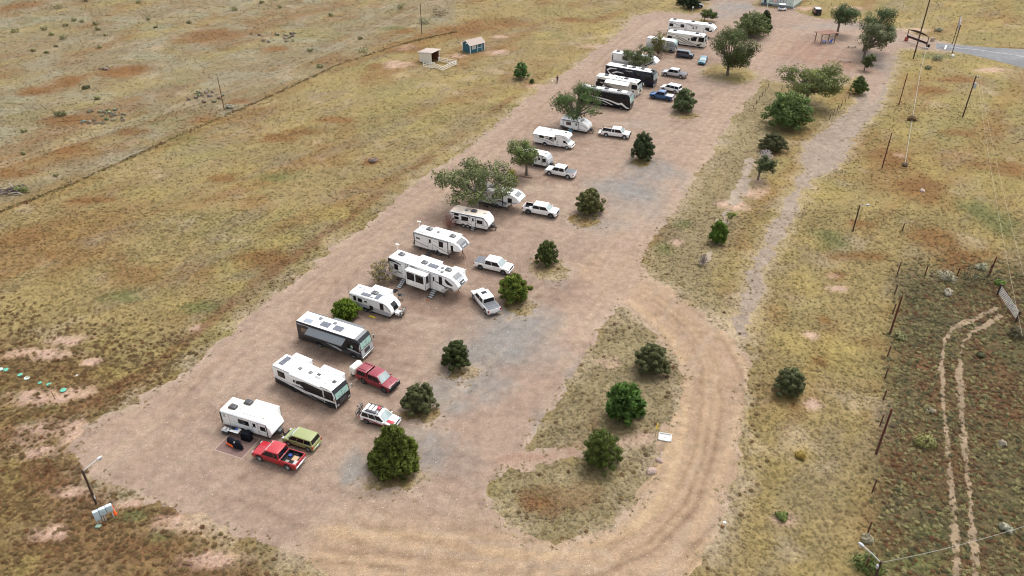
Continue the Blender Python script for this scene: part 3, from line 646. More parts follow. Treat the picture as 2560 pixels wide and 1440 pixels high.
# among the trailers
auto_tree('shrub','bright green bush between the charcoal motorhome and the silver skirted trailer',(828,906,752,812),(868,806),'bush',(.080,.130,.018),feather=True,cat='shrub',gap=.33)
auto_tree('shrub','olive half bare shrub at the rear steps of the long toy hauler',(918,1002,650,724),(958,716),'bush',(.150,.135,.060),cat='shrub',gap=.52,n=1500,twigs=14,bark=M_BARKG,trunk=.07)
auto_tree('elm_tree','sprawling grey green elm overhanging a fifth wheel trailer',(1080,1302,405,500),(1192,520),'elm',(.080,.104,.050),gap=.49,n=6500,bark=M_BARKG,seed=21,size=.24)
auto_tree('elm_tree','round leafy elm on a thin trunk beside the small ivory roofed trailer',(1262,1352,345,420),(1316,438),'elm',(.080,.115,.045),gap=.42,n=4200,seed=23)
auto_tree('elm_tree','dark leafy elm leaning over the rear of the black and white swirl motorhome',(1372,1512,200,296),(1440,316),'elm',(.048,.085,.032),gap=.44,n=6500,seed=25)
auto_tree('elm_tree','leafy elm in front of the long fifth wheel with a white roof',(1545,1640,108,165),(1592,178),'elm',(.062,.085,.042),gap=.45,n=4200,seed=27)
auto_tree('elm_tree','yellowish elm covering the rear of the silver cab motorhome',(1612,1676,78,148),(1648,146),'bush',(.085,.095,.040),gap=.44,n=3200,seed=29)
auto_tree('shrub','bare reddish twiggy shrub at the rear of the tan roofed trailer',(1100,1148,535,582),(1128,578),'bush',(.20,.115,.085),cat='shrub',gap=.62,n=260,twigs=16,bark=mat('red_twigs',(.24,.12,.09),.9),trunk=.05,seed=31)
auto_tree('shrub','yellow green sapling behind the sprawling elm',(1262,1300,418,470),(1282,468),'bush',(.15,.17,.03),cat='shrub',gap=.45,n=900,seed=33)
# field on the left
auto_tree('shrub','round green shrub standing alone in the field left of the drive',(1280,1325,155,203),(1303,200),'bush',(.055,.115,.040),cat='shrub',seed=35)
auto_tree('shrub','tiny green bush at the field edge near the dog walker',(1322,1338,197,210),(1330,209),'bush',(.05,.09,.03),cat='shrub',n=500,seed=36)
# strip on the right
auto_tree('elm_tree','tall dark elm behind the brown pergola',(2063,2142,0,60),(2092,88),'elm',(.050,.080,.040),n=5500,seed=41,gap=.38)
auto_tree('elm_tree','tallest dark elm above the gravel path near the entrance',(2130,2234,4,70),(2160,128),'elm',(.046,.076,.036),n=6500,seed=43,gap=.38)
auto_tree('elm_tree','pale grey green elm below the tallest elm by the path',(2128,2226,52,118),(2158,150),'elm',(.078,.096,.058),n=6500,seed=45,gap=.44)
auto_tree('leafy_tree','small neat olive tree at the edge of the gravel path',(2149,2185,132,170),(2160,177),'elm',(.055,.075,.035),n=2000,seed=47,gap=.36)
auto_tree('elm_tree','wide open elm with visible limbs over the fenced plot',(1930,2102,138,232),(2014,262),'elm',(.078,.108,.048),n=11000,seed=49,gap=.43,size=.22,tip=((.16,.17,.03),.12))
auto_tree('shrub','green shrub with bare twigs beside the upper gravel path',(2122,2168,190,241),(2142,238),'bush',(.060,.095,.030),cat='shrub',seed=51,gap=.44,twigs=5)
auto_tree('leafy_tree','big dense green rounded tree in the right hand strip',(1892,2042,232,340),(1962,332),'bush',(.062,.105,.036),n=12000,seed=53,size=.26,var=.33)
auto_tree('shrub','dark grey green shrub under the big rounded tree',(1892,1970,334,388),(1932,384),'bush',(.058,.066,.036),cat='shrub',seed=55,gap=.4)
auto_tree('leafy_tree','small leaning tree with a bare stem below the dark shrub',(1877,1938,384,425),(1894,450),'elm',(.050,.070,.036),n=1800,seed=57,gap=.40,lean=(.6,.3))
auto_tree('shrub','dead white twigs beside the small leaning tree',(1890,1935,374,408),(1910,406),'bush',(.46,.42,.42),cat='shrub',n=160,seed=59,gap=.6,twigs=18,bark=mat('dead_twigs',(.50,.46,.45),.9),trunk=.05)
auto_tree('leafy_tree','bright green young tree in the middle of the dry strip',(1768,1821,553,617),(1790,612),'bush',(.070,.125,.024),feather=True,seed=61)
auto_tree('sapling','thin sapling with a few leaves above the bright young tree',(1812,1842,520,546),(1818,556),'elm',(.13,.18,.05),n=260,seed=63,trunk=.05,gap=.5)
auto_tree('shrub','grey leafless twig shrub in the dry strip below the young tree',(1742,1772,636,668),(1757,666),'bush',(.30,.25,.22),cat='shrub',n=120,seed=65,gap=.6,twigs=16,bark=mat('grey_twigs',(.30,.25,.23),.9),trunk=.05)
# island between the loop drive and the lot
auto_tree('juniper_tree','round blue green juniper on the grass island, farthest of the three there',(1580,1674,865,950),(1628,944),'juniper',JB,seed=67,gap=.33,twigs=2)
auto_tree('leafy_tree','vivid green ragged tree on the island, middle of the three there',(1505,1612,965,1076),(1556,1066),'bush',(.052,.108,.028),feather=True,seed=69,gap=.42,size=.24,var=.35)
auto_tree('juniper_tree','ball shaped dense dark green juniper on the island, nearest of the three',(1445,1560,1083,1194),(1504,1186),'juniper',(.045,.068,.014),seed=71,n=9000)
auto_tree('juniper_tree','solitary round blue grey juniper right of the loop drive',(1926,2014,925,1005),(1966,1000),'juniper',(.060,.074,.038),seed=73,gap=.36,twigs=2)

# --- individual shrubs of the scrub land
def shrub(px, py, wpx, label, col, group=None, h=.6, n=420, size=.16, name='sagebrush', tw=2):
    b = gp(px, py); sc_ = (gp(px+1,py)-b).length; r = wpx*sc_/2; hh = r*h*1.3
    lob = [(0,0,hh*.45,r*.7,r*.6,hh*.5)] + [(random.uniform(-.55,.55)*r, random.uniform(-.5,.5)*r, hh*random.uniform(.35,.6), r*.42, r*.40, hh*.42) for _ in range(4)]
    return tree(name, label, b, lob, n, size, col, gap=.36, shell=.45, trunk=.04, cat='shrub', group=group, limbs=False)
SG, SW = (.16,.17,.10), (.44,.42,.34)
for px,py,w,l,c in [
 (2310,1115,70,'pale green topped bush beside the twin wheel tracks',(.135,.150,.065)),
 (2243,845,42,'grey green bush at the foot of a tall rusty pole',(.15,.17,.10)),
 (1955,1296,40,'small green plant inside a ring of bare soil',(.085,.12,.04)),
 (2000,1142,36,'rusty yellow grass clump on the right hand field',(.16,.125,.035)),
 (2365,700,60,'white flowering shrub below the corner fence post',(.33,.33,.26)),
 (2440,706,125,'dark brush pile between corner post and gate',(.05,.055,.04)),
 (2370,735,34,'lone white bush left of the metal gate',(.40,.38,.33)),
 (2450,672,40,'pale sage shrub behind the tall corner post',(.34,.35,.26)),
 (2495,712,36,'bright green bush at the upper gate post',(.12,.20,.04)),
 (2540,840,60,'dark bush under the lower gate post',(.05,.05,.035)),
 (2325,1028,26,'small white shrub between fence and wheel tracks',(.36,.34,.26)),
 (2505,1110,28,'white flowering bush right of the wheel tracks',(.38,.36,.29)),
 (2515,1325,44,'grey white shrub under the overhead cable',(.36,.37,.30)),
 (2450,890,30,'dark shrub in the rusty scrub right of the wheel tracks',(.06,.07,.04)),
 (2165,1350,44,'pale bunch of sage beside the last rusty fence post',(.30,.29,.21)),
 (2165,1425,90,'dark green thicket round the foot of the street lamp',(.045,.075,.022)),
 (2345,150,36,'grey sage bush beside the entrance road mouth',(.24,.25,.18)),
 (2320,172,24,'grey sage bush along the white pipe',(.20,.22,.14)),
 (2262,415,22,'dead brush at the end of the white pipe',(.22,.18,.14)),
 (2345,78,26,'grey bush on the fence line beyond the entrance arch',(.26,.27,.20)),
 (2278,300,30,'dark brown brush along the white pipe',(.09,.06,.04)),
 (58,479,44,'green bush beside the pile of old timber',(.10,.13,.05)),
 (152,290,34,'dark green bush alone in the far left field',(.09,.10,.055)),
 (575,270,26,'white sage at the foot of the lone field pole',(.38,.38,.32)),
 (935,405,28,'grey tumbleweed ball in the grass field',(.26,.22,.21)),
 (214,222,24,'dark shrub below the rust coloured patch in the far field',(.07,.08,.05)),
 (208,4,36,'dark bush at the top edge of the far left field',(.07,.08,.05)),
 (1100,40,60,'dark brush heap at the old fence line',(.08,.08,.055)),
 (1060,60,40,'pale sage below the brush heap at the old fence line',(.26,.27,.19)),
]: shrub(px,py,w,l,c)
for px,py,w in [(40,80,28),(140,22,40),(185,52,22),(205,55,18),(240,62,22),(245,75,24),(165,65,18),(110,75,22),(130,88,20),(160,98,30),(85,128,16),(118,132,16),(140,117,14),(265,90,16),(372,50,16),(585,26,28),(475,58,18),(245,248,26),(390,70,14),(775,128,20),(905,130,36),(800,168,24),(830,40,22),(1000,22,30),(250,120,16),(60,330,20),(140,440,18),(900,98,20),(655,8,20),(345,8,18),(700,20,18),(60,385,18)]:
    shrub(px,py,w,'small grey green sagebrush scattered over the far left field',SG,'sagebrush of the far left field',n=160,size=.22)
def patch_sage(cx,cy,rx,ry,n,label,group):
    for i in range(n):
        a = random.random()*6.28; q = math.sqrt(random.random()); shrub(cx+math.cos(a)*rx*q, cy+math.sin(a)*ry*q, random.uniform(9,17), label, tuple(c*random.uniform(.8,1.15) for c in (.27,.262,.20)), group, n=70, size=.24)
patch_sage(258,292,72,19,26,'pale sage clump in the whitish sage patch of the left field','whitish sage patch')
patch_sage(520,243,55,14,16,'pale sage clump left of the lone field pole','sage beside the field pole')
patch_sage(700,95,70,14,16,'pale sage clump in the upper middle of the left field','upper field sage')
patch_sage(265,175,16,6,6,'white sage clump on the rust coloured field patch','sage on the rust patch')

# --- grass and weeds: instanced tufts, nobody could count them
def src_mesh(name, kind, sd_):
    r_ = np.random.default_rng(sd_); v = []; f = []
    if kind == 'grass':
        for i in range(16):
            a = r_.random()*6.28; q = r_.random()**.5*.45; o = np.array([math.cos(a)*q, math.sin(a)*q, 0])
            t = r_.random()*6.28; sp = r_.uniform(.30,.85); tip = o + np.array([math.cos(t)*sp, math.sin(t)*sp, r_.uniform(.25,.75)])
            w = np.array([-math.sin(t), math.cos(t), 0])*r_.uniform(.06,.13)
            n = len(v); mid = (o+tip)/2 + np.array([0,0,.16]); v += [o-w, o+w, mid+w*.7, mid-w*.7, tip]; f += [(n,n+1,n+2,n+3),(n+3,n+2,n+4)]
    else:
        for i in range(60):
            d = r_.normal(size=3); d /= np.linalg.norm(d); d[2] = abs(d[2]); c = d*np.array([.5,.5,.75])*r_.uniform(.45,1.05)+np.array([0,0,.05])
            a = np.cross(d+r_.normal(size=3)*.6, r_.normal(size=3)); a /= np.linalg.norm(a); b = np.cross(d,a); b /= np.linalg.norm(b)+1e-9; s = r_.uniform(.09,.18)
            n = len(v); v += [c-a*s, c+b*s*.7, c+a*s, c-b*s*.7]; f += [(n,n+1,n+2,n+3)]
    v = np.array(v); ff = []; vn = np.zeros_like(v)
    for q in f:
        nn_ = np.cross(v[q[1]]-v[q[0]], v[q[2]]-v[q[0]]); nn_ /= np.linalg.norm(nn_)+1e-9
        if nn_[2] < 0: q = q[::-1]; nn_ = -nn_
        ff.append(q)
        for i in q: vn[i] += nn_*.35 + np.array([0,0,.8])
    vn /= np.linalg.norm(vn,axis=1,keepdims=True)+1e-9
    me = bpy.data.meshes.new(name); me.from_pydata([tuple(q) for q in v], [], ff); me.materials.append(M_TUFT); soft_normals(me, vn); return me
def scatter(name, label, P, S, C, kind, seeds):
    """points -> instances of a few tuft shapes; size, turn and colour are stored on the points"""
    me = bpy.data.meshes.new(name); me.vertices.add(len(P)); me.vertices.foreach_set('co', P.astype(np.float32).ravel())
    a = me.attributes.new('sc','FLOAT_VECTOR','POINT'); a.data.foreach_set('vector', S.astype(np.float32).ravel())
    a = me.attributes.new('rz','FLOAT_VECTOR','POINT'); rz = np.zeros((len(P),3)); rz[:,2] = rng.random(len(P))*6.28; a.data.foreach_set('vector', rz.astype(np.float32).ravel())
    a = me.attributes.new('Col','FLOAT_COLOR','POINT'); a.data.foreach_set('color', np.concatenate([C, np.ones((len(P),1))],1).astype(np.float32).ravel())
    a = me.attributes.new('ix','INT','POINT'); a.data.foreach_set('value', rng.integers(0,len(seeds),len(P)).astype(np.int32))
    o = bpy.data.objects.new(name, me); COL.objects.link(o); tag(o, label, None, kind='stuff')
    ng = bpy.data.node_groups.new(name+'_scatter','GeometryNodeTree')
    ng.interface.new_socket('Geometry', in_out='INPUT', socket_type='NodeSocketGeometry'); ng.interface.new_socket('Geometry', in_out='OUTPUT', socket_type='NodeSocketGeometry')
    N = ng.nodes.new; L = ng.links.new
    gi, go = N('NodeGroupInput'), N('NodeGroupOutput'); ip = N('GeometryNodeInstanceOnPoints'); ci = N('GeometryNodeGeometryToInstance')
    for sd_ in seeds[::-1]:
        so = bpy.data.objects.new('tuft_shape', src_mesh('tuft_shape', kind, sd_))
        oi = N('GeometryNodeObjectInfo'); oi.inputs['Object'].default_value = so; oi.inputs['As Instance'].default_value = False
        L(oi.outputs['Geometry'], ci.inputs[0])
    def attr(nm, ty):
        n = N('GeometryNodeInputNamedAttribute'); n.data_type = ty; n.inputs['Name'].default_value = nm; return n.outputs['Attribute']
    L(gi.outputs[0], ip.inputs['Points']); L(ci.outputs[0], ip.inputs['Instance']); ip.inputs['Pick Instance'].default_value = True
    L(attr('ix','INT'), ip.inputs['Instance Index']); L(attr('sc','FLOAT_VECTOR'), ip.inputs['Scale'])
    e2r = N('FunctionNodeEulerToRotation'); L(attr('rz','FLOAT_VECTOR'), e2r.inputs[0]); L(e2r.outputs[0], ip.inputs['Rotation'])
    L(ip.outputs[0], go.inputs[0])
    md = o.modifiers.new('scatter','NODES'); md.node_group = ng
    return o
def region_pts(y0, y1, dens):
    half = lambda y: (.5*2560/FPX) * (y*math.cos(_t)+CAM_H*math.sin(_t)) + 6
    wmax = half(y1); n = int(2*wmax*(y1-y0)*dens); x = rng.uniform(-wmax,wmax,n); y = rng.uniform(y0,y1,n)
    k = np.abs(x) < half(y); return x[k], y[k]
X = []; Y = []
for y0,y1,d in ((40,80,10.0),(80,120,6.5),(120,170,2.8),(170,262,1.0)):
    a,b = region_pts(y0,y1,d); X.append(a); Y.append(b)
X = np.concatenate(X); Y = np.concatenate(Y)
dl, dp, df, dtk, da = f_lot(X,Y), f_path(X,Y), f_foot(X,Y), f_track(X,Y), f_asph(X,Y)
c = gcol(X,Y); soil = sst(.14,.23,c[:,0]-c[:,1]*.35)            # few plants on bare pink soil
keep = (dl > .15-1.9*rng.random(len(X))**5) & (dp > .4-3.6*rng.random(len(X))**2.2) & (df > .2-1.2*rng.random(len(X))**2) & (dtk > .1-.5*rng.random(len(X))) & (da > .2) & (rng.random(len(X)) > soil*.85)
keep &= rng.random(len(X)) < (.45+.75*fbm(X,Y,3.0,201,3))
X, Y, c, dl = X[keep], Y[keep], c[keep], dl[keep]
var = (.80 + .44*rng.random(len(X)))[:,None]; straw = (rng.random(len(X)) < .22)[:,None]
c = np.where(straw, c*.55+C_YEL*.52, c)*var; grn = (rng.random(len(X)) < .06)[:,None]; c = np.where(grn, c*.6+C_GRN*.5, c)
s = (.11+.17*rng.random(len(X)))*(1+.0022*(Y-60)); h = s*(.34+.42*rng.random(len(X)))
scatter('prairie_grass','short dry prairie grass tufts covering the fields',np.stack([X,Y,np.zeros_like(X)],1),np.stack([s,s,h],1)*1.25,c*1.22,'grass',[1,2,3,4])
# scrub: bottom right beyond the fence, bottom left corner weeds
x,y = region_pts(40,108,7.5); sm = sst(32.5,36.5,x-(y-50)*.46)*sst(107,97,y); bl = sst(-18,-28,x+(y-48)*.45)*sst(86,76,y+(x+36)*.3)*.75
vg = sst(4.0,.6,f_lot(x,y))*.10
pr = np.maximum(np.maximum(sm, bl), vg)*(.25+1.1*fbm(x,y,2.6,211,3))
k = (rng.random(len(x)) < pr*.8) & (f_track(x,y) > .05) & (f_lot(x,y) > .35); x,y = x[k],y[k]; sm = sm[k]
c = gcol(x,y); k = rng.random(len(x)) > sst(.13,.22,c[:,0]-c[:,1]*.35)*.85; x,y,sm = x[k],y[k],sm[k]
c = gcol(x,y); q = rng.random(len(x))
c = np.where((q<.46)[:,None], A3(.165,.145,.062), np.where((q<.60)[:,None], A3(.062,.064,.026), np.where((q<.76)[:,None], A3(.105,.050,.020), c*1.05)))
c = np.where((sm<.3)[:,None] & (q<.62)[:,None], A3(.125,.080,.034), c); c = c*1.25*(.7+.6*rng.random(len(x)))[:,None]
s = (.24+.40*rng.random(len(x))); scatter('scrub_weeds','low olive and rust coloured weeds and scrub',np.stack([x,y,np.zeros_like(x)],1),np.stack([s,s,s*.62],1),c,'scrub',[11,12,13])
# weeds and tall yellow grass round the old fence line on the left
t = rng.random(900); seg = (t*(len(DITCH)-1)); i0 = seg.astype(int); fr = (seg-i0)[:,None]; p = DITCH[i0]*(1-fr)+DITCH[np.minimum(i0+1,len(DITCH)-1)]*fr + rng.normal(size=(900,2))*.32
s = .22+.26*rng.random(900); q = rng.random(900)
c = np.where((q<.5)[:,None], C_RBR*.8, np.where((q<.8)[:,None], C_YEL*.8, C_GRN*.9))*1.4*(.7+.6*rng.random(900))[:,None]
scatter('fence_line_weeds','dark rusty weeds along the old fence line of the field',np.stack([p[:,0],p[:,1],np.zeros(900)],1),np.stack([s,s,s*.8],1),c,'scrub',[21,22])
# ================================================================ VEHICLES
_wheel_cache = {}
def wheel(parent, x, y, r, w=.24, rim=None, side=1):
    """wheel > tyre is its own mesh, rim a sub-part; axis along y"""
    rim = rim or M_RIM; key = (round(r,3), round(w,3), rim.name, side)
    if key not in _wheel_cache:
        t = MB(); n = 18
        prof = [(-w/2, r*.62), (-w/2, r*.93), (-w/2*.8, r), (w/2*.8, r), (w/2, r*.93), (w/2, r*.62)]
        m = len(prof); vs = [(math.sin(2*math.pi*k/n)*pr, py, math.cos(2*math.pi*k/n)*pr) for k in range(n) for (py,pr) in prof]
        t.add(vs, [(k*m+j, k*m+j+1, ((k+1)%n)*m+j+1, ((k+1)%n)*m+j) for k in range(n) for j in range(m-1)])
        rm = MB(); yo = side*w*.42
        rm.tube([(0,side*w*.1,0),(0,yo,0)], r*.63, 18)
        h = MB(); h.tube([(0,yo,0),(0,yo+side*.03,0)], r*.18, 8)
        sp = MB()
        for k in range(6):
            a = k*math.pi/3; c_,s_ = math.cos(a), math.sin(a)
            sp.add([(c_*r*.20-s_*.035,yo+side*.012,s_*r*.20+c_*.035),(c_*r*.20+s_*.035,yo+side*.012,s_*r*.20-c_*.035),(c_*r*.58+s_*.05,yo+side*.012,s_*r*.58-c_*.05),(c_*r*.58-s_*.05,yo+side*.012,s_*r*.58+c_*.05)],[(0,1,2,3)])
        rm.add(h.v,h.f)
        _wheel_cache[key] = (mesh_from('wheel',t,M_TYRE,smooth=40), mesh_from('rim',rm,rim,smooth=40), mesh_from('spoke',sp,M_DGREY if rim is not M_RIMD else M_GREY))
    a,b,c = _wheel_cache[key]
    o = part('wheel', a, None, parent); o.location = (x,y,r)
    part('rim', b, None, o); part('spoke', c, None, o)
    return o
def arch_profile(x0, x1, zb, top, wheels, r):
    """closed side profile: top chain from rear to front given, bottom runs front to rear with wheel arches cut in"""
    bot = []
    for wx in sorted(wheels):
        bot.append((wx-r, zb))
        for k in range(1, 6):
            a = math.pi*(1-k/6); bot.append((wx+math.cos(a)*r, zb+math.sin(a)*r*.98))
        bot.append((wx+r, zb))
    bot = [(x0, zb)] + [p for p in bot if x0 < p[0] < x1 or True] + [(x1, zb)]
    return bot + top[::-1]
def cabin(t, xs, zb, zr, w, wr, paint, glassf=None, n_side=2, rear_glass=True, wsm=None, split=None, name='cabin', pillars=.08, roofpaint=None, side_glass=M_GLASS):
    """greenhouse: xs = (rear foot, rear roof, front roof, front foot); side panes, windscreen, rear pane as parts"""
    x0,x1,x2,x3 = xs; hb, hr = w/2, wr/2
    mb = MB().add([(x0,-hb,zb),(x3,-hb,zb),(x3,hb,zb),(x0,hb,zb),(x1,-hr,zr),(x2,-hr,zr),(x2,hr,zr),(x1,hr,zr)],[(0,3,2,1),(4,5,6,7),(0,1,5,4),(1,2,6,5),(2,3,7,6),(3,0,4,7)])
    part(name, mb, paint, t, bevel=.06)
    if roofpaint: part('roof_panel', MB().box(x1+.08,x2-.08,-hr+.09,hr-.09,zr-.01,zr+.018), roofpaint, t, bevel=.008)
    def sidey(z): return hb + (hr-hb)*(z-zb)/(zr-zb)
    def fx(z): return x3 + (x2-x3)*(z-zb)/(zr-zb)
    def rx(z): return x0 + (x1-x0)*(z-zb)/(zr-zb)
    z0, z1 = zb + (zr-zb)*.10, zb + (zr-zb)*.84
    cuts = split or [i/n_side for i in range(n_side+1)]
    a0, a1, b0, b1 = rx(z0)+pillars, rx(z1)+pillars, fx(z0)-pillars-.06, fx(z1)-pillars-.02
    for s in (-1, 1):
        for i in range(len(cuts)-1):
            u0, u1 = cuts[i], cuts[i+1]; g_ = .035
            p = [(a0+(b0-a0)*u0+g_, z0), (a0+(b0-a0)*u1-g_, z0), (a1+(b1-a1)*u1-g_, z1), (a1+(b1-a1)*u0+g_, z1)]
            vs = [(x, s*(sidey(z)+o_), z) for o_ in (.012, -.02) for x,z in p]
            part('side_window', MB().add(vs, [(0,1,2,3),(7,6,5,4),(0,4,5,1),(1,5,6,2),(2,6,7,3),(3,7,4,0)]), side_glass, t)
    def pane(nm, f_, off, m_, zz=(.06,.93)):
        za, zb_ = zb+(zr-zb)*zz[0], zb+(zr-zb)*zz[1]; vs = []
        for o_ in (off, -off):
            for z in (za, zb_):
                for s in (-1,1): vs.append((f_(z)+o_, s*(sidey(z)-.10), z+abs(off)*.5*(1 if o_==off else -1)))
        part(nm, MB().add(vs, [(0,1,3,2),(4,6,7,5),(0,4,5,1),(2,3,7,6),(0,2,6,4),(1,5,7,3)]), m_, t)
    pane('windshield', fx, .02, wsm or M_WSHIELD)
    if rear_glass: pane('rear_window', rx, -.02, M_GLASS, (.16,.86))
def common(t, L, w, zb, zh, paint, r, wheels, bump=M_CHROME, grille=M_BLACK, rim=None, mirror=None, mx=.9, mz=1.15, fl=None, rl=None, ww=.25):
    hb = w/2
    for x in wheels:
        for s in (-1,1): wheel(t, x, s*(hb-ww/2-.005), r, ww, rim, s)
    part('underbody', MB().box(-L/2+.25, L/2-.25, -hb+.28, hb-.28, zb-.06, zb+.35), M_BLACK, t)
    part('front_bumper', MB().box(L/2-.10, L/2+.07, -hb+.05, hb-.05, zb-.02, zb+.26), bump, t, bevel=.04)
    part('rear_bumper', MB().box(-L/2-.08, -L/2+.10, -hb+.05, hb-.05, zb+.0, zb+.25), bump, t, bevel=.04)
    part('grille', MB().box(L/2-.05, L/2+.035, -hb*.55, hb*.55, zb+.30, zh-.12), grille, t, bevel=.015)
    for s in (-1,1):
        y0,y1 = sorted((s*hb*.60, s*(hb-.03)))
        part('headlight', MB().box(L/2-.16, L/2+.03, y0, y1, zh-.34, zh-.12), M_HEAD, t, bevel=.02)
        z = rl or (zh-.42, zh-.05)
        y0,y1 = sorted((s*(hb-.20), s*(hb+.006)))
        part('tail_light', MB().box(-L/2-.012, -L/2+.14, y0, y1, *z), M_TAIL, t, bevel=.012)
        y0,y1 = sorted((s*(hb-.02), s*(hb+.20)))
        part('mirror', MB().box(mx-.08, mx+.06, y0, y1, mz-.08, mz+.10), mirror or paint, t, bevel=.03)
    part('number_plate', MB().box(-L/2-.095, -L/2-.075, -.17, .17, zb+.06, zb+.20), M_LGREY, t)
    for s in (-1,1):
        y0,y1 = sorted((s*(hb-.004), s*(hb+.025)))
        part('door_handle', MB().box(mx-1.0, mx-.84, y0, y1, mz-.22, mz-.18), M_BLACK if paint is not M_BLKC else M_GREY, t)
def place(rear, front, z=0):
    a, b = gp(*rear), gp(*front); h = math.atan2(b.y-a.y, b.x-a.x); return a, b, h
def pickup(label, rear, front, nearside, paint, L=5.7, w=1.98, wb=None, bed='open', rim=None, bump=M_CHROME, cab='crew', flare=None, hood=1.15, r=.41, bedmat=M_BLACK, grille=M_BLACK):
    """rear / front: ground contact of the near-side wheels in the survey picture; nearside: -1 right side seen, +1 left side seen"""
    a, b, h = place(rear, front); mid = (a+b)/2; n = Vector((-math.sin(h), math.cos(h), 0)); c = mid - n*nearside*(w/2-.12)
    WB = wb or (b-a).length; fx_, rx_ = WB/2+.08, -WB/2+.08
    t = thing('pickup_truck', label, 'pickup truck', (c.x, c.y, 0.012), h)
    front_, tail = fx_+.92, rx_-1.10; off = (front_+tail)/2; L = front_-tail
    fx_ -= off; rx_ -= off; t.location = Vector(t.location)+Vector((math.cos(h)*off, math.sin(h)*off, 0))
    zb, zbelt = .48, hood; hb = w/2
    cr = rx_ + (.62 if cab == 'crew' else .95); cf = fx_ - .36                              # cab rear, windscreen foot
    top = [(cr-.02, zbelt+.02), (cf, zbelt+.03), (cf+.35, zbelt+.02), (L/2-.16, zbelt-.05), (L/2-.02, zbelt-.16)]
    bx = arch_profile(cr-.02, L/2, zb, top, [fx_], .49)
    part('body', MB().prism(bx, -hb, hb), paint, t, bevel=.05)
    # bed: two walls with wheel arch, floor, tailgate, front wall
    bp = arch_profile(-L/2, cr-.03, zb, [(-L/2, zbelt+.05), (cr-.03, zbelt+.05)], [rx_], .49)
    for s in (-1,1):
        y0,y1 = sorted((s*hb, s*(hb-.10))); part('bed_side', MB().prism(bp, y0, y1), paint, t, bevel=.03)
    part('bed_floor', MB().box(-L/2+.05, cr-.05, -hb+.09, hb-.09, .66, .72), bedmat, t)
    part('bed_front_wall', MB().box(cr-.12, cr-.05, -hb+.09, hb-.09, .70, zbelt+.02), bedmat, t)
    for s in (-1,1):
        y0,y1 = sorted((s*(hb-.105), s*(hb-.125))); part('bed_liner', MB().box(-L/2+.06, cr-.12, y0, y1, .70, zbelt+.03), bedmat, t)
        y0,y1 = sorted((s*(hb-.12), s*(hb-.36))); part('wheel_tub', MB().box(rx_-.42, rx_+.42, y0, y1, .70, .95), bedmat, t, bevel=.06)
    part('tailgate', MB().box(-L/2-.004, -L/2+.07, -hb+.105, hb-.105, .62, zbelt+.05), paint, t, bevel=.015)
    if bed == 'tonneau':
        part('bed_cover', MB().box(-L/2+.03, cr-.04, -hb+.06, hb-.06, zbelt+.055, zbelt+.10), M_TONN, t, bevel=.02)
        for i in (1,2): x = -L/2 + (cr+L/2)*i/3; part('cover_seam', MB().box(x-.02, x+.02, -hb+.08, hb-.08, zbelt+.095, zbelt+.108), M_DGREY, t)
    if bed == 'cap':
        cabin(t, (-L/2+.06, -L/2+.14, cr-.10, cr-.06), zbelt+.05, 1.93, w-.06, w-.26, paint, n_side=1, name='canopy', wsm=M_GLASS)
        part('canopy_rail', MB().box(-L/2+.3, cr-.2, -.62, -.58, 1.92, 1.97).box(-L/2+.3, cr-.2, .58, .62, 1.92, 1.97), M_BLACK, t)
    top_z = 1.95
    cabin(t, (cr+.02, cr+.14, cf-.62, cf+.10), zbelt+.01, top_z, w-.06, w-.30, paint, n_side=2, split=[0,.46,1] if cab=='crew' else [0,.30,1], rear_glass=(bed!='cap'))
    part('hood_line', MB().box(cf+.20, L/2-.30, -.012, .012, zbelt-.02, zbelt+.012), M_DGREY if paint is not M_BLKC else M_GREY, t)
    common(t, L, w, zb, zbelt, paint, r, [fx_, rx_], bump, grille, rim, mx=cf-.05, mz=zbelt+.16, rl=(zbelt-.36, zbelt+.02), ww=.28)
    if flare:
        for x in (fx_, rx_):
            for s in (-1,1):
                y0,y1 = sorted((s*(hb-.02), s*(hb+.05)))
                pr = [(x-.56,zb)]+[(x+math.cos(math.pi*(1-k/8))*.56, zb+math.sin(math.pi*k/8)*.56) for k in range(1,8)]+[(x+.56,zb),(x+.47,zb)]+[(x+math.cos(math.pi*k/8)*.47, zb+math.sin(math.pi*k/8)*.46) for k in range(1,8)]+[(x-.47,zb)]
                part('wheel_flare', MB().prism(pr, y0, y1), flare, t)
    t['dims'] = (L, w, cr, zbelt, fx_, rx_); return t
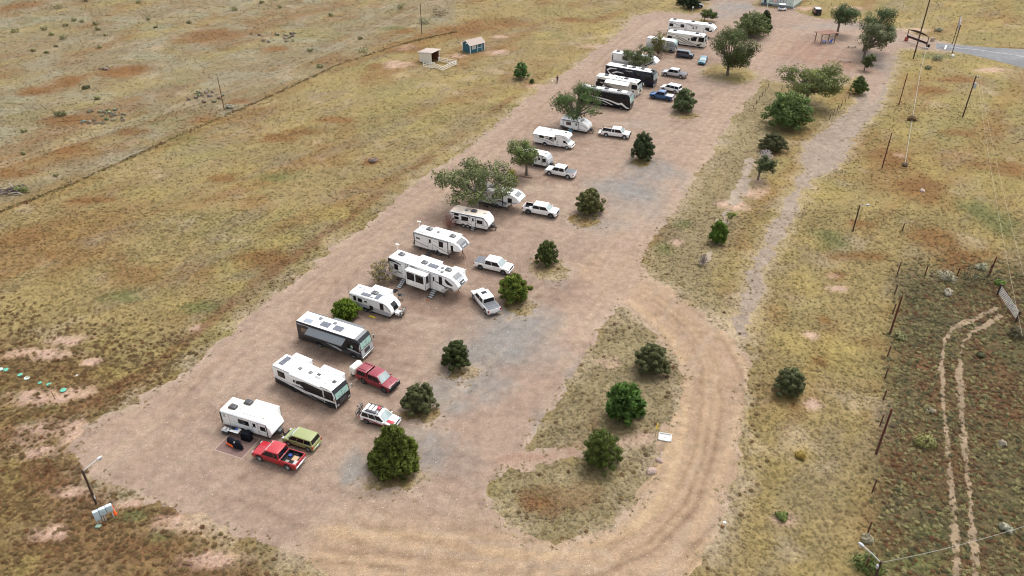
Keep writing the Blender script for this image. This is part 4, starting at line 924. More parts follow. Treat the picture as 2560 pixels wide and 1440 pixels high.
def suv(label, rear, front, nearside, paint, w=1.88, H=1.78, hood=1.05, nose=.85, tailo=.85, kind='suv', rim=None, bump=None, roofpaint=None, name='car', cat='car', wb=None, c=None, h=None, r=.36, n_side=3, wsm=None):
    if c is None:
        a, b, h = place(rear, front); mid = (a+b)/2; n = Vector((-math.sin(h), math.cos(h), 0)); c = mid - n*nearside*(w/2-.12); WB = wb or (b-a).length
    else: WB = wb
    off = (nose-tailo)/2; L = WB+nose+tailo; fx_, rx_ = WB/2-off, -WB/2-off
    t = thing(name, label, cat, (c[0]+math.cos(h)*off, c[1]+math.sin(h)*off, .012), h)
    zb = .34 if kind != 'suv' else .42; hb = w/2
    cf = fx_-.28 if kind != 'box' else fx_-.02
    top = [(-L/2, hood-.12), (-L/2+.05, hood+.02), (cf, hood+.02), (cf+.35, hood-.03), (L/2-.12, hood-.16 if kind!='jeep' else hood-.02), (L/2, hood-.34)]
    part('body', MB().prism(arch_profile(-L/2, L/2, zb, top, [rx_,fx_], r+.07), -hb, hb), paint, t, bevel=.07, seg=3)
    rf = {'suv':(-L/2+.10,-L/2+.34,cf-.72,cf+.12),'sedan':(-L/2+.42,-L/2+.95,cf-.95,cf+.18),'box':(-L/2+.06,-L/2+.24,cf-.55,cf+.18),'jeep':(-L/2+.04,-L/2+.10,cf-.34,cf+.02)}[kind]
    cabin(t, rf, hood, H, w-.06, w-.30 if kind!='jeep' else w-.16, paint, n_side=n_side, roofpaint=roofpaint, wsm=wsm)
    common(t, L, w, zb, hood, paint, r, [fx_,rx_], bump or paint, M_BLACK, rim, mx=cf-.1, mz=hood+.10)
    part('sill', MB().box(rx_+r+.1, fx_-r-.1, -hb-.006, -hb+.05, zb-.02, zb+.12).box(rx_+r+.1, fx_-r-.1, hb-.05, hb+.006, zb-.02, zb+.12), M_BLACK, t)
    t['dims'] = (L, w, H, hood, fx_, rx_); return t

# ---- the cars and pickups, near to far
t = pickup('red extended cab pickup with open cluttered bed, nearest truck', (723,1175.5),(653,1153), 1, M_RED, cab='ext')
L_,w_,cr_,zb_,_,_ = t['dims']
part('bed_load', MB().box(-L_/2+.45,-L_/2+1.1,-.5,.2,.73,.90), mat('cardboard',(.42,.28,.17),.9), t, bevel=.02)
part('bed_load', MB().box(-L_/2+.15,-L_/2+.6,.1,.7,.73,.95), M_LGREY, t, bevel=.03)
part('bed_load', MB().tube([(cr_-.55,-.3,.73),(cr_-.55,-.3,1.02)],.20,12), mat('blue_bucket',(.015,.04,.25),.5), t)
part('bed_load', MB().box(-L_/2+1.2,-L_/2+1.6,.3,.75,.73,.85), M_WOODG, t)
t = suv('lime green boxy hatchback between the red pickup and nearest trailer', (772.5,1128.8),(723.8,1113), 1, M_GREENC, w=1.80, H=1.68, hood=1.02, nose=.80, tailo=.66, kind='box', r=.34)
t = suv('white station wagon with red stripes, roof rack and bicycles behind', (921,1060),(966,1074), -1, M_WCAR, wb=2.75, w=1.80, H=1.74, hood=1.0, kind='suv', rim=M_RIMD, r=.36)
L_,w_,H_,hd_,fx_,rx_ = t['dims']
part('hood_stripe', MB().box(fx_-.2,L_/2-.14,-.62,-.18,hd_-.05,hd_+.022), M_RED, t, bevel=.01)
part('side_stripe', MB().prism([(rx_+.5,.62),(fx_-.5,.48),(fx_-.5,.66),(rx_+.3,.86)],-w_/2-.012,-w_/2+.02), M_MAROON, t)
part('side_stripe', MB().prism([(rx_+.5,.62),(fx_-.5,.48),(fx_-.5,.66),(rx_+.3,.86)],w_/2-.02,w_/2+.012), M_MAROON, t)
rk = part('roof_rack', MB().box(-L_/2+.5,fx_-1.1,-.68,-.62,H_+.08,H_+.13).box(-L_/2+.5,fx_-1.1,.62,.68,H_+.08,H_+.13), M_BLACK, t)
for x in (-1.4,-.9,-.4,.05): part('crossbar', MB().box(x-.03,x+.03,-.68,.68,H_+.04,H_+.09), M_BLACK, rk)
part('jerry_can', MB().box(-.35,.05,.0,.4,H_+.10,H_+.34), M_RED, t, bevel=.03)
part('recovery_board', MB().box(-1.5,-.1,-.62,-.32,H_+.09,H_+.14), M_DGREY, t, bevel=.01)
part('fender_flare', MB().box(rx_-.5,rx_+.5,-w_/2-.02,-w_/2+.05,.78,.86).box(fx_-.5,fx_+.5,-w_/2-.02,-w_/2+.05,.78,.86), M_RED, t, bevel=.02)
def bicycle(label, base, h, col):
    b_ = thing('bicycle', label, 'bicycle', base, h)
    for x in (-.52,.52):
        mb = MB(); n = 18; pts = [(x+math.sin(2*math.pi*k/n)*.33,0,.33+math.cos(2*math.pi*k/n)*.33) for k in range(n+1)]; mb.tube(pts,.025,5,False)
        w_ = part('wheel', mb, M_TYRE, b_); sp = MB()
        for k in range(6): a = k*math.pi/6; sp.tube([(x-math.sin(a)*.31,0,.33-math.cos(a)*.31),(x+math.sin(a)*.31,0,.33+math.cos(a)*.31)],.006,3)
        part('spokes', sp, M_CHROME, w_)
    fr = MB()
    for p,q in (((-.52,0,.33),(-.08,0,.33)),((-.08,0,.33),(.40,0,.78)),((-.16,0,.80),(.40,0,.82)),((-.08,0,.33),(-.18,0,.88)),((-.52,0,.33),(-.16,0,.80)),((.52,0,.33),(.38,0,.95))): fr.tube([p,q],.022,5)
    part('frame', fr, col, b_); part('saddle', MB().box(-.32,-.06,-.07,.07,.88,.94), M_BLACK, b_, bevel=.03)
    part('handlebar', MB().tube([(.36,-.28,.98),(.38,0,.96),(.36,.28,.98)],.018,5), M_BLACK, b_); return b_
h = t.rotation_euler.z; bk = Matrix.Rotation(h,3,'Z')
for i,(dx,lab,cl) in enumerate(((.22,'black bicycle hung right behind the white wagon',M_BLACK),(.55,'silver bicycle on the outer rack behind the white wagon',M_LGREY))):
    p = Vector(t.location)+bk@Vector((-L_/2-dx-.1,(i-.5)*.25,.62)); bicycle(lab, p, h+math.pi/2+.06*i, cl)
part('bike_rack', MB().box(-L_/2-.85,-L_/2,-.05,.05,.55,.62).box(-L_/2-.4,-L_/2-.32,-.5,.5,.58,.66).box(-L_/2-.72,-L_/2-.64,-.5,.5,.58,.66).box(-L_/2-.1,-L_/2-.02,-.04,.04,.55,1.3), M_BLACK, t)
t = pickup('crimson pickup with matching canopy and black nose cover', (908.8,958.8),(960,981), -1, M_MAROON, bed='cap', rim=M_RIMD, bump=M_BLACK)
L_,w_,cr_,zb_,fx_,_ = t['dims']
part('nose_cover', MB().prism([(L_/2+.10,.45),(L_/2+.06,zb_-.14),(L_/2-.30,zb_-.055),(L_/2-.30,zb_-.10),(L_/2-.02,zb_-.25),(L_/2-.02,.45)],-w_/2-.02,w_/2+.02), M_BLACK, t, bevel=.03)
h = t.rotation_euler.z; p = Vector(t.location)+Matrix.Rotation(h,3,'Z')@Vector((-L_/2-.75,0,0))
bc = thing('covered_bicycle_carrier','white tarp covered bicycle carrier behind the crimson pickup','carrier',(p.x,p.y,0),h)
part('cover', MB().prism([(-.45,.85),(.05,.55),(.48,.7),(.45,1.55),(.1,1.85),(-.40,1.70)],-.85,.85), M_TARP, bc, bevel=.14, seg=3)
part('frame', MB().box(-.35,.75,-.05,.05,.45,.55).box(-.2,-.1,-.6,.6,.45,.62), M_BLACK, bc)
wheel(bc,-.25,-.45,.30,.10,M_RIMD,-1); wheel(bc,-.25,.45,.30,.10,M_RIMD,1)
t = pickup('white crew cab pickup with black bed cover, its tailgate to the camera', (1215,786),(1185,750), 1, M_WCAR, bed='tonneau', wb=3.75)
part('sunroof', MB().box(.1,.75,-.40,.40,1.94,1.965), M_GLASS, t, bevel=.01)
pickup('white crew cab pickup with grey folding bed cover and black wheels', (1200.3,674.2),(1256.9,687.5), -1, M_WCAR, bed='tonneau', rim=M_RIMD, bump=M_WCAR)
t = pickup('white heavy duty pickup with open black bed and black flares', (1320,535.5),(1375.8,546), -1, M_WCAR, rim=M_RIMD, flare=M_BLACK, hood=1.22, r=.44)
L_,w_,cr_,zb_,_,_ = t['dims']; part('bed_load', MB().box(-L_/2+.9,-L_/2+1.4,-.3,.3,.73,.98), M_LGREY, t, bevel=.04)
pickup('white pickup with silver bed cover parked nose to the small trailer', (1420,448),(1374.2,438.8), 1, M_WCAR, bed='tonneau', flare=None)
t = pickup('white pickup with black brush guard and rack over an open bed', (1513.8,342.5),(1559.5,348.3), -1, M_WCAR, cab='ext', bump=M_BLACK)
L_,w_,cr_,zb_,_,_ = t['dims']
part('ladder_rack', MB().tube([(-L_/2+.1,-.9,zb_+.05),(-L_/2+.1,-.9,zb_+.45),(-L_/2+.1,.9,zb_+.45),(-L_/2+.1,.9,zb_+.05)],.03,5).tube([(cr_-.2,-.9,zb_+.05),(cr_-.2,-.9,zb_+.45),(cr_-.2,.9,zb_+.45),(cr_-.2,.9,zb_+.05)],.03,5).tube([(-L_/2-.5,-.9,zb_+.45),(cr_-.2,-.9,zb_+.45)],.03,5).tube([(-L_/2-.5,.9,zb_+.45),(cr_-.2,.9,zb_+.45)],.03,5), M_BLACK, t)
part('brush_guard', MB().tube([(L_/2+.14,-.8,.5),(L_/2+.14,-.75,1.05),(L_/2+.14,.75,1.05),(L_/2+.14,.8,.5)],.04,6).tube([(L_/2+.14,-.8,.75),(L_/2+.14,.8,.75)],.03,6), M_BLACK, t)
part('open_tailgate', MB().box(-L_/2-.55,-L_/2,-.85,.85,.66,.71), M_WCAR, t)
pickup('bright blue pickup with pale bed cover behind the small grey green tree', (1668.2,253.7),(1633.4,247.8), 1, M_BLUEC, bed='tonneau', w=1.88, rim=M_RIMD)
o = [c for c in COL.objects if c.name.startswith('bed_cover')][-1]; o.data.materials[0] = M_SILVC
suv('white sport utility parked beside the blue pickup', (1687.8,234.7),(1656.6,227.7), 1, M_WCAR, wb=2.95, w=1.93, H=1.82, hood=1.08, nose=.9, tailo=1.05, r=.39)
pickup('silver crew cab pickup with dark bed cover', (1701.9,196.9),(1663.7,190.9), 1, M_SILVC, bed='tonneau', bump=M_BLACK)
suv('dark slate off road wagon beside the silver cab motorhome', (1696,144),(1725,147.6), -1, M_STEELB, w=1.86, H=1.84, hood=1.14, nose=.62, tailo=.68, kind='jeep', r=.42, rim=M_RIMD, bump=M_BLACK, n_side=3)
p = gp(1757,157); suv('teal hatchback parked under the big spreading elm', None, None, -1, M_TEAL, w=1.76, H=1.48, hood=.92, nose=.85, tailo=.75, kind='sedan', c=p, h=R(-112), wb=2.65, r=.32, n_side=2)
p = gp(1738,18); suv('black sport utility with pale nose half hidden by a dark tree', None, None, -1, M_BLKC, w=1.95, H=1.9, hood=1.1, c=p, h=R(-14), wb=2.95, r=.40, bump=M_WCAR)
p = gp(1756,-1); suv('grey van at the top edge beside the asphalt patch', None, None, -1, M_GREY, w=1.95, H=2.0, hood=1.15, c=p, h=R(-10), wb=3.2, nose=.8, tailo=1.1, r=.37)
p = gp(1850,-4); suv('dark car at the very top edge above the asphalt patch', None, None, -1, M_BLKC, w=1.8, H=1.5, hood=.95, c=p, h=R(-8), wb=2.7, kind='sedan', r=.33)
p = gp(2041,35); t = suv('black off road wagon with pale roof seen from behind on the grass', None, None, -1, M_BLKC, w=1.86, H=1.84, hood=1.14, nose=.62, tailo=.68, kind='jeep', c=p, h=R(84), wb=2.6, r=.42, rim=M_RIMD, bump=M_BLACK, roofpaint=M_LGREY)
part('spare_wheel', MB().tube([(-t['dims'][0]/2-.02,0,1.05),(-t['dims'][0]/2-.24,0,1.05)],.38,16), M_TYRE, t)
# golf cart
p = gp(1955,26); t = thing('golf_cart','white golf cart with canopy in front of the office','golf cart',(p.x,p.y,.012),R(-8))
part('body', MB().prism([(-1.15,.32),(1.15,.32),(1.2,.62),(.85,.80),(.62,.46),(-.1,.46),(-.15,.72),(-1.1,.78)],-.58,.58), M_WCAR, t, bevel=.06)
part('seat', MB().box(-.62,-.12,-.52,.52,.72,.84).box(-.72,-.60,-.52,.52,.80,1.25), M_CLOTH_B, t, bevel=.04)
for x in (-1.0,.72):
    for s in (-1,1): part('canopy_post', MB().tube([(x,s*.52,.7),(x*.85,s*.52,1.8)],.022,5), M_BLACK, t)
part('canopy', MB().box(-1.1,.8,-.62,.62,1.80,1.87), M_WPAINT, t, bevel=.03)
part('windshield', MB().box(.60,.63,-.5,.5,.85,1.75), M_WSHIELD, t); part('steering_wheel', MB().tube([(.35,-.25,.95),(.42,-.25,1.0)],.16,12), M_BLACK, t)
for x in (-.8,.8):
    for s in (-1,1): wheel(t,x,s*.52,.23,.16,M_RIM,s)
# ================================================================ TRAILERS AND MOTORHOMES
class RV:
    def __init__(s, kind, label, cat, c, hd, L, W_, H, z0, paint, roof, name, nose=None, lower=None):
        s.kind, s.L, s.W, s.H, s.z0, s.paint = kind, L, W_, H, z0, paint
        t = s.t = thing(name, label, cat, (c[0], c[1], .012), R(hd)); hb = s.hb = W_/2; x0, x1 = -L/2, L/2
        if kind == 'tt':   s.nose = [(x1-.35,z0),(x1,z0+.62),(x1-.22,z0+1.35),(x1-.95,H)]
        elif kind == 'ttr':s.nose = [(x1-.45,z0),(x1-.05,z0+.45),(x1,z0+.75),(x1-.22,z0+1.25),(x1-.65,H-.42),(x1-1.25,H-.12),(x1-1.9,H)]
        elif kind == 'fw': s.nose = [(x1-2.55,z0),(x1-2.35,z0+.95),(x1-.75,z0+1.0),(x1-.16,z0+1.30),(x1,z0+1.75),(x1-.12,H-.95),(x1-.62,H-.38),(x1-1.35,H-.06),(x1-1.9,H)]
        elif kind == 'ca': s.nose = [(x1-.12,z0),(x1,z0+.45),(x1-.03,z0+1.30),(x1-.20,H-.52),(x1-.50,H-.10),(x1-.95,H)]
        elif kind == 'cc': s.nose = [(x1-.25,z0),(x1-1.55,z0+.0)]  # replaced below
        if nose: s.nose = nose
        if kind == 'cc':
            s.nose = [(x1-2.05,z0),(x1-2.05,1.75),(x1-1.2,1.80),(x1-.72,2.02),(x1-.62,2.35),(x1-.95,H-.12),(x1-1.5,H)]
        prof = [(x0,z0)] + s.nose + [(x0+.16,H),(x0,H-.14)]
        s.prof = prof
        part('body', MB().prism(prof, -hb, hb), paint, t, bevel=.085, seg=3)
        xr = s.nose[-1][0]
        part('roof', MB().box(x0+.12, xr-.02, -hb+.10, hb-.10, H-.02, H+.022), roof, t, bevel=.01)
        for sg in (-1,1):
            y0,y1 = sorted((sg*(hb-.02), sg*(hb+.022))); part('roof_rail', MB().box(x0+.10, xr-.05, y0, y1, H-.15, H-.105), M_GREY if paint in (M_WHITE,M_IVORY) else M_BLACK, t)
        part('underframe', MB().box(x0+.3, (x1-2.8 if kind in('fw','cc') else x1-.6), -hb+.25, hb-.25, max(.30,z0-.22), z0+.05), M_BLACK, t)
        # rear: window, lights, bumper
        for sg in (-1,1): part('tail_light', MB().box(x0-.012,x0+.03, sg*(hb-.25)-.07, sg*(hb-.25)+.07, z0+.35, z0+.62), M_TAIL, t)
        part('rear_window', MB().box(x0-.015,x0+.03,-.55,.55,z0+(H-z0)*.55,z0+(H-z0)*.80), M_GLASS, t)
        part('rear_bumper', MB().box(x0-.14,x0+.02,-hb+.1,hb-.1,z0-.10,z0+.05), M_BLACK, t)
    def X(s,u): return -s.L/2 + s.L*u
    def Z(s,v): return s.z0 + (s.H-s.z0)*v
    def sides(s, which): return {'n':(-1,),'f':(1,),'b':(-1,1)}[which]
    def rect(s, name, u0,u1,v0,v1, m, which='n', out=.018, bevel=.006, parent=None, off=0.0):
        for sg in s.sides(which):
            y0,y1 = sorted((sg*(s.hb+off-.02), sg*(s.hb+off+out)))
            o = part(name, MB().box(s.X(u0),s.X(u1),y0,y1,s.Z(v0),s.Z(v1)), m, parent or s.t, bevel=bevel)
        return o
    def win(s, *a, which='n', m=None):
        for (u0,u1,v0,v1) in a:
            for sg in s.sides(which):
                y0,y1 = sorted((sg*(s.hb-.02), sg*(s.hb+.022)))
                o = part('window', MB().box(s.X(u0),s.X(u1),y0,y1,s.Z(v0),s.Z(v1)), m or M_GLASS, s.t, bevel=.008)
                y0,y1 = sorted((sg*(s.hb-.02), sg*(s.hb+.012))); e=.045
                part('frame', MB().box(s.X(u0)-e,s.X(u1)+e,y0,y1,s.Z(v0)-e,s.Z(v1)+e), M_BLACK, o)
    def door(s, u0, u1, v0=.03, v1=.86, m=None, which='n', window=True):
        for sg in s.sides(which):
            y0,y1 = sorted((sg*(s.hb-.02), sg*(s.hb+.028)))
            d = part('door', MB().box(s.X(u0),s.X(u1),y0,y1,s.Z(v0),s.Z(v1)), m or s.paint, s.t, bevel=.012)
            y0,y1 = sorted((sg*(s.hb-.02), sg*(s.hb+.010))); e=.03
            part('door_frame', MB().box(s.X(u0)-e,s.X(u1)+e,y0,y1,s.Z(v0)-e,s.Z(v1)+e), M_GREY, d)
            y0,y1 = sorted((sg*(s.hb+.02), sg*(s.hb+.06))); part('handle', MB().box(s.X(u0)+.06,s.X(u0)+.12,y0,y1,s.Z(.42),s.Z(.42)+.10), M_BLACK, d)
            if window:
                w_=s.X(u1)-s.X(u0); y0,y1 = sorted((sg*(s.hb+.01), sg*(s.hb+.04)))
                part('door_window', MB().box(s.X(u0)+w_*.25,s.X(u1)-w_*.25,y0,y1,s.Z(.50),s.Z(.76)), M_GLASS, d, bevel=.006)
    def stripe(s, m, *polys, which='b', out=.007):
        for pl in polys:
            for sg in s.sides(which):
                y0,y1 = sorted((sg*(s.hb-.03), sg*(s.hb+out)))
                part('stripe', MB().prism([(s.X(u),s.Z(v)) for u,v in pl], y0, y1), m, s.t)
    def ac(s, *us, m=None, w=0.0):
        for u in us:
            q = u if isinstance(u,tuple) else (u,w); x = s.X(q[0]); y = q[1]*s.hb
            mb = MB().prism([(x-.52,s.H),(x+.50,s.H),(x+.42,s.H+.24),(x+.25,s.H+.30),(x-.30,s.H+.30),(x-.48,s.H+.20)], y-.34, y+.34)
            o = part('air_conditioner', mb, m or M_GREY, s.t, bevel=.06); part('grille', MB().box(x-.30,x+.2,y-.2,y+.2,s.H+.29,s.H+.308), M_DGREY, o)
    def vent(s, *pts, m=None):
        for u,w in pts:
            x,y = s.X(u), w*s.hb; part('roof_vent', MB().box(x-.22,x+.22,y-.22,y+.22,s.H+.01,s.H+.14), m or M_LGREY, s.t, bevel=.05)
    def hatch(s, *pts, m=None):
        for u,w in pts:
            x,y = s.X(u), w*s.hb; part('skylight', MB().box(x-.42,x+.42,y-.30,y+.30,s.H+.01,s.H+.10), m or M_ROOF, s.t, bevel=.04)
    def solar(s, *r_, m=None):
        for u0,u1,w0,w1 in r_:
            x0,x1,y0,y1 = s.X(u0),s.X(u1),w0*s.hb,w1*s.hb
            o = part('solar_panel', MB().box(x0,x1,y0,y1,s.H+.05,s.H+.085), m or M_SOLAR, s.t)
            mb = MB(); n = 4
            for i in range(n+1): x = x0+(x1-x0)*i/n; mb.box(x-.012,x+.012,y0-.005,y1+.005,s.H+.082,s.H+.092)
            part('cell_line', mb, M_GREY, o); part('bracket', MB().box(x0+.05,x0+.12,y0,y1,s.H,s.H+.05).box(x1-.12,x1-.05,y0,y1,s.H,s.H+.05), M_LGREY, o)
    def slide(s, sg, u0,u1,v0,v1,dep, wins=(), m=None, trim=M_DGREY, rf=None):
        y0,y1 = sorted((sg*(s.hb-.05), sg*(s.hb+dep)))
        o = part('slide_out', MB().box(s.X(u0),s.X(u1),y0,y1,s.Z(v0),s.Z(v1)), m or s.paint, s.t, bevel=.03)
        part('slide_trim', MB().box(s.X(u0)-.05,s.X(u1)+.05,*sorted((sg*(s.hb-.02),sg*(s.hb+.03))),s.Z(v0)-.05,s.Z(v1)+.05), trim, o)
        e = .03; yy = sorted((sg*(s.hb+dep-.03),sg*(s.hb+dep+.012)))
        mb = MB().box(s.X(u0)-.01,s.X(u0)+e,*yy,s.Z(v0),s.Z(v1)).box(s.X(u1)-e,s.X(u1)+.01,*yy,s.Z(v0),s.Z(v1)).box(s.X(u0)+e,s.X(u1)-e,*yy,s.Z(v1)-e,s.Z(v1)+.01)
        part('edge_trim', mb, trim, o)
        if rf: part('slide_roof', MB().box(s.X(u0)-.03,s.X(u1)+.03,y0,y1+.02,s.Z(v1)+.005,s.Z(v1)+.035), rf, o)
        for (a,b,c,d) in wins:
            yy = sorted((sg*(s.hb+dep-.02),sg*(s.hb+dep+.02))); part('window', MB().box(s.X(a),s.X(b),*yy,s.Z(c),s.Z(d)), M_GLASS, o, bevel=.006)
        return o
    def wheels(s, us, r=.36, rim=None, inset=.02):
        for u in us:
            for sg in (-1,1):
                wheel(s.t, s.X(u), sg*(s.hb-.14-inset), r, .24, rim or M_RIM, sg)
                x = s.X(u); pr = [(x+math.cos(math.pi*k/10)*(r+.07), max(s.z0-.0, r+math.sin(math.pi*k/10)*(r+.06))) for k in range(11)]
                y0,y1 = sorted((sg*(s.hb-.02), sg*(s.hb+.009))); part('wheel_well', MB().prism(pr, y0, y1), M_BLACK, s.t)
    def hitch(s, tanks=True):
        x = s.L/2; part('hitch', MB().tube([(x-.9,-.6,s.z0-.05),(x+.75,0,s.z0-.05)],.05,5).tube([(x-.9,.6,s.z0-.05),(x+.75,0,s.z0-.05)],.05,5).tube([(x+.6,0,.03),(x+.6,0,s.z0+.35)],.045,6).box(x+.68,x+.9,-.07,.07,s.z0-.08,s.z0+.06).box(x+.5,x+.7,-.15,.15,.0,.06), M_BLACK, s.t)
        if tanks: part('propane_cover', MB().box(x-.02,x+.42,-.36,.36,s.z0,s.z0+.55), M_DGREY, s.t, bevel=.10, seg=3)
    def legs(s, us=(.12,.9)):
        mb = MB()
        for u in us:
            for y in (-s.hb+.35, s.hb-.35): mb.tube([(s.X(u),y,-.012),(s.X(u),y,s.z0+.05)],.05,6).box(s.X(u)-.14,s.X(u)+.14,y-.14,y+.14,-.012,.04)
        part('stabiliser', mb, M_DGREY, s.t)
    def steps(s, u, n=3, run=.24, m=M_LGREY, w=.34):
        o = part('entry_steps', MB().tube([(s.X(u)-w,-s.hb+.05,s.Z(.03)),(s.X(u)-w,-s.hb-n*run-.1,-.01)],.03,4).tube([(s.X(u)+w,-s.hb+.05,s.Z(.03)),(s.X(u)+w,-s.hb-n*run-.1,-.01)],.03,4), M_BLACK, s.t)
        for i in range(n):
            z = s.Z(.0)*(1-(i+.6)/(n+.3)); y = -s.hb-(i+.3)*run; part('tread', MB().box(s.X(u)-w+.02,s.X(u)+w-.02,y-run*.46,y+run*.46,z-.02,z+.02), m, o)
    def cap(s, m, i0, i1, y=.86, name='front_cap', off=.012):
        part(name, MB().strip(s.nose[i0:i1], -s.hb*y, s.hb*y, off, .03), m, s.t)
    def awning(s, u0, u1, out=0.0, drop=.25, m=M_GREY, z=.93):
        if out == 0:
            part('awning', MB().tube([(s.X(u0),-s.hb-.09,s.Z(z)),(s.X(u1),-s.hb-.09,s.Z(z))],.08,8), m, s.t)
        else:
            a = (-s.hb-.02, s.Z(z)); b = (-s.hb-out, s.Z(z)-drop)
            o = part('awning', MB().add([(s.X(u0),a[0],a[1]),(s.X(u1),a[0],a[1]),(s.X(u1),b[0],b[1]),(s.X(u0),b[0],b[1]),(s.X(u0),a[0],a[1]-.025),(s.X(u1),a[0],a[1]-.025),(s.X(u1),b[0],b[1]-.025),(s.X(u0),b[0],b[1]-.025)],[(0,1,2,3),(7,6,5,4),(0,4,5,1),(1,5,6,2),(2,6,7,3),(3,7,4,0)]), m, s.t)
            part('awning_roller', MB().tube([(s.X(u0)-.05,b[0],b[1]),(s.X(u1)+.05,b[0],b[1])],.06,8), M_DGREY, o)
            for u in (u0,u1): part('awning_arm', MB().tube([(s.X(u),-s.hb-.03,s.Z(.45)),(s.X(u),b[0],b[1])],.025,4), M_DGREY, o)
    def antenna(s, u=.02, w=.8, h=1.1):
        x,y = s.X(u), w*s.hb; part('antenna', MB().tube([(x,y,s.H-.05),(x,y,s.H+h)],.025,5).box(x-.28,x+.28,y-.12,y+.12,s.H+h,s.H+h+.07), M_WPAINT, s.t)
    def coach_front(s, glass=M_SHADE, lower=M_BLACK, mask=M_GLASS, mirror=M_CHROME):
        n = s.nose; hb = s.hb
        part('front_mask', MB().strip(n[2:5], -hb*.97, hb*.97, .008, .03), mask, s.t)
        for sg in (-1,1):
            y0,y1 = sorted((sg*.03, sg*hb*.88)); a = [(n[2][0]-.0,n[2][1]+.06), n[3]]
            part('windshield', MB().strip([(n[2][0]+(n[3][0]-n[2][0])*f,n[2][1]+(n[3][1]-n[2][1])*f) for f in (.08,.5,.97)], y0, y1, .022, .03), glass, s.t)
            part('headlight', MB().box(n[1][0]-.05,n[1][0]+.02,*sorted((sg*hb*.62,sg*hb*.92)),s.z0+.40,s.z0+.62), M_HEAD, s.t, bevel=.02)
            y = sg*(hb+.28); part('mirror', MB().tube([(n[2][0]-.1,sg*hb*.98,n[3][1]-.1),(n[2][0]+.12,y,n[3][1]-.25)],.025,5).box(n[2][0]+.02,n[2][0]+.16,y-.10,y+.10,n[3][1]-.75,n[3][1]-.25), mirror, s.t)
        part('front_fascia', MB().strip([(n[0][0],n[0][1]+.02),n[1],n[2]], -hb*.97, hb*.97, .010, .03), lower, s.t)
        part('grille', MB().strip([(n[1][0]+(n[2][0]-n[1][0])*f, n[1][1]+(n[2][1]-n[1][1])*f) for f in (.1,.8)], -hb*.45, hb*.45, .024, .03), M_DGREY if lower is not M_BLACK else M_BLACK, s.t)
        part('wiper', MB().tube([(n[2][0]+.03,-.1,n[2][1]+.05),(n[2][0]-.05,-.75,n[2][1]+.42)],.014,4).tube([(n[2][0]+.03,.1,n[2][1]+.05),(n[2][0]-.05,.75,n[2][1]+.42)],.014,4), M_BLACK, s.t)

# A: cream roofed trailer, nearest
r = RV('tt','cream roofed white travel trailer, nearest of the row, with camp gear beside it','travel trailer',(-29.5,67.1),-21.5,6.9,2.4,2.62,.52,M_WHITE,M_CREAM,'travel_trailer')
r.win((.36,.56,.44,.72),(.79,.88,.40,.66)); r.win((.2,.5,.45,.75),which='f'); r.door(.62,.73); r.rect('hatch_door',.04,.15,.10,.90,M_WHITE,out=.02); r.rect('hatch_window',.06,.11,.58,.82,M_LGREY,out=.03)
r.stripe(M_LGREY,[(.16,.80),(.30,.86),(.30,.89),(.16,.84)],[(.2,.45),(.36,.38),(.36,.40),(.2,.475)],[(.6,.26),(.95,.20),(.95,.225),(.6,.285)]); r.stripe(M_DGREY,[(.20,.91),(.36,.84),(.32,.92)])
r.rect('corner_bar',.905,.92,.05,.90,M_DGREY,out=.05); r.rect('corner_bar',.008,.022,.1,.92,M_BLACK,out=.08); r.awning(.03,.93,m=M_LGREY,z=.95)
r.rect('seam',.175,.18,.02,.9,M_GREY,out=.008); r.rect('seam',.755,.76,.02,.9,M_GREY,out=.008)
r.hatch((.36,.1)); r.ac((.19,-.25),m=M_DGREY); r.ac((.36,.80),m=M_DGREY); r.vent((.82,-.35),m=M_CREAM)
part('roof_ladder', MB().box(r.X(.42),r.X(.66),-.75,-.55,r.H+.03,r.H+.06), M_LGREY, r.t); part('roof_patch', MB().box(r.X(.20),r.X(.28),-.95,-.65,r.H+.023,r.H+.03), M_WPAINT, r.t)
r.slide(1,.40,.86,.12,.90,.75,rf=M_CREAM,trim=M_DGREY); r.wheels((.42,.53)); r.hitch(); r.legs((.1,.88))
part('front_emblem', MB().strip([(r.nose[2][0]+(r.nose[3][0]-r.nose[2][0])*f, r.nose[2][1]+(r.nose[3][1]-r.nose[2][1])*f) for f in (.30,.38)],-.45,.25,.008,.012), M_LGREY, r.t); part('front_emblem', MB().strip([(r.nose[2][0]+(r.nose[3][0]-r.nose[2][0])*f, r.nose[2][1]+(r.nose[3][1]-r.nose[2][1])*f) for f in (.14,.19)],-.15,.30,.008,.012), M_LGREY, r.t)
part('front_skirt', MB().strip([(r.nose[0][0],r.nose[0][1]+.02),r.nose[1]],-r.hb*.96,r.hb*.96,.01,.02), M_DGREY, r.t)
RV_A = r
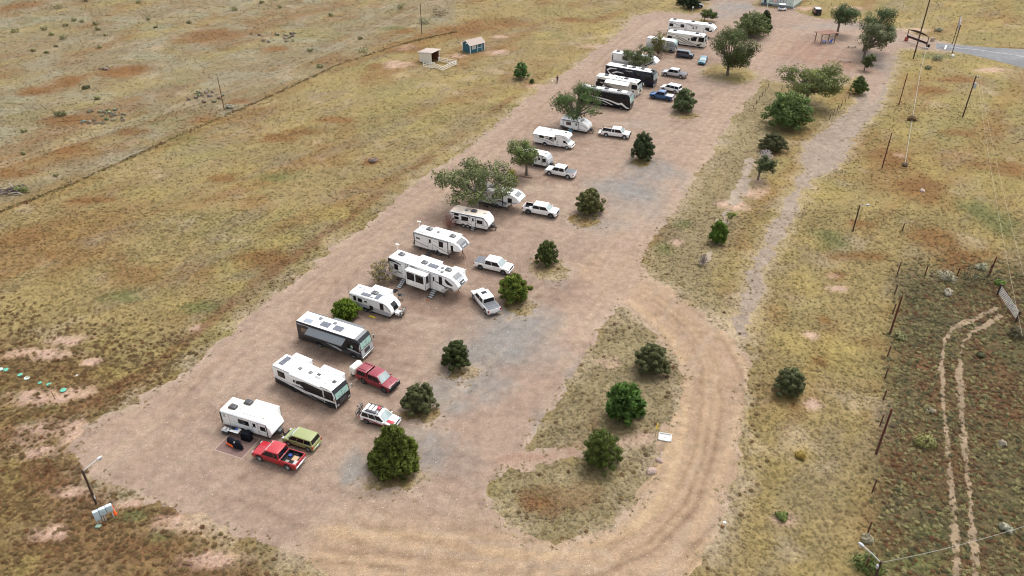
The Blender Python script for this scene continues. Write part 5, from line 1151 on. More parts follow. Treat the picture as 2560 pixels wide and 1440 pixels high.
# B: white and black motorhome
r = RV('ca','white motorhome with black skirt, nose and silver streaks','motorhome',(-24.1,73.3),-30.5,9.9,2.5,3.05,.32,M_WHITE,M_ROOF,'motorhome')
r.stripe(M_RVBLACK,[(.012,.02),(.985,.02),(.985,.33),(.80,.24),(.45,.15),(.012,.30)]); r.stripe(M_RVBLACK,[(.28,.38),(.52,.30),(.985,.40),(.985,.48),(.62,.42)],[(.36,.66),(.50,.40),(.80,.44),(.80,.78),(.52,.80)],[(.82,.46),(.984,.44),(.95,.86),(.82,.84)])
r.stripe(M_LGREY,[(.012,.36),(.30,.30),(.80,.15),(.86,.15),(.32,.345),(.012,.40)],[(.012,.30),(.3,.22),(.66,.06),(.70,.06),(.3,.25),(.012,.33)],out=.012)
r.win((.085,.195,.50,.80)); r.win((.54,.79,.50,.76),(.84,.95,.50,.80)); r.win((.1,.3,.5,.8),(.5,.7,.5,.8),which='f'); r.rect('service_vent',.33,.36,.52,.66,M_BLACK); r.rect('service_vent',.37,.42,.50,.60,M_BLACK); r.rect('door_pillar',.805,.815,.10,.86,M_LGREY)
r.coach_front(M_SHADE,M_RVBLACK,M_RVBLACK); r.solar((.06,.13,-.55,.05),(.06,.13,.10,.70)); r.vent((.36,-.05),(.52,.0),m=M_GREY); r.vent((.88,.1),m=M_DGREY); r.ac(.66,m=M_ROOF); r.vent((.80,-.35),m=M_ROOF)
r.slide(1,.10,.36,.15,.985,.75,rf=M_ROOF); r.slide(1,.56,.88,.15,.985,.75,rf=M_ROOF); r.wheels((.30,.86),.44,M_RIMD); r.awning(.30,.78,m=M_WPAINT,z=.955)
# C: charcoal motorhome
r = RV('ca','charcoal grey motorhome with awning out and solar panels on white roof','motorhome',(-23.0,82.4),-26,10.1,2.5,3.2,.34,M_RVBROWN,M_ROOF,'motorhome')
r.stripe(M_DGREY,[(.012,.42),(.30,.34),(.60,.12),(.66,.04),(.56,.04),(.24,.26),(.012,.30)],[(.60,.02),(.985,.02),(.985,.28),(.80,.30),(.72,.20)]); r.stripe(M_SILVER,[(.44,.30),(.60,.16),(.68,.08),(.70,.16),(.62,.26)],[(.012,.86),(.16,.88),(.30,.78),(.22,.90),(.012,.92)],[(.78,.34),(.985,.27),(.985,.30),(.82,.42)],out=.012)
r.win((.07,.20,.46,.72),m=mat('amber_glass',(.17,.13,.10),.2)); r.win((.80,.96,.42,.80),(.32,.44,.45,.75),(.55,.66,.45,.75)); r.win((.2,.4,.45,.75),(.55,.75,.45,.75),which='f'); r.rect('mirror_card',.845,.875,.46,.62,M_SHADE,out=.03)
r.coach_front(M_SHADE,M_LGREY,M_GLASS); r.solar((.10,.21,-.75,-.15),m=M_SOLARL); r.solar((.34,.47,-.55,.20),(.54,.67,-.55,.20)); r.vent((.27,.45),(.50,.42),m=M_GREY); r.hatch((.74,-.2)); r.vent((.86,.1),m=M_ROOF)
r.awning(.22,.79,out=1.15,drop=.42,m=mat('awning_grey',(.085,.096,.108),.8),z=.92); part('slide_topper', MB().box(r.X(.40),r.X(.86),r.hb-.02,r.hb+.55,r.H-.22,r.H-.16), M_GREY, r.t); r.slide(1,.42,.84,.12,.90,.5); part('far_awning', MB().tube([(r.X(.05),r.hb+.12,r.Z(.95)),(r.X(.3),r.hb+.12,r.Z(.95))],.07,8), M_GREY, r.t)
r.wheels((.335,.865),.46); part('front_bumper', MB().box(r.L/2-.1,r.L/2+.14,-r.hb+.05,r.hb-.05,.30,.62), M_CHROME, r.t, bevel=.06)
part('visor', MB().strip(r.nose[4:6],-r.hb*.9,r.hb*.9,.02,.05), M_GREY, r.t)
# D: silver skirted trailer with curved nose
r = RV('ttr','white trailer with silver lower half, rounded nose and bicycles on its tongue','travel trailer',(-18.9,90.6),-27,7.0,2.35,2.55,.42,M_WHITE,M_ROOF,'travel_trailer')
r.stripe(M_SILVER,[(.012,.02),(.93,.02),(.975,.22),(.985,.30),(.60,.38),(.012,.38)]); r.stripe(M_DGREY,[(.80,.90),(.88,.70),(.95,.42),(.965,.42),(.89,.72),(.815,.90)],[(.02,.82),(.10,.72),(.10,.75),(.02,.88)],out=.011)
r.win((.105,.16,.50,.80),(.21,.30,.50,.74),(.37,.42,.60,.68),(.735,.81,.40,.84)); r.win((.25,.45,.5,.8),which='f'); r.rect('open_hatch',.475,.56,.14,.44,M_BLACK); r.rect('vent_grille',.39,.43,.10,.16,M_DGREY)
r.cap(M_GLASS,2,5,.42,'nose_window',.02); r.ac((.50,.15)); r.solar((.27,.47,-.85,-.30),m=M_SOLAR); r.solar((.585,.675,-.80,.25),m=M_SOLAR); r.vent((.24,.30),(.69,.25)); r.vent((.11,.50),m=M_LGREY); part('roof_box', MB().box(r.X(.49),r.X(.56),-.98,-.72,r.H+.01,r.H+.16), M_LGREY, r.t, bevel=.03)
r.slide(1,.32,.74,.10,.985,.85,rf=M_ROOF,trim=M_LGREY); r.wheels((.36,.47),rim=M_RIM); r.hitch(False); r.legs(); part('propane_cover', MB().box(r.L/2-.1,r.L/2+.55,-.42,.42,r.z0,r.z0+.42), M_WPAINT, r.t, bevel=.08)
part('flag_pole', MB().tube([(r.X(0)-.06,-r.hb+.1,.4),(r.X(0)-.06,-r.hb+.1,r.H+.75)],.02,5), M_DGREY, r.t); part('awning', MB().tube([(r.X(.03),-r.hb-.06,r.Z(.93)),(r.X(.80),-r.hb-.06,r.Z(.93))],.06,8), M_LGREY, r.t)
m3 = Matrix.Rotation(r.t.rotation_euler.z,3,'Z'); p = Vector(r.t.location)+m3@Vector((r.L/2+.72,0,.50)); bicycle('grey bicycle carried on the tongue of the silver skirted trailer', p, r.t.rotation_euler.z+math.pi/2, M_LGREY)
p = Vector(r.t.location)+m3@Vector((r.L/2+.98,.1,.50)); bicycle('white bicycle in front of the grey one on the trailer tongue', p, r.t.rotation_euler.z+math.pi/2+.08, M_WPAINT)
part('bike_rack', MB().box(r.L/2+.1,r.L/2+1.1,-.05,.05,.42,.50).box(r.L/2+.68,r.L/2+.76,-.5,.5,.44,.50).box(r.L/2+.94,r.L/2+1.02,-.5,.5,.44,.50).box(r.L/2+1.04,r.L/2+1.1,-.03,.03,.44,1.2), M_BLACK, r.t)
# E: long toy hauler
r = RV('fw','longest white fifth wheel toy hauler with a large slide out and two stairs','fifth wheel',(-12.1,96.4),-31.2,12.3,2.5,3.72,.78,M_WHITE,M_ROOF,'fifth_wheel_trailer')
r.slide(-1,.315,.60,.06,.86,1.05,wins=((.335,.445,.38,.80),(.462,.575,.38,.80)),rf=M_ROOF,trim=M_BLACK)
part('slide_end_window', MB().box(r.X(.60)-.02,r.X(.60)+.02,-r.hb-.85,-r.hb-.25,r.Z(.40),r.Z(.80)), M_GLASS, r.t); r.rect('slide_hatch',.355,.42,.10,.28,M_WHITE,out=1.075)
r.win((.09,.14,.42,.72),(.735,.775,.44,.88)); r.win((.2,.4,.45,.8),which='f'); r.door(.195,.245,window=False); r.door(.635,.685)
r.stripe(M_BLACK,[(.006,.80),(.10,.80),(.25,.72),(.25,.76),(.10,.90),(.006,.94)],[(.33,.90),(.45,.88),(.33,.96)],which='b'); r.stripe(M_BLACK,[(.82,.86),(.93,.60),(.91,.55),(.845,.58),(.82,.70)],[(.69,.50),(.82,.36),(.93,.40),(.93,.44),(.83,.42),(.69,.56)],[(.80,.30),(.93,.345),(.93,.375),(.815,.335)],[(.13,.30),(.25,.24),(.25,.28),(.13,.35)],out=.012)
r.stripe(M_GREY,[(.012,.74),(.2,.66),(.25,.62),(.25,.645),(.012,.78)],out=.010)
r.rect('seam',.262,.268,.05,.97,M_BLACK,out=.03); r.rect('seam',.285,.290,.05,.97,M_BLACK,out=.03); r.rect('seam',.612,.616,.05,.97,M_BLACK,out=.03); r.rect('corner_bar',.003,.014,.05,.95,M_BLACK,out=.03); r.rect('storage_hatch',.72,.76,.06,.25,M_WPAINT,out=.024); r.rect('storage_hatch',.765,.795,.05,.22,M_LGREY,out=.022)
nn=r.nose; part('front_cap', MB().strip([nn[6],nn[7]],-.80,.80,.014,.03), M_GREY, r.t); part('front_cap', MB().strip([nn[4],nn[5],(nn[5][0]*.62+nn[6][0]*.38,nn[5][1]*.62+nn[6][1]*.38)],-.55,.55,.014,.03), M_DGREY, r.t); part('front_cap', MB().strip([(nn[5][0]*.55+nn[6][0]*.45,nn[5][1]*.55+nn[6][1]*.45),nn[6]],-.70,.70,.014,.03), M_SILVER, r.t); part('nose_chevron', MB().strip([(nn[4][0]-.001,nn[4][1]+.25),(nn[4][0]-.02,nn[4][1]+.40)],-.35,.35,.03,.03), M_WPAINT, r.t)
r.ac((.115,.20),(.455,.12),(.785,.25)); r.solar((.52,.65,-.28,.42)); r.vent((.70,.25),(.745,-.45),m=M_GREY); r.vent((.69,-.25),m=M_LGREY); r.antenna(.012,.75,1.0); r.slide(1,.78,.93,.30,.93,.7,rf=M_ROOF,trim=M_BLACK); r.slide(1,.30,.60,.08,.9,.9,rf=M_ROOF)
r.steps(.22,5,.30,M_LGREY,.40); r.steps(.66,4,.30,M_LGREY,.40); r.wheels((.42,.50),.40,M_RIMD); r.legs((.10,.775)); part('door_mat', MB().box(r.X(.19),r.X(.25),-r.hb-2.75,-r.hb-1.75,-.004,.008), M_BLACK, r.t); part('door_mat', MB().box(r.X(.635),r.X(.685),-r.hb-1.95,-r.hb-1.45,-.004,.008), mat('mat_brown',(.20,.09,.05),.9), r.t)
part('king_pin_tripod', MB().tube([(r.L/2-.9,0,r.z0+1.0),(r.L/2-.9,0,1.1)],.09,6).tube([(r.L/2-.9,0,1.15),(r.L/2-.5,.35,-.01)],.03,4).tube([(r.L/2-.9,0,1.15),(r.L/2-.5,-.35,-.01)],.03,4).tube([(r.L/2-.9,0,1.15),(r.L/2-1.35,0,-.01)],.03,4), mat('tripod_red',(.30,.13,.09),.7), r.t); part('pin_box', MB().box(r.L/2-1.2,r.L/2-.6,-.22,.22,r.z0+.72,r.z0+1.03), M_BLACK, r.t)
# F: shorter fifth wheel with grey nose cap
r = RV('fw','white fifth wheel with grey bulging nose cap and dark folding stairs','fifth wheel',(-10.8,106.0),-28.5,8.8,2.45,3.12,.66,M_WHITE,M_ROOF,'fifth_wheel_trailer')
r.door(.305,.385); r.win((.53,.61,.44,.80),(.775,.815,.36,.74)); r.win((.2,.4,.45,.8),which='f'); r.stripe(M_DGREY,[(.05,.55),(.13,.52),(.135,.64),(.05,.66)],[(.74,.10),(.80,.26),(.93,.40),(.93,.435),(.78,.30)]); r.stripe(M_GREY,[(.39,.42),(.72,.10),(.72,.14),(.39,.455)],[(.012,.36),(.16,.22),(.30,.16),(.30,.19),(.16,.26),(.012,.40)],out=.010)
r.stripe(M_LGREY,[(.41,.70),(.50,.66),(.50,.70),(.41,.74)]); r.rect('awning_post',.705,.72,.06,.90,M_DGREY,out=.05); r.rect('corner_bar',.004,.02,.05,.93,M_DGREY,out=.04); r.awning(.02,.72,m=M_GREY,z=.93); r.rect('utility_box',.475,.505,.02,.14,M_BLACK,out=.06); r.rect('storage_hatch',.52,.60,.03,.15,M_WPAINT,out=.024); r.rect('storage_hatch',.61,.69,.03,.15,M_WPAINT,out=.024)
nn=r.nose; part('front_cap', MB().strip([nn[5],nn[6],nn[7]],-.92,.92,.016,.03), M_GREY, r.t); part('front_cap', MB().strip([nn[4],nn[5]],-.70,.70,.016,.03), M_DGREY, r.t); part('front_lettering', MB().strip([(nn[5][0]*.75+nn[6][0]*.25,nn[5][1]*.75+nn[6][1]*.25),(nn[5][0]*.45+nn[6][0]*.55,nn[5][1]*.45+nn[6][1]*.55)],-.55,.45,.03,.03), M_LGREY, r.t)
r.ac((.22,.35),(.71,.25)); r.vent((.41,.30),m=M_GREY); r.vent((.385,-.25),(.085,.40),m=M_LGREY); r.solar((.09,.25,-.75,-.25),m=mat('panel_pale_grey',(.44,.45,.46),.4)); r.antenna(.02,.2,1.0); r.slide(1,.25,.80,.10,.93,.6,rf=M_ROOF,trim=M_DGREY)
r.steps(.34,3,.36,M_DGREY,.36); r.wheels((.43,.52),.38,M_RIMD); r.legs((.1,.70)); part('rear_rack', MB().box(-r.L/2-.7,-r.L/2-.1,-.7,.7,.50,.58).box(-r.L/2-.6,-r.L/2-.2,-.5,.4,.58,.9), M_BLACK, r.t, bevel=.03)
part('king_pin_tripod', MB().tube([(r.L/2-.7,0,r.z0+1.0),(r.L/2-.7,0,1.0)],.08,6).tube([(r.L/2-.7,0,1.05),(r.L/2-.3,.3,-.01)],.03,4).tube([(r.L/2-.7,0,1.05),(r.L/2-.3,-.3,-.01)],.03,4).tube([(r.L/2-.7,0,1.05),(r.L/2-1.1,0,-.01)],.03,4), M_RUST, r.t)
# G: tan roofed trailer
r = RV('tt','white travel trailer with tan roof and thin black lines','travel trailer',(-6.5,114.4),-22,7.0,2.4,2.62,.52,M_WHITE,M_TANROOF,'travel_trailer')
r.win((.13,.23,.74,.90),(.13,.23,.42,.62),(.31,.475,.42,.74),(.70,.83,.40,.66)); r.win((.2,.4,.45,.8),which='f'); r.door(.555,.645); r.stripe(M_DGREY,[(.02,.36),(.24,.24),(.24,.265),(.02,.385)],[(.24,.36),(.36,.36),(.55,.12),(.55,.16),(.38,.38),(.24,.385)],[(.36,.92),(.50,.80),(.52,.66),(.54,.66),(.52,.84),(.42,.92)],[(.66,.34),(.84,.28),(.985,.22),(.985,.25),(.66,.365)],[(.84,.95),(.93,.62),(.975,.30),(.985,.32),(.945,.64),(.86,.95)])
r.stripe(M_LGREY,[(.02,.14),(.5,.10),(.5,.12),(.02,.16)],[(.7,.10),(.95,.14),(.95,.16),(.7,.12)]); r.rect('awning_post',.655,.665,.05,.92,M_BLACK,out=.03); r.rect('awning_post',.85,.86,.30,.92,M_BLACK,out=.05); r.rect('corner_bar',.0,.015,.1,.93,M_LGREY,out=.03); r.awning(.03,.86,m=M_DGREY,z=.95)
r.ac((.55,.1),m=M_DGREY); r.vent((.36,-.05),m=M_GREY); r.vent((.10,.6),(.82,.2),(.45,.5),m=M_TANROOF); r.wheels((.345,.455),.35); r.steps(.60,2,.26,M_LGREY,.32); r.hitch(); r.legs()
part('front_emblem', MB().strip([(r.nose[2][0]+(r.nose[3][0]-r.nose[2][0])*f, r.nose[2][1]+(r.nose[3][1]-r.nose[2][1])*f) for f in (.2,.26)],-.4,.4,.008,.012), M_LGREY, r.t); part('front_skirt', MB().strip([(r.nose[0][0],r.nose[0][1]+.02),r.nose[1]],-r.hb*.96,r.hb*.96,.01,.02), M_BLACK, r.t)
# helper: place by the near front bottom corner of the body
def by_corner(px, py, z, hd, lx, W_):
    p = gp(px,py,z); h = R(hd); c,s = math.cos(h), math.sin(h); ly = -W_/2; return (p.x-(lx*c-ly*s), p.y-(lx*s+ly*c))
# H under the sprawling elm
L=8.8; r = RV('fw','white and silver fifth wheel under the sprawling grey green elm','fifth wheel',by_corner(1266.3,518.8,.6,-26,L/2-2.55,2.45),-26,L,2.45,3.1,.62,M_WHITE,M_ROOF,'fifth_wheel_trailer')
r.stripe(M_SILVER,[(.012,.02),(.70,.02),(.72,.30),(.93,.42),(.93,.50),(.60,.40),(.012,.44)]); r.stripe(M_DGREY,[(.20,.40),(.45,.10),(.50,.10),(.26,.42)],[(.50,.42),(.70,.20),(.72,.28),(.56,.46)],out=.011); r.door(.25,.33); r.win((.40,.50,.45,.78),(.74,.82,.42,.72)); r.win((.3,.5,.45,.78),which='f'); nn=r.nose; part('front_cap', MB().strip([nn[4],nn[5]],-.85,.85,.016,.03), M_DGREY, r.t); part('front_cap', MB().strip([nn[6],nn[7]],-.85,.85,.016,.03), M_GREY, r.t)
r.rect('awning_post',.62,.635,.05,.92,M_BLACK,out=.05); r.ac((.32,.1),(.72,.2)); r.vent((.5,.2),(.15,.3)); r.wheels((.42,.51),.38,M_RIMD); r.legs((.1,.70)); r.awning(.05,.66,m=M_LGREY,z=.93); r.steps(.29,2,.3,M_DGREY,.34)
# I small trailer with ivory roof behind the leafy elm
L=5.8; r = RV('tt','small pale trailer with ivory roof half hidden by a leafy elm','travel trailer',by_corner(1367,417,.5,-27,L/2-.3,2.2),-27,L,2.2,2.55,.5,M_SILVER,M_CREAM,'travel_trailer',nose=[(L/2-.25,.5),(L/2,1.05),(L/2-.12,1.7),(L/2-.5,2.3),(L/2-1.0,2.55)])
r.stripe(M_WHITE,[(.012,.40),(.94,.40),(.93,.70),(.85,.92),(.012,.92)]); r.stripe(M_WHITE,[(.012,.03),(.90,.03),(.95,.30),(.012,.30)]); r.door(.60,.74,m=M_WHITE); r.win((.2,.4,.45,.78),(.80,.9,.42,.7)); r.win((.3,.5,.45,.78),which='f'); r.rect('awning_post',.77,.785,.05,.92,M_DGREY,out=.04); r.ac((.5,0),m=M_ROOF); r.vent((.2,.2),(.8,.1)); r.wheels((.44,),.36); r.hitch(); r.legs()
part('front_panel', MB().strip(r.nose[1:4],-r.hb*.7,r.hb*.7,.012,.03), M_LGREY, r.t)
# J cab-over motorhome
L=7.9; r = RV('cc','white cab over motorhome with long white awning','motorhome',(8.4,147.0),-24.5,L,2.4,2.85,.42,M_WHITE,M_ROOF,'motorhome')
x1=L/2
part('cab', MB().prism([(x1-2.10,.45),(x1-.9,.45),(x1-.05,.50),(x1,.85),(x1-.12,1.05),(x1-.72,1.18),(x1-1.32,1.86),(x1-2.10,1.86)],-1.0,1.0), M_WHITE, r.t, bevel=.07)
part('windshield', MB().strip([(x1-.76,1.22),(x1-1.28,1.80)],-.82,.82,.016,.03), M_WSHIELD, r.t)
for sg in (-1,1):
    part('side_window', MB().prism([(x1-1.75,1.22),(x1-.98,1.22),(x1-1.34,1.74),(x1-1.75,1.74)],*sorted((sg*.99,sg*1.018))), M_GLASS, r.t); part('headlight', MB().box(x1-.14,x1+.01,*sorted((sg*.6,sg*.93)),.80,.98), M_HEAD, r.t); part('mirror', MB().box(x1-1.05,x1-.92,*sorted((sg*1.02,sg*1.25)),1.2,1.45), M_BLACK, r.t, bevel=.02)
part('grille', MB().box(x1-.06,x1+.025,-.5,.5,.66,.92), M_DGREY, r.t); part('front_bumper', MB().box(x1-.15,x1+.10,-.95,.95,.42,.62), M_WPAINT, r.t, bevel=.04)
r.stripe(M_DGREY,[(.30,.52),(.52,.34),(.66,.10),(.68,.10),(.56,.40),(.34,.56)],[(.40,.60),(.60,.44),(.66,.30),(.66,.36),(.60,.52)]); r.stripe(M_GREY,[(.05,.40),(.3,.30),(.56,.06),(.60,.06),(.32,.33),(.05,.43)],[(.70,.85),(.82,.74),(.90,.72),(.80,.82)]); r.win((.15,.27,.50,.78),(.42,.50,.52,.76)); r.win((.2,.4,.5,.8),which='f'); r.door(.54,.62)
r.awning(.02,.58,out=.95,drop=.22,m=M_WPAINT,z=.96); r.ac((.40,.1),m=M_ROOF); r.vent((.25,-.1),m=M_LGREY); r.vent((.78,.3),m=M_DGREY); r.hatch((.55,.2)); r.wheels((.30,),.40); 
for sg in (-1,1): wheel(r.t,x1-.95,sg*.90,.40,.24,M_RIM,sg)
# K trailer under the dark elm
L=6.2; r = RV('ttr','white trailer with black skirt under the dark leafy elm','travel trailer',(13.2,154.6),-26,L,2.35,2.45,.5,M_WHITE,M_ROOF,'travel_trailer')
r.stripe(M_DGREY,[(.012,.02),(.42,.02),(.30,.14),(.012,.28)],[(.5,.08),(.9,.14),(.9,.18),(.5,.12)]); r.stripe(M_GREY,[(.012,.84),(.4,.78),(.8,.60),(.95,.36),(.97,.36),(.83,.62),(.4,.81),(.012,.87)]); r.win((.22,.38,.44,.74),m=mat('brown_glass',(.10,.07,.06),.2)); r.win((.3,.5,.45,.78),which='f'); r.door(.52,.62); r.rect('awning_post',.64,.655,.05,.9,M_DGREY,out=.04); r.rect('awning_post',.10,.112,.2,.9,M_DGREY,out=.04); r.awning(.1,.66,m=M_DGREY,z=.93)
r.ac((.45,.1),m=M_DGREY); r.vent((.2,.1),(.75,0)); r.wheels((.30,.42),.34); r.hitch(); r.legs()
# L black and white swirl coach
L=12.2; r = RV('ca','black coach with white swirls along its side, nearest of the far coaches','motorhome',(20.6,168.9),-25.5,L,2.55,3.5,.30,M_RVBLACK,M_GREY,'motorhome')
r.stripe(M_WPAINT,[(.02,.60),(.30,.52),(.60,.38),(.78,.20),(.83,.26),(.93,.05),(.985,.05),(.985,.10),(.94,.14),(.84,.40),(.78,.32),(.60,.47),(.30,.58),(.02,.66)],[(.02,.72),(.10,.82),(.30,.80),(.30,.83),(.08,.88),(.02,.80)],[(.30,.36),(.50,.30),(.66,.12),(.68,.14),(.52,.35),(.30,.40)]); r.stripe(M_SILVER,[(.02,.44),(.30,.30),(.55,.08),(.58,.08),(.32,.35),(.02,.48)],[(.02,.30),(.25,.18),(.45,.05),(.48,.05),(.26,.22),(.02,.33)])
r.win((.10,.22,.55,.80),(.30,.42,.55,.80),(.52,.66,.55,.82),(.84,.96,.48,.84)); r.win((.2,.4,.5,.8),which='f'); r.coach_front(M_SHADE,M_RVBLACK,M_SILVER,M_WPAINT); part('roof_front', MB().strip(r.nose[3:6],-r.hb*.9,r.hb*.9,.014,.03), M_GREY, r.t); part('roof_panel', MB().box(r.X(.08),r.X(.88),-.25,1.05,r.H+.02,r.H+.045), M_ROOF, r.t)
r.ac((.27,.25),(.50,.25),(.74,.25),m=M_DGREY); r.hatch((.38,.3),(.62,.3)); r.wheels((.24,.32,.83),.46); r.awning(.2,.8,m=M_DGREY,z=.96)
# M ivory coach with white awning out
L=10.6; r = RV('ca','ivory coach with white awning out between the two dark coaches','motorhome',(24.4,177.3),-29,L,2.5,3.2,.30,M_IVORY,M_ROOF,'motorhome')
r.stripe(M_RVBLACK,[(.012,.05),(.12,.05),(.20,.45),(.08,.60),(.012,.55)],[(.50,.05),(.56,.05),(.40,.25),(.20,.42),(.22,.34)],[(.82,.10),(.90,.02),(.92,.04),(.86,.16)]); r.stripe(M_GREY,[(.05,.78),(.22,.72),(.22,.80),(.08,.84)],[(.12,.62),(.34,.36),(.52,.10),(.54,.12),(.36,.41),(.14,.66)],[(.16,.50),(.34,.28),(.46,.05),(.48,.05),(.36,.32),(.18,.54)]); r.win((.05,.24,.60,.80),(.84,.96,.46,.80)); r.win((.2,.4,.5,.8),which='f'); r.rect('side_mirror_panel',.86,.90,.2,.32,M_DGREY)
r.coach_front(M_WSHIELD,M_IVORY,M_GLASS,M_IVORY); r.awning(.26,.80,out=1.4,drop=.5,m=M_WPAINT,z=.94); r.ac((.20,.15),(.66,.1),m=M_DGREY); r.vent((.5,.2),(.57,-.1),(.45,-.2),(.88,.2),m=M_GREY); r.wheels((.28,.84),.44)
# N navy coach
L=12.2; r = RV('ca','navy coach with curved white swoosh at the rear, beside the silver pickup','motorhome',(28.0,183.5),-29,L,2.55,3.55,.30,M_RVNAVY,M_ROOF,'motorhome')
r.stripe(M_WPAINT,[(.05,.62),(.12,.80),(.24,.84),(.24,.88),(.10,.88),(.03,.70),(.10,.36),(.30,.20),(.30,.26),(.13,.44)],[(.16,.50),(.26,.62),(.38,.60),(.38,.64),(.24,.70),(.14,.54),(.22,.36),(.38,.26),(.38,.30),(.24,.40)]); r.win((.40,.52,.50,.80),(.60,.72,.50,.80),(.82,.96,.42,.84)); r.win((.2,.4,.5,.8),which='f'); r.coach_front(M_WSHIELD,M_RVNAVY,M_GLASS,M_CHROME); r.rect('window_trim',.42,.56,.82,.86,M_LGREY,out=.02)
r.ac((.36,.1),(.54,.1),(.72,.1),(.92,.2),m=M_DGREY); r.vent((.30,.2),(.48,-.3),(.64,.3),(.8,-.2),m=M_DGREY); r.wheels((.24,.32,.83),.46); r.awning(.2,.8,m=M_RVBLACK,z=.96); part('front_bumper', MB().box(r.L/2-.1,r.L/2+.06,-1.1,1.1,.3,.5), M_CHROME, r.t, bevel=.03)
# O long fifth wheel behind the elm
L=11.8; r = RV('fw','long white fifth wheel behind the navy coach, its front showing beside an elm','fifth wheel',(30.4,194.2),-28.5,L,2.5,3.25,.7,M_WHITE,M_ROOF,'fifth_wheel_trailer')
r.stripe(M_LGREY,[(.012,.05),(.70,.05),(.72,.25),(.012,.30)]); r.stripe(M_BLACK,[(.76,.20),(.90,.55),(.93,.75),(.90,.72),(.85,.52),(.74,.25)],[(.02,.30),(.04,.30),(.04,.80),(.02,.80)]); nn=r.nose; part('front_cap', MB().strip(nn[4:6],-.9,.9,.016,.03), M_BLACK, r.t); part('front_cap', MB().strip(nn[6:8],-.9,.9,.016,.03), M_LGREY, r.t); r.win((.25,.35,.5,.8),(.5,.6,.5,.8)); r.win((.3,.5,.45,.78),which='f'); r.door(.66,.71); r.ac((.10,.2),(.45,.1),(.84,.1),m=M_DGREY); r.vent((.3,.2),(.6,0)); r.wheels((.40,.48),.4); r.legs((.1,.75))
# P silver cab motorhome
L=7.9; r = RV('ca','silver and white motorhome with arched cab windows behind the slate wagon','motorhome',by_corner(1686,129.5,.4,-27,L/2-.12,2.3),-27,L,2.3,2.95,.38,M_SILVER,M_ROOF,'motorhome')
r.stripe(M_WHITE,[(.012,.45),(.70,.45),(.80,.90),(.012,.92)]); r.stripe(M_GREY,[(.3,.35),(.6,.05),(.66,.05),(.36,.38)],[(.72,.30),(.98,.22),(.98,.26),(.74,.36)]); r.win((.18,.3,.52,.8),(.40,.50,.52,.8)); r.win((.80,.94,.46,.76),m=M_WSHIELD); r.win((.3,.5,.45,.78),which='f'); r.door(.70,.77,m=M_SILVER); r.coach_front(M_WSHIELD,M_SILVER,M_SHADE,M_BLACK); r.ac((.4,.1),m=M_LGREY); r.vent((.2,.1),(.6,.1)); r.hatch((.3,.3),(.72,0)); r.wheels((.30,.86),.40)
# Q ivory motorhome with brown brush strokes
L=10.4; r = RV('ca','ivory motorhome with thin brown brush strokes, beside the farthest trailer','motorhome',(46.6,213.0),-26,L,2.5,3.2,.30,M_IVORY,M_ROOF,'motorhome')
r.stripe(mat('rv_brown_line',(.10,.07,.05),.4),[(.02,.80),(.3,.74),(.55,.66),(.55,.68),(.3,.77),(.02,.84)],[(.12,.55),(.30,.48),(.50,.20),(.72,.05),(.74,.06),(.52,.24),(.32,.52),(.14,.58)],[(.22,.66),(.40,.52),(.56,.28),(.80,.10),(.81,.12),(.58,.32),(.42,.56),(.24,.69)],[(.15,.40),(.30,.22),(.52,.08),(.53,.10),(.32,.26),(.17,.44)]); r.stripe(M_RVBLACK,[(.012,.30),(.12,.34),(.14,.60),(.05,.68),(.012,.60)],[(.60,.80),(.78,.66),(.78,.84)])
r.win((.63,.76,.46,.70),(.56,.585,.46,.64),(.82,.955,.46,.84)); r.win((.3,.5,.45,.78),which='f'); r.coach_front(M_WSHIELD,M_IVORY,M_GLASS,M_BLACK); r.ac((.16,.2),(.74,.1),m=M_DGREY); r.vent((.58,.1),(.83,-.2),(.86,.2),m=M_GREY); r.rect('storage_hatch',.86,.91,.20,.30,M_DGREY); r.wheels((.27,.83),.44); r.awning(.1,.8,m=M_ROOF,z=.96)
# R farthest fifth wheel
L=13.0; r = RV('fw','farthest white fifth wheel with black strokes and a black nose edge','fifth wheel',(49.6,222.0),-25.5,L,2.5,3.5,.75,M_WHITE,M_ROOF,'fifth_wheel_trailer')
r.stripe(M_BLACK,[(.04,.86),(.12,.84),(.26,.62),(.25,.60),(.11,.80),(.04,.83)],[(.42,.88),(.50,.74),(.60,.70),(.60,.73),(.51,.79),(.44,.90)],[(.78,.60),(.90,.48),(.93,.60),(.95,.42),(.90,.36),(.80,.52)]); r.stripe(M_GREY,[(.02,.20),(.12,.34),(.26,.42),(.26,.45),(.12,.38),(.02,.25)],[(.40,.86),(.70,.74),(.70,.76),(.40,.89)],[(.36,.30),(.52,.24),(.70,.30),(.70,.33),(.52,.27),(.36,.33)]); nn=r.nose; part('front_cap', MB().strip(nn[3:6],-.9,.9,.016,.03), M_BLACK, r.t); part('front_cap', MB().strip(nn[6:8],-.9,.9,.016,.03), M_WPAINT, r.t)
r.win((.03,.11,.48,.74),(.27,.345,.50,.78),(.53,.56,.50,.62),(.80,.88,.52,.76)); r.win((.3,.5,.45,.78),which='f'); r.door(.585,.625); r.rect('seam',.385,.39,.05,.95,M_DGREY,out=.02); r.rect('seam',.765,.77,.05,.95,M_DGREY,out=.02); r.ac((.10,.4),(.50,.3),(.86,.3),m=M_DGREY); r.wheels((.40,.47),.4); r.legs((.1,.76))
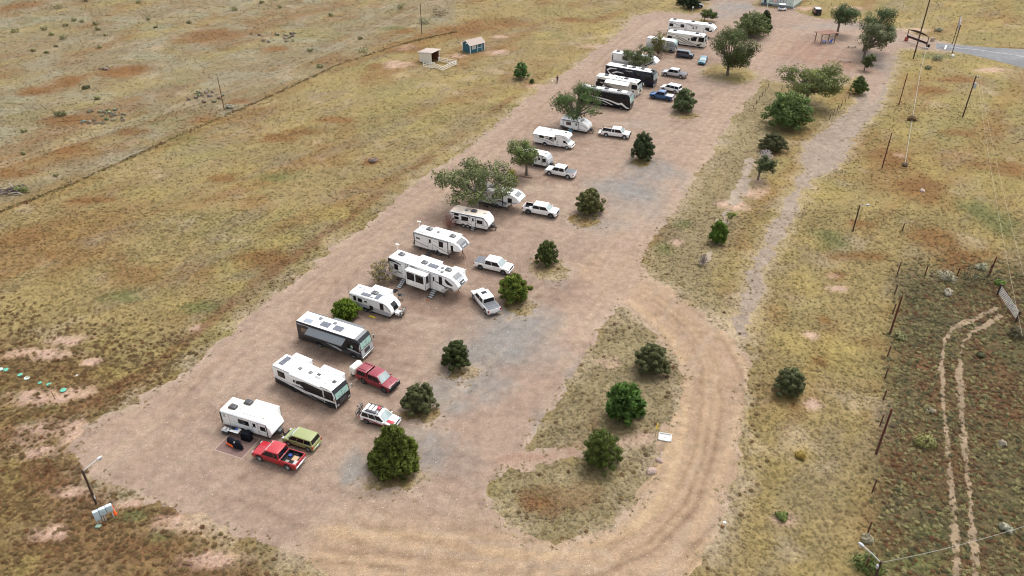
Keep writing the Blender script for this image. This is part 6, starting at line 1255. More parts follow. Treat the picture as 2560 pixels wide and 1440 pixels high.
# ================================================================ POLES, FENCES, BUILDINGS, SMALL THINGS
def pole(px, py, ytop, label, r=.13, m=None, name='pole', lean=0.0):
    b = gp(px,py); h = height_at(b, ytop); t = thing(name, label, 'pole', b)
    part('shaft', MB().tube([(0,0,-.3),(lean*.5,0,h*.5),(lean,0,h)],[r*1.1,r,r*.85],8), m or M_RUST, t, smooth=50)
    part('pole_cap', MB().tube([(lean,0,h),(lean,0,h+.04)],[r*.95,r*.6],8), m or M_RUST, t)
    return t, h
pole(2190,1135,1022,'tall rusty steel pole at the lower right, nearest the camera')
pole(2224,836,741,'tall rusty steel pole right above a grey green bush')
pole(2205,420,332,'tall rusty pole left of the lower end of the white pipe',.11)
pole(2247,262,184,'tall rusty pole beside the gravel path, level with the green shrub',.11)
pole(2473,690,642,'tall rusty corner pole behind the brush pile',.10)
t,h = pole(2283,147,-40,'very tall dark utility pole crossing the entrance arch in view',.16,M_POLE,'utility_pole')
part('insulator', MB().tube([(.12,-.1,h*.55),(.30,-.1,h*.55)],.06,6), M_LGREY, t)
t,h = pole(561,275,194,'lone wooden pole in the left field with white sage at its foot',.10,mat('pole_orange',(.16,.075,.028),.9),'field_pole')
pole(1055,85,8,'wooden pole on the old fence line near the brush heap',.10,M_POLE,'field_pole')
# utility pole with transformer and wires
t,h = pole(2406.5,292.6,189.5,'wooden utility pole with a grey transformer can',.13,M_POLE,'utility_pole')
part('transformer', MB().tube([(.30,-.2,h-2.6),(.30,-.2,h-1.5)],.28,12).tube([(.30,-.2,h-1.5),(.30,-.2,h-1.42)],.22,12), M_LGREY, t, smooth=50)
part('bracket', MB().box(0,.30,-.24,-.12,h-2.3,h-2.2).box(0,.30,-.24,-.12,h-1.8,h-1.7), M_DGREY, t); part('crossarm', MB().box(-.1,.75,-.06,.06,h-.35,h-.22), M_POLE, t)
for x in (.25,.65): part('insulator', MB().tube([(x,0,h-.22),(x,0,h+.02)],.05,6), M_WPAINT, t)
b0 = Vector(t.location)
for i,(end,lab) in enumerate((((2556,840,6.5),'left of the two pale overhead wires at the right'),((2590,800,6.5),'right of the two pale overhead wires at the right'))):
    e = gp(*end); a = b0+Vector((.25+.4*i,0,h)); pts = []
    for k in range(25):
        u = k/24; q = a.lerp(e,u); q.z -= 4*.9*u*(1-u); pts.append(q)
    tag(part('overhead_wire', MB().tube(pts,.013,4), mat('wire_pale',(.40,.35,.26),.6), None), lab, 'wire', 'overhead wires')
# lamps
def lamp(px,py,ytop,label,armdir,arml,rise=.15,r=.11,headm=M_LGREY):
    b = gp(px,py); h = height_at(b,ytop); t = thing('street_lamp',label,'street lamp',b)
    part('shaft', MB().tube([(0,0,-.3),(0,0,h)],[r*1.1,r],8), M_POLE, t, smooth=50)
    a = Vector((math.cos(armdir),math.sin(armdir),0)); pts = [Vector((0,0,h-.15)), a*arml*.5+Vector((0,0,h-.15+rise*.8)), a*arml+Vector((0,0,h-.15+rise))]
    part('arm', MB().tube(pts,.045,6), M_LGREY, t)
    q = pts[-1]; o = part('lamp_head', MB().tube([q-a*.05,q+a*.25,q+a*.5],[.10,.17,.10],8), headm, t, smooth=50); part('lens', MB().tube([q+a*.22-Vector((0,0,.16)),q+a*.22-Vector((0,0,.28))],[.14,.08],8), M_HEAD, o)
    return t,h
lamp(2132,578,513,'dark street lamp with a white arm on the right hand field',R(5),1.1)
t,h = lamp(242,1262,1176,'dark street lamp at the lower left corner of the lot',R(58),1.7,.2)
part('tag_plate', MB().box(.09,.13,-.08,.08,.9,1.4), M_LGREY, t)
t,h = lamp(2180,1462,1404,'street lamp at the bottom right with a cable running off it',R(125),1.9,.3)
part('junction_box', MB().box(-.28,-.10,-.12,.12,h-.9,h-.5), M_LGREY, t, bevel=.02)
a = Vector(t.location)+Vector((.1,0,h-.1)); e = gp(2640,1290,5.0); pts=[]
for k in range(25):
    u=k/24; q=a.lerp(e,u); q.z -= 4*.55*u*(1-u); pts.append(q)
tag(part('overhead_cable', MB().tube(pts,.02,4), mat('cable_grey',(.30,.28,.25),.7), None),'sagging grey cable from the bottom right street lamp','wire')
# rusty fence line: posts are parts of one fence
F_SC = 2331/680
def zr(x,y,ox,oy): return (ox+x/F_SC, oy+y/F_SC)
posts = []
for bx,by,ty in [(1243,230,120),(1220,403,315),(1205,565,480),(1160,930,843),(1138,1120,1030),(1125,1300,1220),(1183,1430,1385)]: posts.append((*zr(bx,by,1880,620), zr(bx,ty,1880,620)[1]))
for bx,by,ty in [(1095,155,60),(1030,720,615),(985,1085,975),(968,1380,1290)]: posts.append((*zr(bx,by,1880,1020), zr(bx,ty,1880,1020)[1]))
posts.insert(0, (*zr(1287,1018,1880,280), zr(1287,955,1880,280)[1]))
def fence(name, label, posts, r, m, hfix=None, wires=2, wirem=None, wr=.008):
    P = [(gp(px,py), hfix or min(2.2,max(.8,height_at(gp(px,py),ty)))) for px,py,ty in posts]
    t = thing(name, label, 'fence', P[0][0]); o0 = P[0][0]
    for p,h in P:
        d = p-o0; part('post', MB().tube([(d.x,d.y,-.2),(d.x+.03,d.y,h)],[r,r*.9],7), m, t, smooth=50)
    for k in range(wires):
        f = (k+1)/(wires+.4); mb = MB(); mb.tube([(p.x-o0.x,p.y-o0.y,h*f) for p,h in P], wr, 3); part('wire', mb, wirem or M_DGREY, t)
    return t
fence('wire_fence','rusty pipe post wire fence running down the right hand field',posts,.09,M_RUST)
posts2 = [(*zr(bx,by,1880,620), zr(bx,ty,1880,620)[1]) for bx,by,ty in [(1243,232,122),(1478,240,153),(1757,238,170)]][1:] + [(2468,693,652)]
fence('wire_fence','short rusty post fence leading from the fence line towards the gate',posts2,.10,M_RUST,wires=1)
z7 = 2557/680
def z7p(x,y): return (1880+x/z7, y/z7)
pl = [(*z7p(x,y),0) for x,y in [(10,1028),(37,988),(65,948),(95,908),(122,870),(148,835)]]
fence('wire_fence','thin dark post fence between the lane and the big rounded tree',pl,.055,M_POLE,1.35)
pl = [(*z7p(x,y),0) for x,y in [(588,1110),(728,1125),(763,1085),(800,1045),(838,1000),(873,970),(905,930),(762,908),(455,875),(275,855),(148,835)]][1:]
fence('wire_fence','thin dark post fence round the plot under the wide open elm',pl,.055,M_POLE,1.35)
pl = [(180,462,0),(383,372,0),(488,330,0),(566,292,0),(720,225,0),(850,162,0),(960,127,0),(1055,98,0)]
fence('wire_fence','sparse old wire fence along the ditch across the left field',pl,.05,M_WOODG,1.2)
# metal gate
g0,g1 = gp(*zr(2103,398,1880,620)), gp(*zr(2262,632,1880,620)); d = (g1-g0); L = d.length; t = thing('metal_gate','grey tubular metal gate hung between two dark posts','gate',g0,math.atan2(d.y,d.x))
for x in (0,L): part('gate_post', MB().tube([(x,0,-.3),(x,0,1.75)],.16,8), M_POLE, t, smooth=50)
for i in range(6): part('rail', MB().tube([(.18,0,.35+.23*i),(L-.18,0,.35+.23*i)],.028,5), M_LGREY, t)
for x in (.18,L*.5,L*.68,L-.18): part('stile', MB().tube([(x,.03,.33),(x,.03,1.52)],.03,5), M_GREY if x!=L*.5 else M_BLACK, t)
# white pipe laid along the field
t = thing('irrigation_pipe','long pale pipe lying across the grass right of the path','pipe',gp(2262,412)); o0 = Vector(t.location)
pp = [gp(2262,412),gp(2272,350),gp(2282,290),gp(2291,235),gp(2300,185),gp(2308,150),gp(2315,128)]
for i in range(len(pp)-1):
    a,b = pp[i]-o0, pp[i+1]-o0; part('pipe_length', MB().tube([a+Vector((0,0,.08)), b.lerp(a,.01)+Vector((0,0,.08))],.055,6), mat('pipe_pale',(.30,.275,.24),.6,var=.15), t)
    part('coupling', MB().tube([a+Vector((0,0,.08)), a.lerp(b,.02)+Vector((0,0,.08))],.09,6), M_LGREY, t)
# two-post sign
a,b = gp(2380,133), gp(2381,109); t = thing('roadside_sign','narrow sign board on two dark posts beside the asphalt road','sign',a); d = b-a; h = height_at(a,62)
for q in (Vector(),d): part('post', MB().tube([(q.x,q.y,-.3),(q.x,q.y,h)],.10,6), M_POLE, t)
nd = d.normalized(); nn_ = Vector((-nd.y,nd.x,0))*.05
mb = MB(); c0 = [(-nn_),(d-nn_),(d+nn_),(nn_)]; mb.add([(p.x,p.y,z) for z in (h-2.2,h) for p in c0],[(0,3,2,1),(4,5,6,7),(0,1,5,4),(1,2,6,5),(2,3,7,6),(3,0,4,7)]); part('board', mb, mat('sign_back',(.32,.29,.32),.6), t)
# entrance arch
a,b = gp(2314.5,120.5), gp(2265,102); d = b-a; L = d.length; t = thing('entrance_arch','dark steel entrance arch spanning the drive mouth','arch',a,math.atan2(d.y,d.x)); H=3.05
for x in (0,L): part('post', MB().tube([(x,0,-.3),(x,0,H)],.11,8), M_POLE, t); part('post_base', MB().box(x-.35,x+.35,-.35,.35,-.05,1.0 if x else .25), mat('red_post',(.32,.06,.05),.7) if x else M_CONC, t, bevel=.04)
part('lower_beam', MB().box(.12,L-.12,-.08,.08,H-2.05,H-1.50), mat('arch_steel',(.035,.012,.012),.6), t)
pr = [(.0,H-.10)]+[(L*k/10, H-.05+math.sin(math.pi*k/10)*.50) for k in range(0,11)]+[(L,H-.10)]+[(L*k/10, H-.15+math.sin(math.pi*k/10)*.06) for k in range(9,0,-1)]
part('arch_beam', MB().prism(pr,-.06,.06), mat('arch_steel',(.035,.012,.012),.6), t)
for k in range(1,4): part('hanger', MB().tube([(L*k/4,0,H-1.55),(L*k/4,0,H)],.02,4), M_RUST, t)
p = gp(2326,104); tag(part('boulder', MB().add(*(lambda v: v)((lambda bm: ([tuple(q) for q in bm[0]], bm[1]))(([(0,0,0),(1.2,.1,0),(1.3,.9,0),(.2,1,0),(.15,.2,.9),(1.0,.2,1.1),(1.05,.8,1.0),(.3,.85,.8)],[(0,3,2,1),(4,5,6,7),(0,1,5,4),(1,2,6,5),(2,3,7,6),(3,0,4,7)])))), M_ROCK, None, bevel=.22),'pale boulder at the right foot of the entrance arch','rock').location = p
p = gp(2319.5,122); t = thing('trash_bin','small dark bin by the drive mouth','bin',p); part('bin', MB().tube([(0,0,.45),(0,0,1.15)],[.28,.36],10), M_BLACK, t); part('stand', MB().tube([(0,0,-.1),(0,0,.5)],.05,5), M_LGREY, t)
# rocks on the island rim
def rock(px,py,s,label,m=None):
    rs = random.Random(int(px)); bm = bmesh.new(); bmesh.ops.create_icosphere(bm, subdivisions=3, radius=1.0)
    for v in bm.verts:
        n = fbm(np.array([v.co.x*1.3+px]),np.array([v.co.y*1.3+v.co.z*.9]),1.0,int(py),3)[0]; v.co *= .62+.75*n
    for v in bm.verts: v.co.x *= s; v.co.y *= s*.8; v.co.z = max(v.co.z*s*.75, -.15*s)
    me = bpy.data.meshes.new('rock'); bm.to_mesh(me); bm.free(); me.materials.append(m or M_ROCK)
    o = bpy.data.objects.new('rock', me); COL.objects.link(o); o.location = gp(px,py)+Vector((0,0,.10*s)); o.rotation_euler.z = rs.random()*6; tag(o,label,'rock'); return o
rock(1629,1180,.55,'brown rock on the island rim, nearest the camera'); rock(1649,1152,.42,'grey brown rock at the foot of the water spigot')
rock(2038,90,.6,'brown rock at the corner of the lane and the play area'); rock(2381,141,.6,'pale rock on the grass below the asphalt road',M_CONC); rock(2305,478,.55,'brown stone lying in the right hand field'); rock(1812,1307,.18,'small white stone at the edge of the loop drive',M_WPAINT)
# dump station
p = gp(1662,1096); t = thing('dump_pad','pale concrete dump pad with a raised rim beside the loop drive','concrete pad',(p.x,p.y,.01),R(-14))
part('slab', MB().box(-.62,.62,-.50,.50,0,.14), M_CONC, t, bevel=.02); part('rim', MB().box(-.62,.62,.505,.62,0,.26), M_CONC, t, bevel=.02)
for s in (-1,1): part('rim', MB().box(s*.68-.055,s*.68+.055,-.50,.62,0,.2), M_CONC, t, bevel=.02)
part('drain_lid', MB().tube([(0,.08,.14),(0,.08,.19)],.10,12), M_LGREY, t)
p = gp(1639,1089); h = 1.9; t = thing('warning_sign','yellow diamond warning sign on a thin post beside the dump pad','sign',p,R(62))
part('post', MB().box(-.03,.03,-.03,.03,-.2,h), M_WOODG, t); part('board', MB().prism([(0,h-.95),(.50,h-.45),(0,h+.05),(-.50,h-.45)],-.055,-.033), M_YELLOW, t)
mk = MB().prism([(-.18,h-.58),(.18,h-.58),(.18,h-.50),(-.18,h-.50)],-.060,-.055).prism([(-.12,h-.42),(.12,h-.42),(.12,h-.34),(-.12,h-.34)],-.060,-.055); part('sign_text', mk, M_BLACK, t)
p = gp(1652,1146); t = thing('water_spigot','white topped water spigot between two rocks by the drive','spigot',p); part('pipe', MB().tube([(0,0,-.1),(0,0,.95)],.05,8), M_WPAINT, t); part('spout', MB().tube([(0,0,.85),(.12,-.12,.82),(.14,-.14,.7)],.03,6), M_LGREY, t); part('handle', MB().tube([(0,0,.95),(.05,.2,1.25)],.02,5), M_DGREY, t)
# utility meter rack, marker bollard, green box
p = gp(268,1300); t = thing('meter_rack','pale grey electrical meter cabinets on legs at the lower left','electrical cabinet',p,R(33))
for x0,x1,z0,z1 in ((-.95,-.42,.55,1.75),(-.38,.22,.95,1.80),(.26,.85,1.05,1.85)): part('cabinet', MB().box(x0,x1,-.18,.18,z0,z1), M_GBOX, t, bevel=.02)
part('cabinet_seam', MB().box(-.41,-.39,-.185,.17,.6,1.8).box(.23,.25,-.185,.17,1.0,1.8), M_DGREY, t); part('latch', MB().box(-.08,.02,-.20,-.17,1.35,1.39), M_DGREY, t)
for x in (-.85,-.60,-.30,-.08,.65): part('conduit', MB().tube([(x,-.05,-.1),(x,-.05,1.0)],.055,7), M_LGREY, t)
p = gp(288,1287); t = thing('marker_bollard','orange marker bollard right of the meter cabinets','bollard',p); part('post', MB().tube([(0,0,-.1),(0,0,1.25),(0,0,1.32)],[.11,.10,.06],10), M_ORANGE, t, smooth=40); part('band', MB().tube([(0,0,.62),(0,0,.72)],.125,10), mat('band_pale',(.75,.35,.2),.5), t); part('base', MB().tube([(0,0,0),(0,0,.35)],[.24,.16],8), M_ORANGE, t)
p = gp(247,1318); tag(part('ground_box', MB().box(-.28,.28,-.20,.20,0,.22), mat('box_green',(.20,.30,.22),.6), None, bevel=.03),'small dull green ground box below the meter cabinets','utility box').location = p
# septic lids
for i,(px,py,r_,lab) in enumerate(((2,925,.30,'pale green septic lid at the left picture edge'),(16,926,.36,'round green septic lid, second from the left picture edge'),(51,939,.30,'round green septic lid beside the pale faded lid'),(68,947,.34,'pale faded septic lid between two green ones'),(100,959,.22,'small green septic lid tilted in the middle of the row'),(123,963,.30,'green septic lid left of the rusty stake'),(159,977,.36,'green septic lid at the right end of the row'))):
    t = thing('septic_lid',lab,'septic lid',gp(px,py),0); part('lid', MB().tube([(0,0,.10),(0,0,.16),(0,0,.18)],[r_,r_,r_*.8],16), M_CYAN if i not in (0,3) else mat('lid_pale',(.42,.55,.47),.6), t); part('riser', MB().tube([(0,0,-.1),(0,0,.10)],r_*.92,16), M_DGREY if i not in (3,) else M_CONC, t)
    part('lid_grip', MB().box(-.06,.06,-.02,.02,.18,.20), M_DGREY, t)
p = gp(136,994); tag(part('stake', MB().tube([(0,0,-.1),(-.10,.02,.95)],.035,6).tube([(-.10,.02,.95),(-.10,.02,.98)],[.05,.04],6), M_RUST, None),'short rusty stake beside the green septic lids','stake').location = p
p = gp(193,941); tag(part('paper_sheet', MB().box(-.22,.22,-.30,.30,.05,.062).box(-.22,-.20,-.30,.30,.062,.08), M_LGREY, None),'pale flat sheet lying in the weeds at the left','litter').location = p
# sheds
p = gp(1090,160); SH = R(-27)
a = gp(1052,152); b = gp(1077,157); 
t = thing('animal_shelter','cream open fronted animal shelter with a tan roof','shed',gp(1074,152),R(-32)); w_,d_,h0,h1 = 1.9,1.7,2.5,2.1
part('back_wall', MB().box(-w_,-w_+.08,-d_,d_,0,h1+.2), M_SHEDC, t)
for s in (-1,1): part('side_wall', MB().prism([(-w_+.085,0),(w_*.95,0),(w_*.95,h0+.25),(-w_+.085,h1+.2)],*sorted((s*d_,s*(d_-.08)))), M_SHEDC, t)
part('inner_lining', MB().box(-w_+.09,-w_+.12,-d_+.09,d_-.09,.02,h1+.1).box(-w_+.13,w_*.9,-d_+.085,-d_+.10,.02,h1+.1).box(-w_+.13,w_*.9,d_-.10,d_-.085,.02,h1+.1), mat('shed_inner',(.16,.06,.03),.9,var=.2), t)
part('roof', MB().prism([(-w_-.25,h1+.22),(w_+.35,h0+.30),(w_+.35,h0+.42),(-w_-.25,h1+.34)],-d_-.2,d_+.2), M_SHINGLE, t, bevel=.01)
part('fascia', MB().prism([(-w_-.27,h1+.18),(w_+.37,h0+.26),(w_+.37,h0+.40),(-w_-.27,h1+.32)],-d_-.24,-d_-.205).prism([(-w_-.27,h1+.18),(w_+.37,h0+.26),(w_+.37,h0+.40),(-w_-.27,h1+.32)],d_+.205,d_+.24).box(w_+.352,w_+.38,-d_-.2,d_+.2,h0+.28,h0+.41), M_WPAINT, t)
for s in (-1,1): part('corner_post', MB().box(w_*.95,w_*.95+.1,s*(d_-.06)-.06,s*(d_-.06)+.06,0,h0+.24), M_SHEDC, t)
# white rail pen
z8 = 2555/440
def z8p(x,y): return gp(1000+x/z8, 60+y/z8)
ring = [z8p(340,628),z8p(430,648),z8p(505,640),z8p(622,690),z8p(725,640),z8p(826,600),z8p(690,575),z8p(560,550)]
t = thing('rail_pen','small white rail pen in front of the open shelter','fence',ring[0]); o0 = ring[0]
for q in ring: part('post', MB().box(q.x-o0.x-.06,q.x-o0.x+.06,q.y-o0.y-.06,q.y-o0.y+.06,-.1,1.25), M_WPAINT, t)
for i in range(len(ring)-1):
    a,b = ring[i]-o0, ring[i+1]-o0
    for z in ((.35,.75,1.15) if i!=1 else (.2,.5,.8,1.1,1.4)): part('rail', MB().tube([(a.x,a.y,z),(b.x,b.y,z)],.055,4), M_WPAINT, t)
    if i==1:
        for f in (.02,.5,.98): q=a.lerp(b,f); part('gate_stile', MB().tube([(q.x,q.y,.1),(q.x,q.y,1.45)],.05,4), M_WPAINT, t)
# teal shed
t = thing('garden_shed','dark teal shed with white trim and a grey gable roof','shed',gp(1184,126),R(40)); lx,ly,h=2.3,1.6,2.1; rg=3.05
# gable faces -x (towards the camera left), doors on the -y side
part('wall', MB().add([(-lx,-ly,0),(lx,-ly,0),(lx,ly,0),(-lx,ly,0),(-lx,-ly,h),(lx,-ly,h),(lx,ly,h),(-lx,ly,h),(-lx,0,rg),(lx,0,rg)],[(0,3,2,1),(0,1,5,4),(2,3,7,6),(0,4,8,7,3),(1,2,6,9,5),(4,5,9,8),(6,7,8,9)]), M_SHEDT, t)
for s in (-1,1):
    e = Vector((0,s*(ly+.2),h-.15)); part('roof', MB().add([(-lx-.2,0,rg+.08),(lx+.2,0,rg+.08),(lx+.2,s*(ly+.25),h-.08),(-lx-.2,s*(ly+.25),h-.08),(-lx-.2,0,rg+.02),(lx+.2,0,rg+.02),(lx+.2,s*(ly+.25),h-.14),(-lx-.2,s*(ly+.25),h-.14)],[(0,1,2,3),(7,6,5,4),(0,4,5,1),(1,5,6,2),(2,6,7,3),(3,7,4,0)]), M_SHINGLE, t)
    for x in (-lx-.215,lx+.215): part('gable_trim', MB().add([(x,0,rg+.09),(x,s*(ly+.27),h-.07),(x,s*(ly+.27),h-.24),(x,0,rg-.08),(x+.03*(-1 if x<0 else 1),0,rg+.09),(x+.03*(-1 if x<0 else 1),s*(ly+.27),h-.07),(x+.03*(-1 if x<0 else 1),s*(ly+.27),h-.24),(x+.03*(-1 if x<0 else 1),0,rg-.08)],[(0,1,2,3),(7,6,5,4),(0,4,5,1),(1,5,6,2),(2,6,7,3),(3,7,4,0)]), M_WPAINT, t)
for x,y in ((-lx,-ly),(lx,-ly),(-lx,ly),(lx,ly)): part('corner_trim', MB().box(x-.07,x+.07,y-.07,y+.07,0,h-.02), M_WPAINT, t)
d = part('door', MB().box(.15,1.45,-ly-.04,-ly+.02,.08,1.95), M_SHEDT, t); part('door_trim', MB().box(.05,.15,-ly-.06,-ly+.02,.05,2.02).box(1.45,1.55,-ly-.06,-ly+.02,.05,2.02).box(.15,1.45,-ly-.06,-ly+.02,1.95,2.02).box(.15,1.45,-ly-.06,-ly+.02,1.0,1.10), M_WPAINT, d)
w = part('window', MB().box(-1.6,-.6,-ly-.04,-ly+.02,1.0,1.8), M_LGREY, t); part('window_trim', MB().box(-1.68,-.52,-ly-.03,-ly+.01,.92,1.88), M_WPAINT, w)
part('gable_vent', MB().box(-lx-.03,-lx+.01,-.28,.28,2.15,2.4), M_WPAINT, t)
# office building at the top edge: near wall seen, with windows and skirting
a,b = gp(1903,10), gp(1982,21.5); d = b-a; L = d.length; t = thing('office_building','mint green single storey office with a row of tall windows','building',a,math.atan2(d.y,d.x)); D,H = 9.0,3.3
part('wall', MB().box(0,L,0,D,.55,H), M_MINT, t); part('skirting', MB().box(-.03,L+.03,-.03,D+.03,-.1,.55), mat('skirt_grey',(.20,.25,.26),.7), t)
for i in range(6):
    x = L*.24+i*L*.088; w = part('window', MB().box(x,x+L*.074,-.035,.02,1.15,2.9), mat('pale_glass',(.50,.58,.60),.15,spec=.7), t); part('frame', MB().box(x-.06,x+L*.074+.06,-.025,.01,1.08,2.97), M_GREY, w)
dd = part('door', MB().box(L*.075,L*.15,-.05,.02,.58,2.8), mat('door_navy',(.03,.045,.07),.5), t); part('handle', MB().box(L*.14,L*.145,-.09,-.05,1.5,1.65), M_CHROME, dd)
part('porch_step', MB().box(L*.04,L*.30,-1.1,-.04,-.05,.5), mat('deck_grey',(.10,.12,.14),.8), t); part('wall_lamp', MB().tube([(L*.90,-.02,1.3),(L*.90,-.10,1.3)],.12,8), M_DGREY, t)
for x in (.0,L-.08): part('corner_trim', MB().box(x-.06,x+.14,-.055,.01,.55,H), M_WPAINT, t)
rf = part('roof', MB().add([(-.5,-.6,H),(L+.5,-.6,H),(L+.5,D+.6,H),(-.5,D+.6,H),(-.5,D/2,H+1.6),(L+.5,D/2,H+1.6)],[(0,3,2,1),(0,1,5,4),(2,3,4,5),(0,4,3),(1,2,5)]), M_SHINGLE, t); part('gutter', MB().box(-.5,L+.5,-.70,-.605,H-.06,H+.06), M_WPAINT, rf)
part('downpipe', MB().tube([(L+.10,-.02,.3),(L+.35,-.15,.1),(L+.9,-.9,.05)],.06,5), M_WPAINT, t)
# flag and pole
p = gp(1916,29.5); t = thing('flag_pole','white flag pole in front of the office','flag pole',p); part('shaft', MB().tube([(0,0,-.2),(0,0,7.5)],[.07,.045],8), M_WPAINT, t); part('finial', MB().tube([(0,0,7.5),(0,0,7.62)],[.09,.05],8), M_CHROME, t)
fl = thing('flag','red and white striped flag with blue corner hanging from the pole','flag',p+Vector((.06,0,0)),R(-18))
def flagpt(u,v): return (u*2.3, math.sin(u*5+v)*.12*u, 5.2 - v*1.25 - u*u*1.35)
n=10
for i in range(13):
    v0,v1 = i/13,(i+1)/13; vs=[]; fs=[]; u0 = .40 if i<7 else 0
    for k in range(n+1):
        u = u0+(1-u0)*k/n
        for y in (.006,-.006): vs += [tuple(np.array(flagpt(u,v0))+[0,y,0]), tuple(np.array(flagpt(u,v1))+[0,y,0])]
    for k in range(n): q=4*k; fs += [(q,q+1,q+5,q+4),(q+2,q+6,q+7,q+3)]
    part('flag_stripe', MB().add(vs,fs), mat('flag_red',(.45,.05,.07),.8) if i%2==0 else M_WPAINT, fl)
vs=[];fs=[]
for k in range(n+1):
    u=.40*k/n
    for y in (.006,-.006): vs += [tuple(np.array(flagpt(u,0))+[0,y,0]), tuple(np.array(flagpt(u,7/13))+[0,y,0])]
for k in range(n): q=4*k; fs += [(q,q+1,q+5,q+4),(q+2,q+6,q+7,q+3)]
ca = part('flag_canton', MB().add(vs,fs), mat('flag_blue',(.03,.06,.22),.8), fl)
st = MB()
for r_ in range(5):
    for c_ in range(6):
        u,v = .40*(c_+.5)/6, (7/13)*(r_+.5)/5; x,y,z = flagpt(u,v); st.box(x-.04,x+.04,y-.012,y+.012,z-.035,z+.035)
part('star', st, M_WPAINT, ca)
# pergola with swing chairs
a = gp(2051,111); b = gp(2085,107); d = b-a; L=d.length; t = thing('pergola','brown slatted pergola over two blue chairs','pergola',a,math.atan2(d.y,d.x)); D=2.4; H=2.5
for x in (0,L):
    for y in (0,D): part('post', MB().box(x-.09,x+.09,y-.09,y+.09,-.1,H), M_WOODR if (x,y)!=(0,0) else M_WOODR, t)
for y in (-.12,D+.12): part('beam', MB().box(-.5,L+.5,y-.05,y+.05,H+.005,H+.20), M_WOODR, t)
for i in range(10): y=-.35+i*(D+.7)/9; part('slat', MB().box(-.6,L+.6,y-.10,y+.10,H+.205,H+.26), mat('slat_wood',(.30,.17,.125),.85,var=.2), t)
def adirondack(label, p, h):
    t = thing('garden_chair',label,'chair',p,h)
    part('seat', MB().prism([(-.30,.28),(.36,.42),(.36,.47),(-.30,.33)],-.30,.30), M_BLUECH, t)
    for i in range(5): y=-.26+i*.13; part('back_slat', MB().prism([(-.28,.30),(-.62,1.10-abs(i-2)*.05),(-.66,1.10-abs(i-2)*.05),(-.32,.30)],y-.055,y+.055), M_BLUECH, t)
    for s in (-1,1):
        part('armrest', MB().box(-.45,.42,s*.38-.075,s*.38+.075,.62,.66), M_BLUECH, t)
        part('leg', MB().box(.28,.38,s*.36-.03,s*.36+.03,0,.615), M_BLUECH, t); part('leg', MB().prism([(-.60,0),(-.50,0),(-.10,.36),(-.18,.40)],*sorted((s*.33,s*.37))), M_BLUECH, t)
    return t
c = gp(2060,108); adirondack('blue slatted garden chair under the pergola, the left one',c,R(-20)); c = gp(2074,108); adirondack('blue slatted garden chair under the pergola, the right one',c,R(200))
# benches and timber
def bench(px,py,h,label,w=2.2):
    t = thing('park_bench',label,'bench',gp(px,py),h); part('seat', MB().box(-w/2,w/2,-.2,.2,.42,.48), M_WOODG, t)
    for s in (-1,1): part('leg', MB().box(s*(w/2-.25)-.06,s*(w/2-.25)+.06,-.18,.18,-.02,.42), M_WOODR, t)
    return t
bench(2129,119,R(-6),'low grey bench nearer the pergola on the play area'); bench(2112,155,R(-8),'low wooden edging bench nearer the open elm on the play area',2.9)
def timber(pa,pb,label,r=.12):
    a,b = gp(*pa),gp(*pb); d=b-a; t = thing('parking_timber',label,'timber',a,math.atan2(d.y,d.x)); L=d.length
    part('beam', MB().box(0,L,-r,r,0,.2), M_WOODR, t, bevel=.03)
    for x in (.3,L-.3): part('spike', MB().tube([(x,0,.1),(x,0,.23)],.03,5), M_RUST, t)
timber((1298,440),(1331,446),'dark wheel stop timber at the foot of the round leafy elm'); timber((1476,280),(1507,285),'dark wheel stop timber beside the black and white swirl coach'); timber((1632,143),(1652,148),'dark wheel stop timber behind the long fifth wheel')
tag(part('marker_stake', MB().tube([(0,0,-.1),(0,0,1.5)],.03,5).tube([(0,0,1.5),(0,0,1.54)],[.035,.02],5), M_WOODG, None),'thin pale stake right of the white pickup with folding cover','stake').location = gp(1300,687)
tag(part('marker_stake', MB().tube([(0,0,-.1),(0,0,1.4)],.035,5).tube([(0,0,1.4),(0,0,1.44)],[.04,.02],5), M_WOODG, None),'thin stake at the end of the timber by the swirl coach','stake').location = gp(1507,284)
tag(part('marker_post', MB().tube([(0,0,-.1),(0,0,3.2)],.05,5).tube([(0,0,3.2),(0,0,3.25)],[.06,.03],5), M_WPAINT, None),'slim white post on the grass beyond the entrance arch','post').location = gp(2300,65)
t = thing('round_sign','small round white sign on a thin post beside the dark tree','sign',gp(1731,31)); part('post', MB().tube([(0,0,-.1),(0,0,1.4)],.04,5), M_WPAINT, t); part('disc', MB().tube([(0,-.06,1.5),(0,-.02,1.5)],.28,14), M_WPAINT, t)
# timber pile in the left field
t = thing('timber_pile','heap of old grey timber at the left edge of the field','timber pile',gp(20,482)); rs = random.Random(3)
for i in range(26):
    a = Vector((rs.uniform(-3,3),rs.uniform(-1.2,1.2),rs.uniform(.1,.9))); an = rs.gauss(.3,.35); l = rs.uniform(1.2,2.6); d = Vector((math.cos(an),math.sin(an),rs.uniform(-.12,.12)))*l/2
    part('plank', MB().tube([a-d,a+d],rs.uniform(.05,.11),4), mat('old_timber',(.09,.065,.065),.9,var=.3) if i%5 else mat('old_timber_pale',(.45,.38,.33),.9), t)
for a,b in (((-1.2,-.6,1.1),(-.6,-2.2,.05)),((-1.0,-.6,1.15),(-2.3,-1.6,.1)),((.8,.6,.7),(.7,.2,1.7))): part('plank', MB().tube([a,b],.10,4), mat('old_timber_pale',(.45,.38,.33),.9), t)
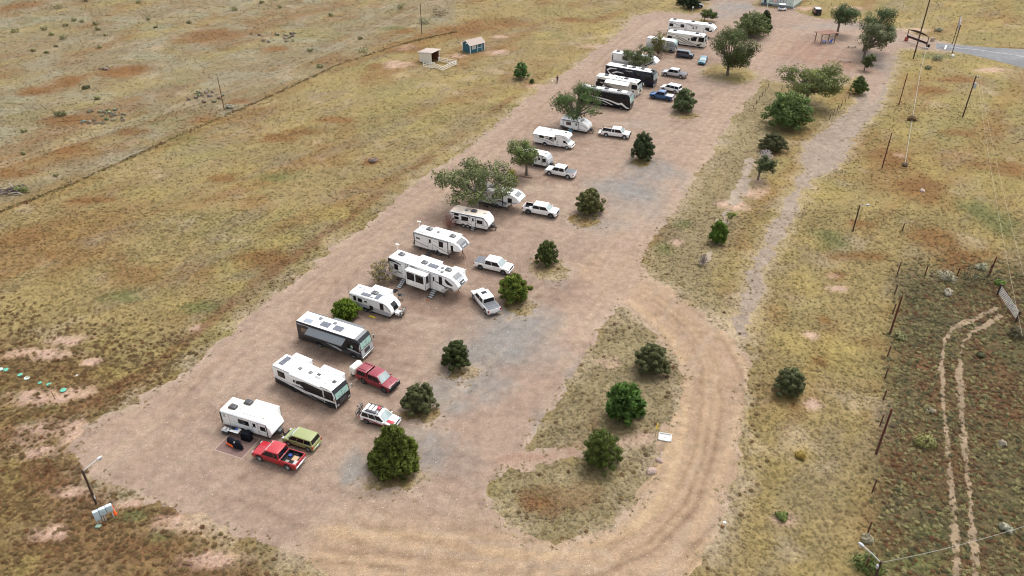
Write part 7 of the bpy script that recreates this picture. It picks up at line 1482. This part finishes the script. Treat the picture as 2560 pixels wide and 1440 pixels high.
# camp gear of the nearest trailer
m3 = Matrix.Rotation(RV_A.t.rotation_euler.z,3,'Z'); A0 = Vector(RV_A.t.location); A0.z = 0
def at_A(x,y): return A0+m3@Vector((x,y,0))
hA = RV_A.t.rotation_euler.z
P = at_A(-.15,-2.95); t = thing('camp_mat','reddish patterned camp mat with a pale border beside the nearest trailer','mat',(P.x,P.y,.016),hA)
part('field', MB().box(-1.75,1.75,-1.55,1.55,0,.006), mat('mat_red',(.150,.092,.080),.95,var=.3,scale=9), t)
for s in (-1,1): part('border', MB().box(-1.75,1.75,s*1.62-.065,s*1.62+.065,0,.008), mat('mat_border',(.29,.215,.175),.95), t); part('border', MB().box(s*1.82-.065,s*1.82+.065,-1.685,1.685,0,.008), mat('mat_border',(.29,.215,.175),.95), t)
P = at_A(-.15,-3.25); t = thing('covered_motorcycle','motorcycle under a black cover with an orange lower side','motorcycle',(P.x,P.y,.02),hA-.18)
mb = MB(); st_ = [(-1.15,.30,.55,.16),(-.95,.36,.98,.30),(-.55,.38,1.05,.34),(-.15,.36,.86,.36),(.2,.36,.92,.38),(.55,.38,1.28,.36),(.75,.36,1.18,.30),(1.05,.30,.80,.20),(1.2,.26,.45,.12)]
vs=[];k=10
for x,zlo,zt,hw in st_:
    for j in range(k): a=math.pi*j/(k-1); vs.append((x,-math.cos(a)*hw*(1 if 0<j<k-1 else 1.05), zlo*.6+(zt-zlo*.6)*math.sin(a)**.8))
fs=[(i*k+j,i*k+j+1,(i+1)*k+j+1,(i+1)*k+j) for i in range(len(st_)-1) for j in range(k-1)]+[tuple(range(k)),tuple(range((len(st_)-1)*k,len(st_)*k))[::-1]]
part('cover', MB().add(vs,fs), mat('cover_black',(.007,.008,.013),.85,spec=.15), t, smooth=60)
part('orange_panel', MB().prism([(-1.0,.12),(.05,.10),(.10,.34),(-.2,.42),(-.95,.44)],-.415,-.33), M_ORANGE, t, bevel=.03)
part('cover_badge', MB().tube([(.42,-.30,1.06),(.42,-.335,1.08)],.10,12), M_LGREY, t); wheel(t,-.85,0,.28,.14,M_RIMD,1); wheel(t,.92,0,.28,.14,M_RIMD,1)
P = at_A(-1.35,-1.75); t = thing('folding_table','white folding table with camp gear on it','table',(P.x,P.y,.012),hA); part('table_top', MB().box(-.75,.75,-.36,.36,.70,.74), M_WPAINT, t, bevel=.01)
for x in (-.65,.65):
    for y in (-.3,.3): part('leg', MB().tube([(x,y,-.01),(x*.9,y*.9,.70)],.02,5), M_DGREY, t)
for i,(x,y,w,m_,lab) in enumerate(((-.5,.1,.16,M_DGREY,'dark camp stove at the left of the white table'),(-.1,.1,.2,M_BLACK,'black bag in the middle of the white table'),(.25,.15,.13,M_BLUECH,'blue box on the white table'),(-.45,-.2,.10,M_GREY,'small grey pot on the white table'))):
    q = P+m3@Vector((x,y,.754)); o = thing('camp_item',lab,'camp gear',q,hA+.2*i); part('shell', MB().box(-w,w,-w*.7,w*.7,0,w*1.1), m_, o, bevel=.03); part('lid', MB().box(-w*.9,w*.9,-w*.6,w*.6,w*1.1+.002,w*1.2), m_, o, bevel=.01)
P = at_A(-2.45,-1.85); t = thing('storage_tote','grey lidded storage tote at the rear corner of the nearest trailer','tote',(P.x,P.y,.012),hA); part('bin', MB().box(-.42,.42,-.30,.30,0,.5), M_DGREY, t, bevel=.04); part('lid', MB().box(-.46,.46,-.34,.34,.5,.57), M_LGREY, t, bevel=.02); part('lid_load', MB().box(-.3,.05,-.2,.2,.57,.72), M_TARP, t, bevel=.05)
P = at_A(.35,-1.85); t = thing('covered_grill','black covered grill standing against the nearest trailer','grill',(P.x,P.y,.012),hA); part('cover', MB().prism([(-.62,0),(.62,0),(.56,.85),(.35,1.12),(-.35,1.12),(-.56,.85)],-.34,.34), mat('cover_black',(.007,.008,.013),.85,spec=.15), t, bevel=.08); part('hem', MB().box(-.64,.64,-.36,.36,0,.03), M_BLACK, t)
P = gp(1000,748); t = thing('kettle_grill','small black kettle grill beside the long toy hauler','grill',(P.x,P.y,.01)); bm_ = MB()
kp=[(math.sin(math.pi*i/8)*.30, .82-math.cos(math.pi*i/8)*.28) for i in range(9)]; n_=12
bm_.add([(math.cos(6.283*k/n_)*r_,math.sin(6.283*k/n_)*r_,z) for r_,z in kp for k in range(n_)],[(i*n_+k,i*n_+(k+1)%n_,(i+1)*n_+(k+1)%n_,(i+1)*n_+k) for i in range(8) for k in range(n_)]); part('bowl', bm_, M_BLKC, t, smooth=60)
for k in range(3): a=2.09*k; part('leg', MB().tube([(math.cos(a)*.2,math.sin(a)*.2,.62),(math.cos(a)*.36,math.sin(a)*.36,0)],.02,5), M_BLACK, t)
part('side_shelf', MB().box(.3,.75,-.2,.2,.78,.81), M_DGREY, t)
P = gp(928,792); t = thing('levelling_block','yellow levelling block beside the silver skirted trailer','block',(P.x,P.y,.012),R(-25)); part('block', MB().box(-.32,.32,-.14,.14,0,.10), M_YELLOW, t, bevel=.02); part('ramp', MB().prism([(.32,0),(.62,0),(.32,.10)],-.14,.14), M_YELLOW, t)
# people and dog: one continuous skinned body each
def skinned(name, verts, edges, rad, mats, zcuts, parent):
    me = bpy.data.meshes.new(name); me.from_pydata(verts, edges, []); o = bpy.data.objects.new(name, me); COL.objects.link(o)
    m = o.modifiers.new('skin','SKIN'); m.use_smooth_shade = True
    for i,r_ in enumerate(rad): me.skin_vertices[0].data[i].radius = (r_ if isinstance(r_,tuple) else (r_,r_))
    me.skin_vertices[0].data[0].use_root = True
    s = o.modifiers.new('sub','SUBSURF'); s.levels = 1; s.render_levels = 1
    dg = bpy.context.evaluated_depsgraph_get(); me2 = bpy.data.meshes.new_from_object(o.evaluated_get(dg)); o.modifiers.clear(); o.data = me2
    me2.materials.clear()
    for q in mats: me2.materials.append(q)
    for p_ in me2.polygons:
        z = p_.center.z; k = 0
        for c_ in zcuts:
            if z > c_: k += 1
        p_.material_index = min(k, len(mats)-1)
    o.parent = parent; return o
def person(label, p, h, top, legs, stride=.18, arms=((.25,-.05),(.25,.12)), k=1.0):
    t = thing('person',label,'person',p,h)
    v = [(0,0,.95),(0,0,1.15),(.0,0,1.38),(.0,0,1.50),(.02,0,1.60),(.03,0,1.72),
         (0,.10,.90),(stride*.5,.11,.50),(stride,.11,.08),(stride+.15,.11,.04),
         (0,-.10,.90),(-stride*.2,-.11,.50),(-stride,-.11,.08),(-stride+.15,-.11,.04),
         (0,.20,1.40),(-.04,.27,1.12),(arms[1][0]-.08,.26,.92),(arms[1][0],.25,.84),(0,-.20,1.40),(-.02,-.27,1.12),(arms[0][0]-.05,-.26,.95),(arms[0][0]+.05,-.25,.88)]
    e = [(0,1),(1,2),(2,3),(3,4),(4,5),(0,6),(6,7),(7,8),(8,9),(0,10),(10,11),(11,12),(12,13),(2,14),(14,15),(15,16),(16,17),(2,18),(18,19),(19,20),(20,21)]
    r_ = [(.16,.13),(.14,.11),(.17,.12),.06,(.10,.09),(.09,.08),.10,.075,.05,.045,.10,.075,.05,.045,.075,.05,.038,.045,.075,.05,.038,.045]
    skinned('body', v, e, r_, [M_TYRE, legs, top, M_SKIN], [.10,.98,1.49], t)
    hb = MB(); n_=10; hp=[(0,1.84),(.075,1.81),(.105,1.74),(.10,1.66)]
    hb.add([(math.cos(6.283*j/n_)*r2-.012,math.sin(6.283*j/n_)*r2,z) for r2,z in hp for j in range(n_)],[(i*n_+j,i*n_+(j+1)%n_,(i+1)*n_+(j+1)%n_,(i+1)*n_+j) for i in range(3) for j in range(n_)]); part('hair', hb, M_HAIR, t, smooth=60)
    return t
person('person in dark jacket and trousers walking a small dog on the drive', gp(1393,207), R(-100), M_CLOTH_D, M_CLOTH_D, .22)
person('person in dark blue standing at the side of the black skirted trailer', gp(1437,328), R(60), M_CLOTH_B, M_CLOTH_D, .08)
P = gp(1381,207); t = thing('dog','small white dog walking beside the person on the drive','dog',P,R(-110))
skinned('body',[(-.22,0,.34),(0,0,.33),(.22,0,.35),(.32,0,.46),(.42,0,.50),(.52,0,.47),(-.24,.07,.20),(-.27,.07,.10),(-.24,.07,.02),(-.24,-.07,.20),(-.27,-.07,.10),(-.24,-.07,.02),(.22,.07,.18),(.22,.07,.02),(.22,-.07,.18),(.22,-.07,.02),(-.34,0,.46),(-.38,0,.56)],[(0,1),(1,2),(2,3),(3,4),(4,5),(0,6),(6,7),(7,8),(0,9),(9,10),(10,11),(2,12),(12,13),(2,14),(14,15),(0,16),(16,17)],[.10,.10,.12,.08,.08,.04,.05,.03,.025,.05,.03,.025,.04,.025,.04,.025,.03,.02],[M_DOG],[],t)
for s in (-1,1): part('ear', MB().add([(.40,s*.05,.56),(.44,s*.09,.50),(.36,s*.09,.50),(.40,s*.10,.58)],[(0,1,2),(0,1,3),(1,2,3),(0,2,3)]), M_DOG, t)
P = gp(1428,333); t = thing('camp_chair','pale blue camp chair beside the person at the black skirted trailer','chair',(P.x,P.y,.01),R(-30)); part('seat', MB().box(-.28,.28,-.26,.26,.38,.42), M_TEALF, t, bevel=.01); part('backrest', MB().prism([(-.30,.42),(-.26,.42),(-.40,.92),(-.44,.92)],-.26,.26), M_TEALF, t)
for x in (-.25,.25):
    for y in (-.24,.24): part('leg', MB().tube([(x,y,.4),(-x,y,0)],.015,4), M_DGREY, t)
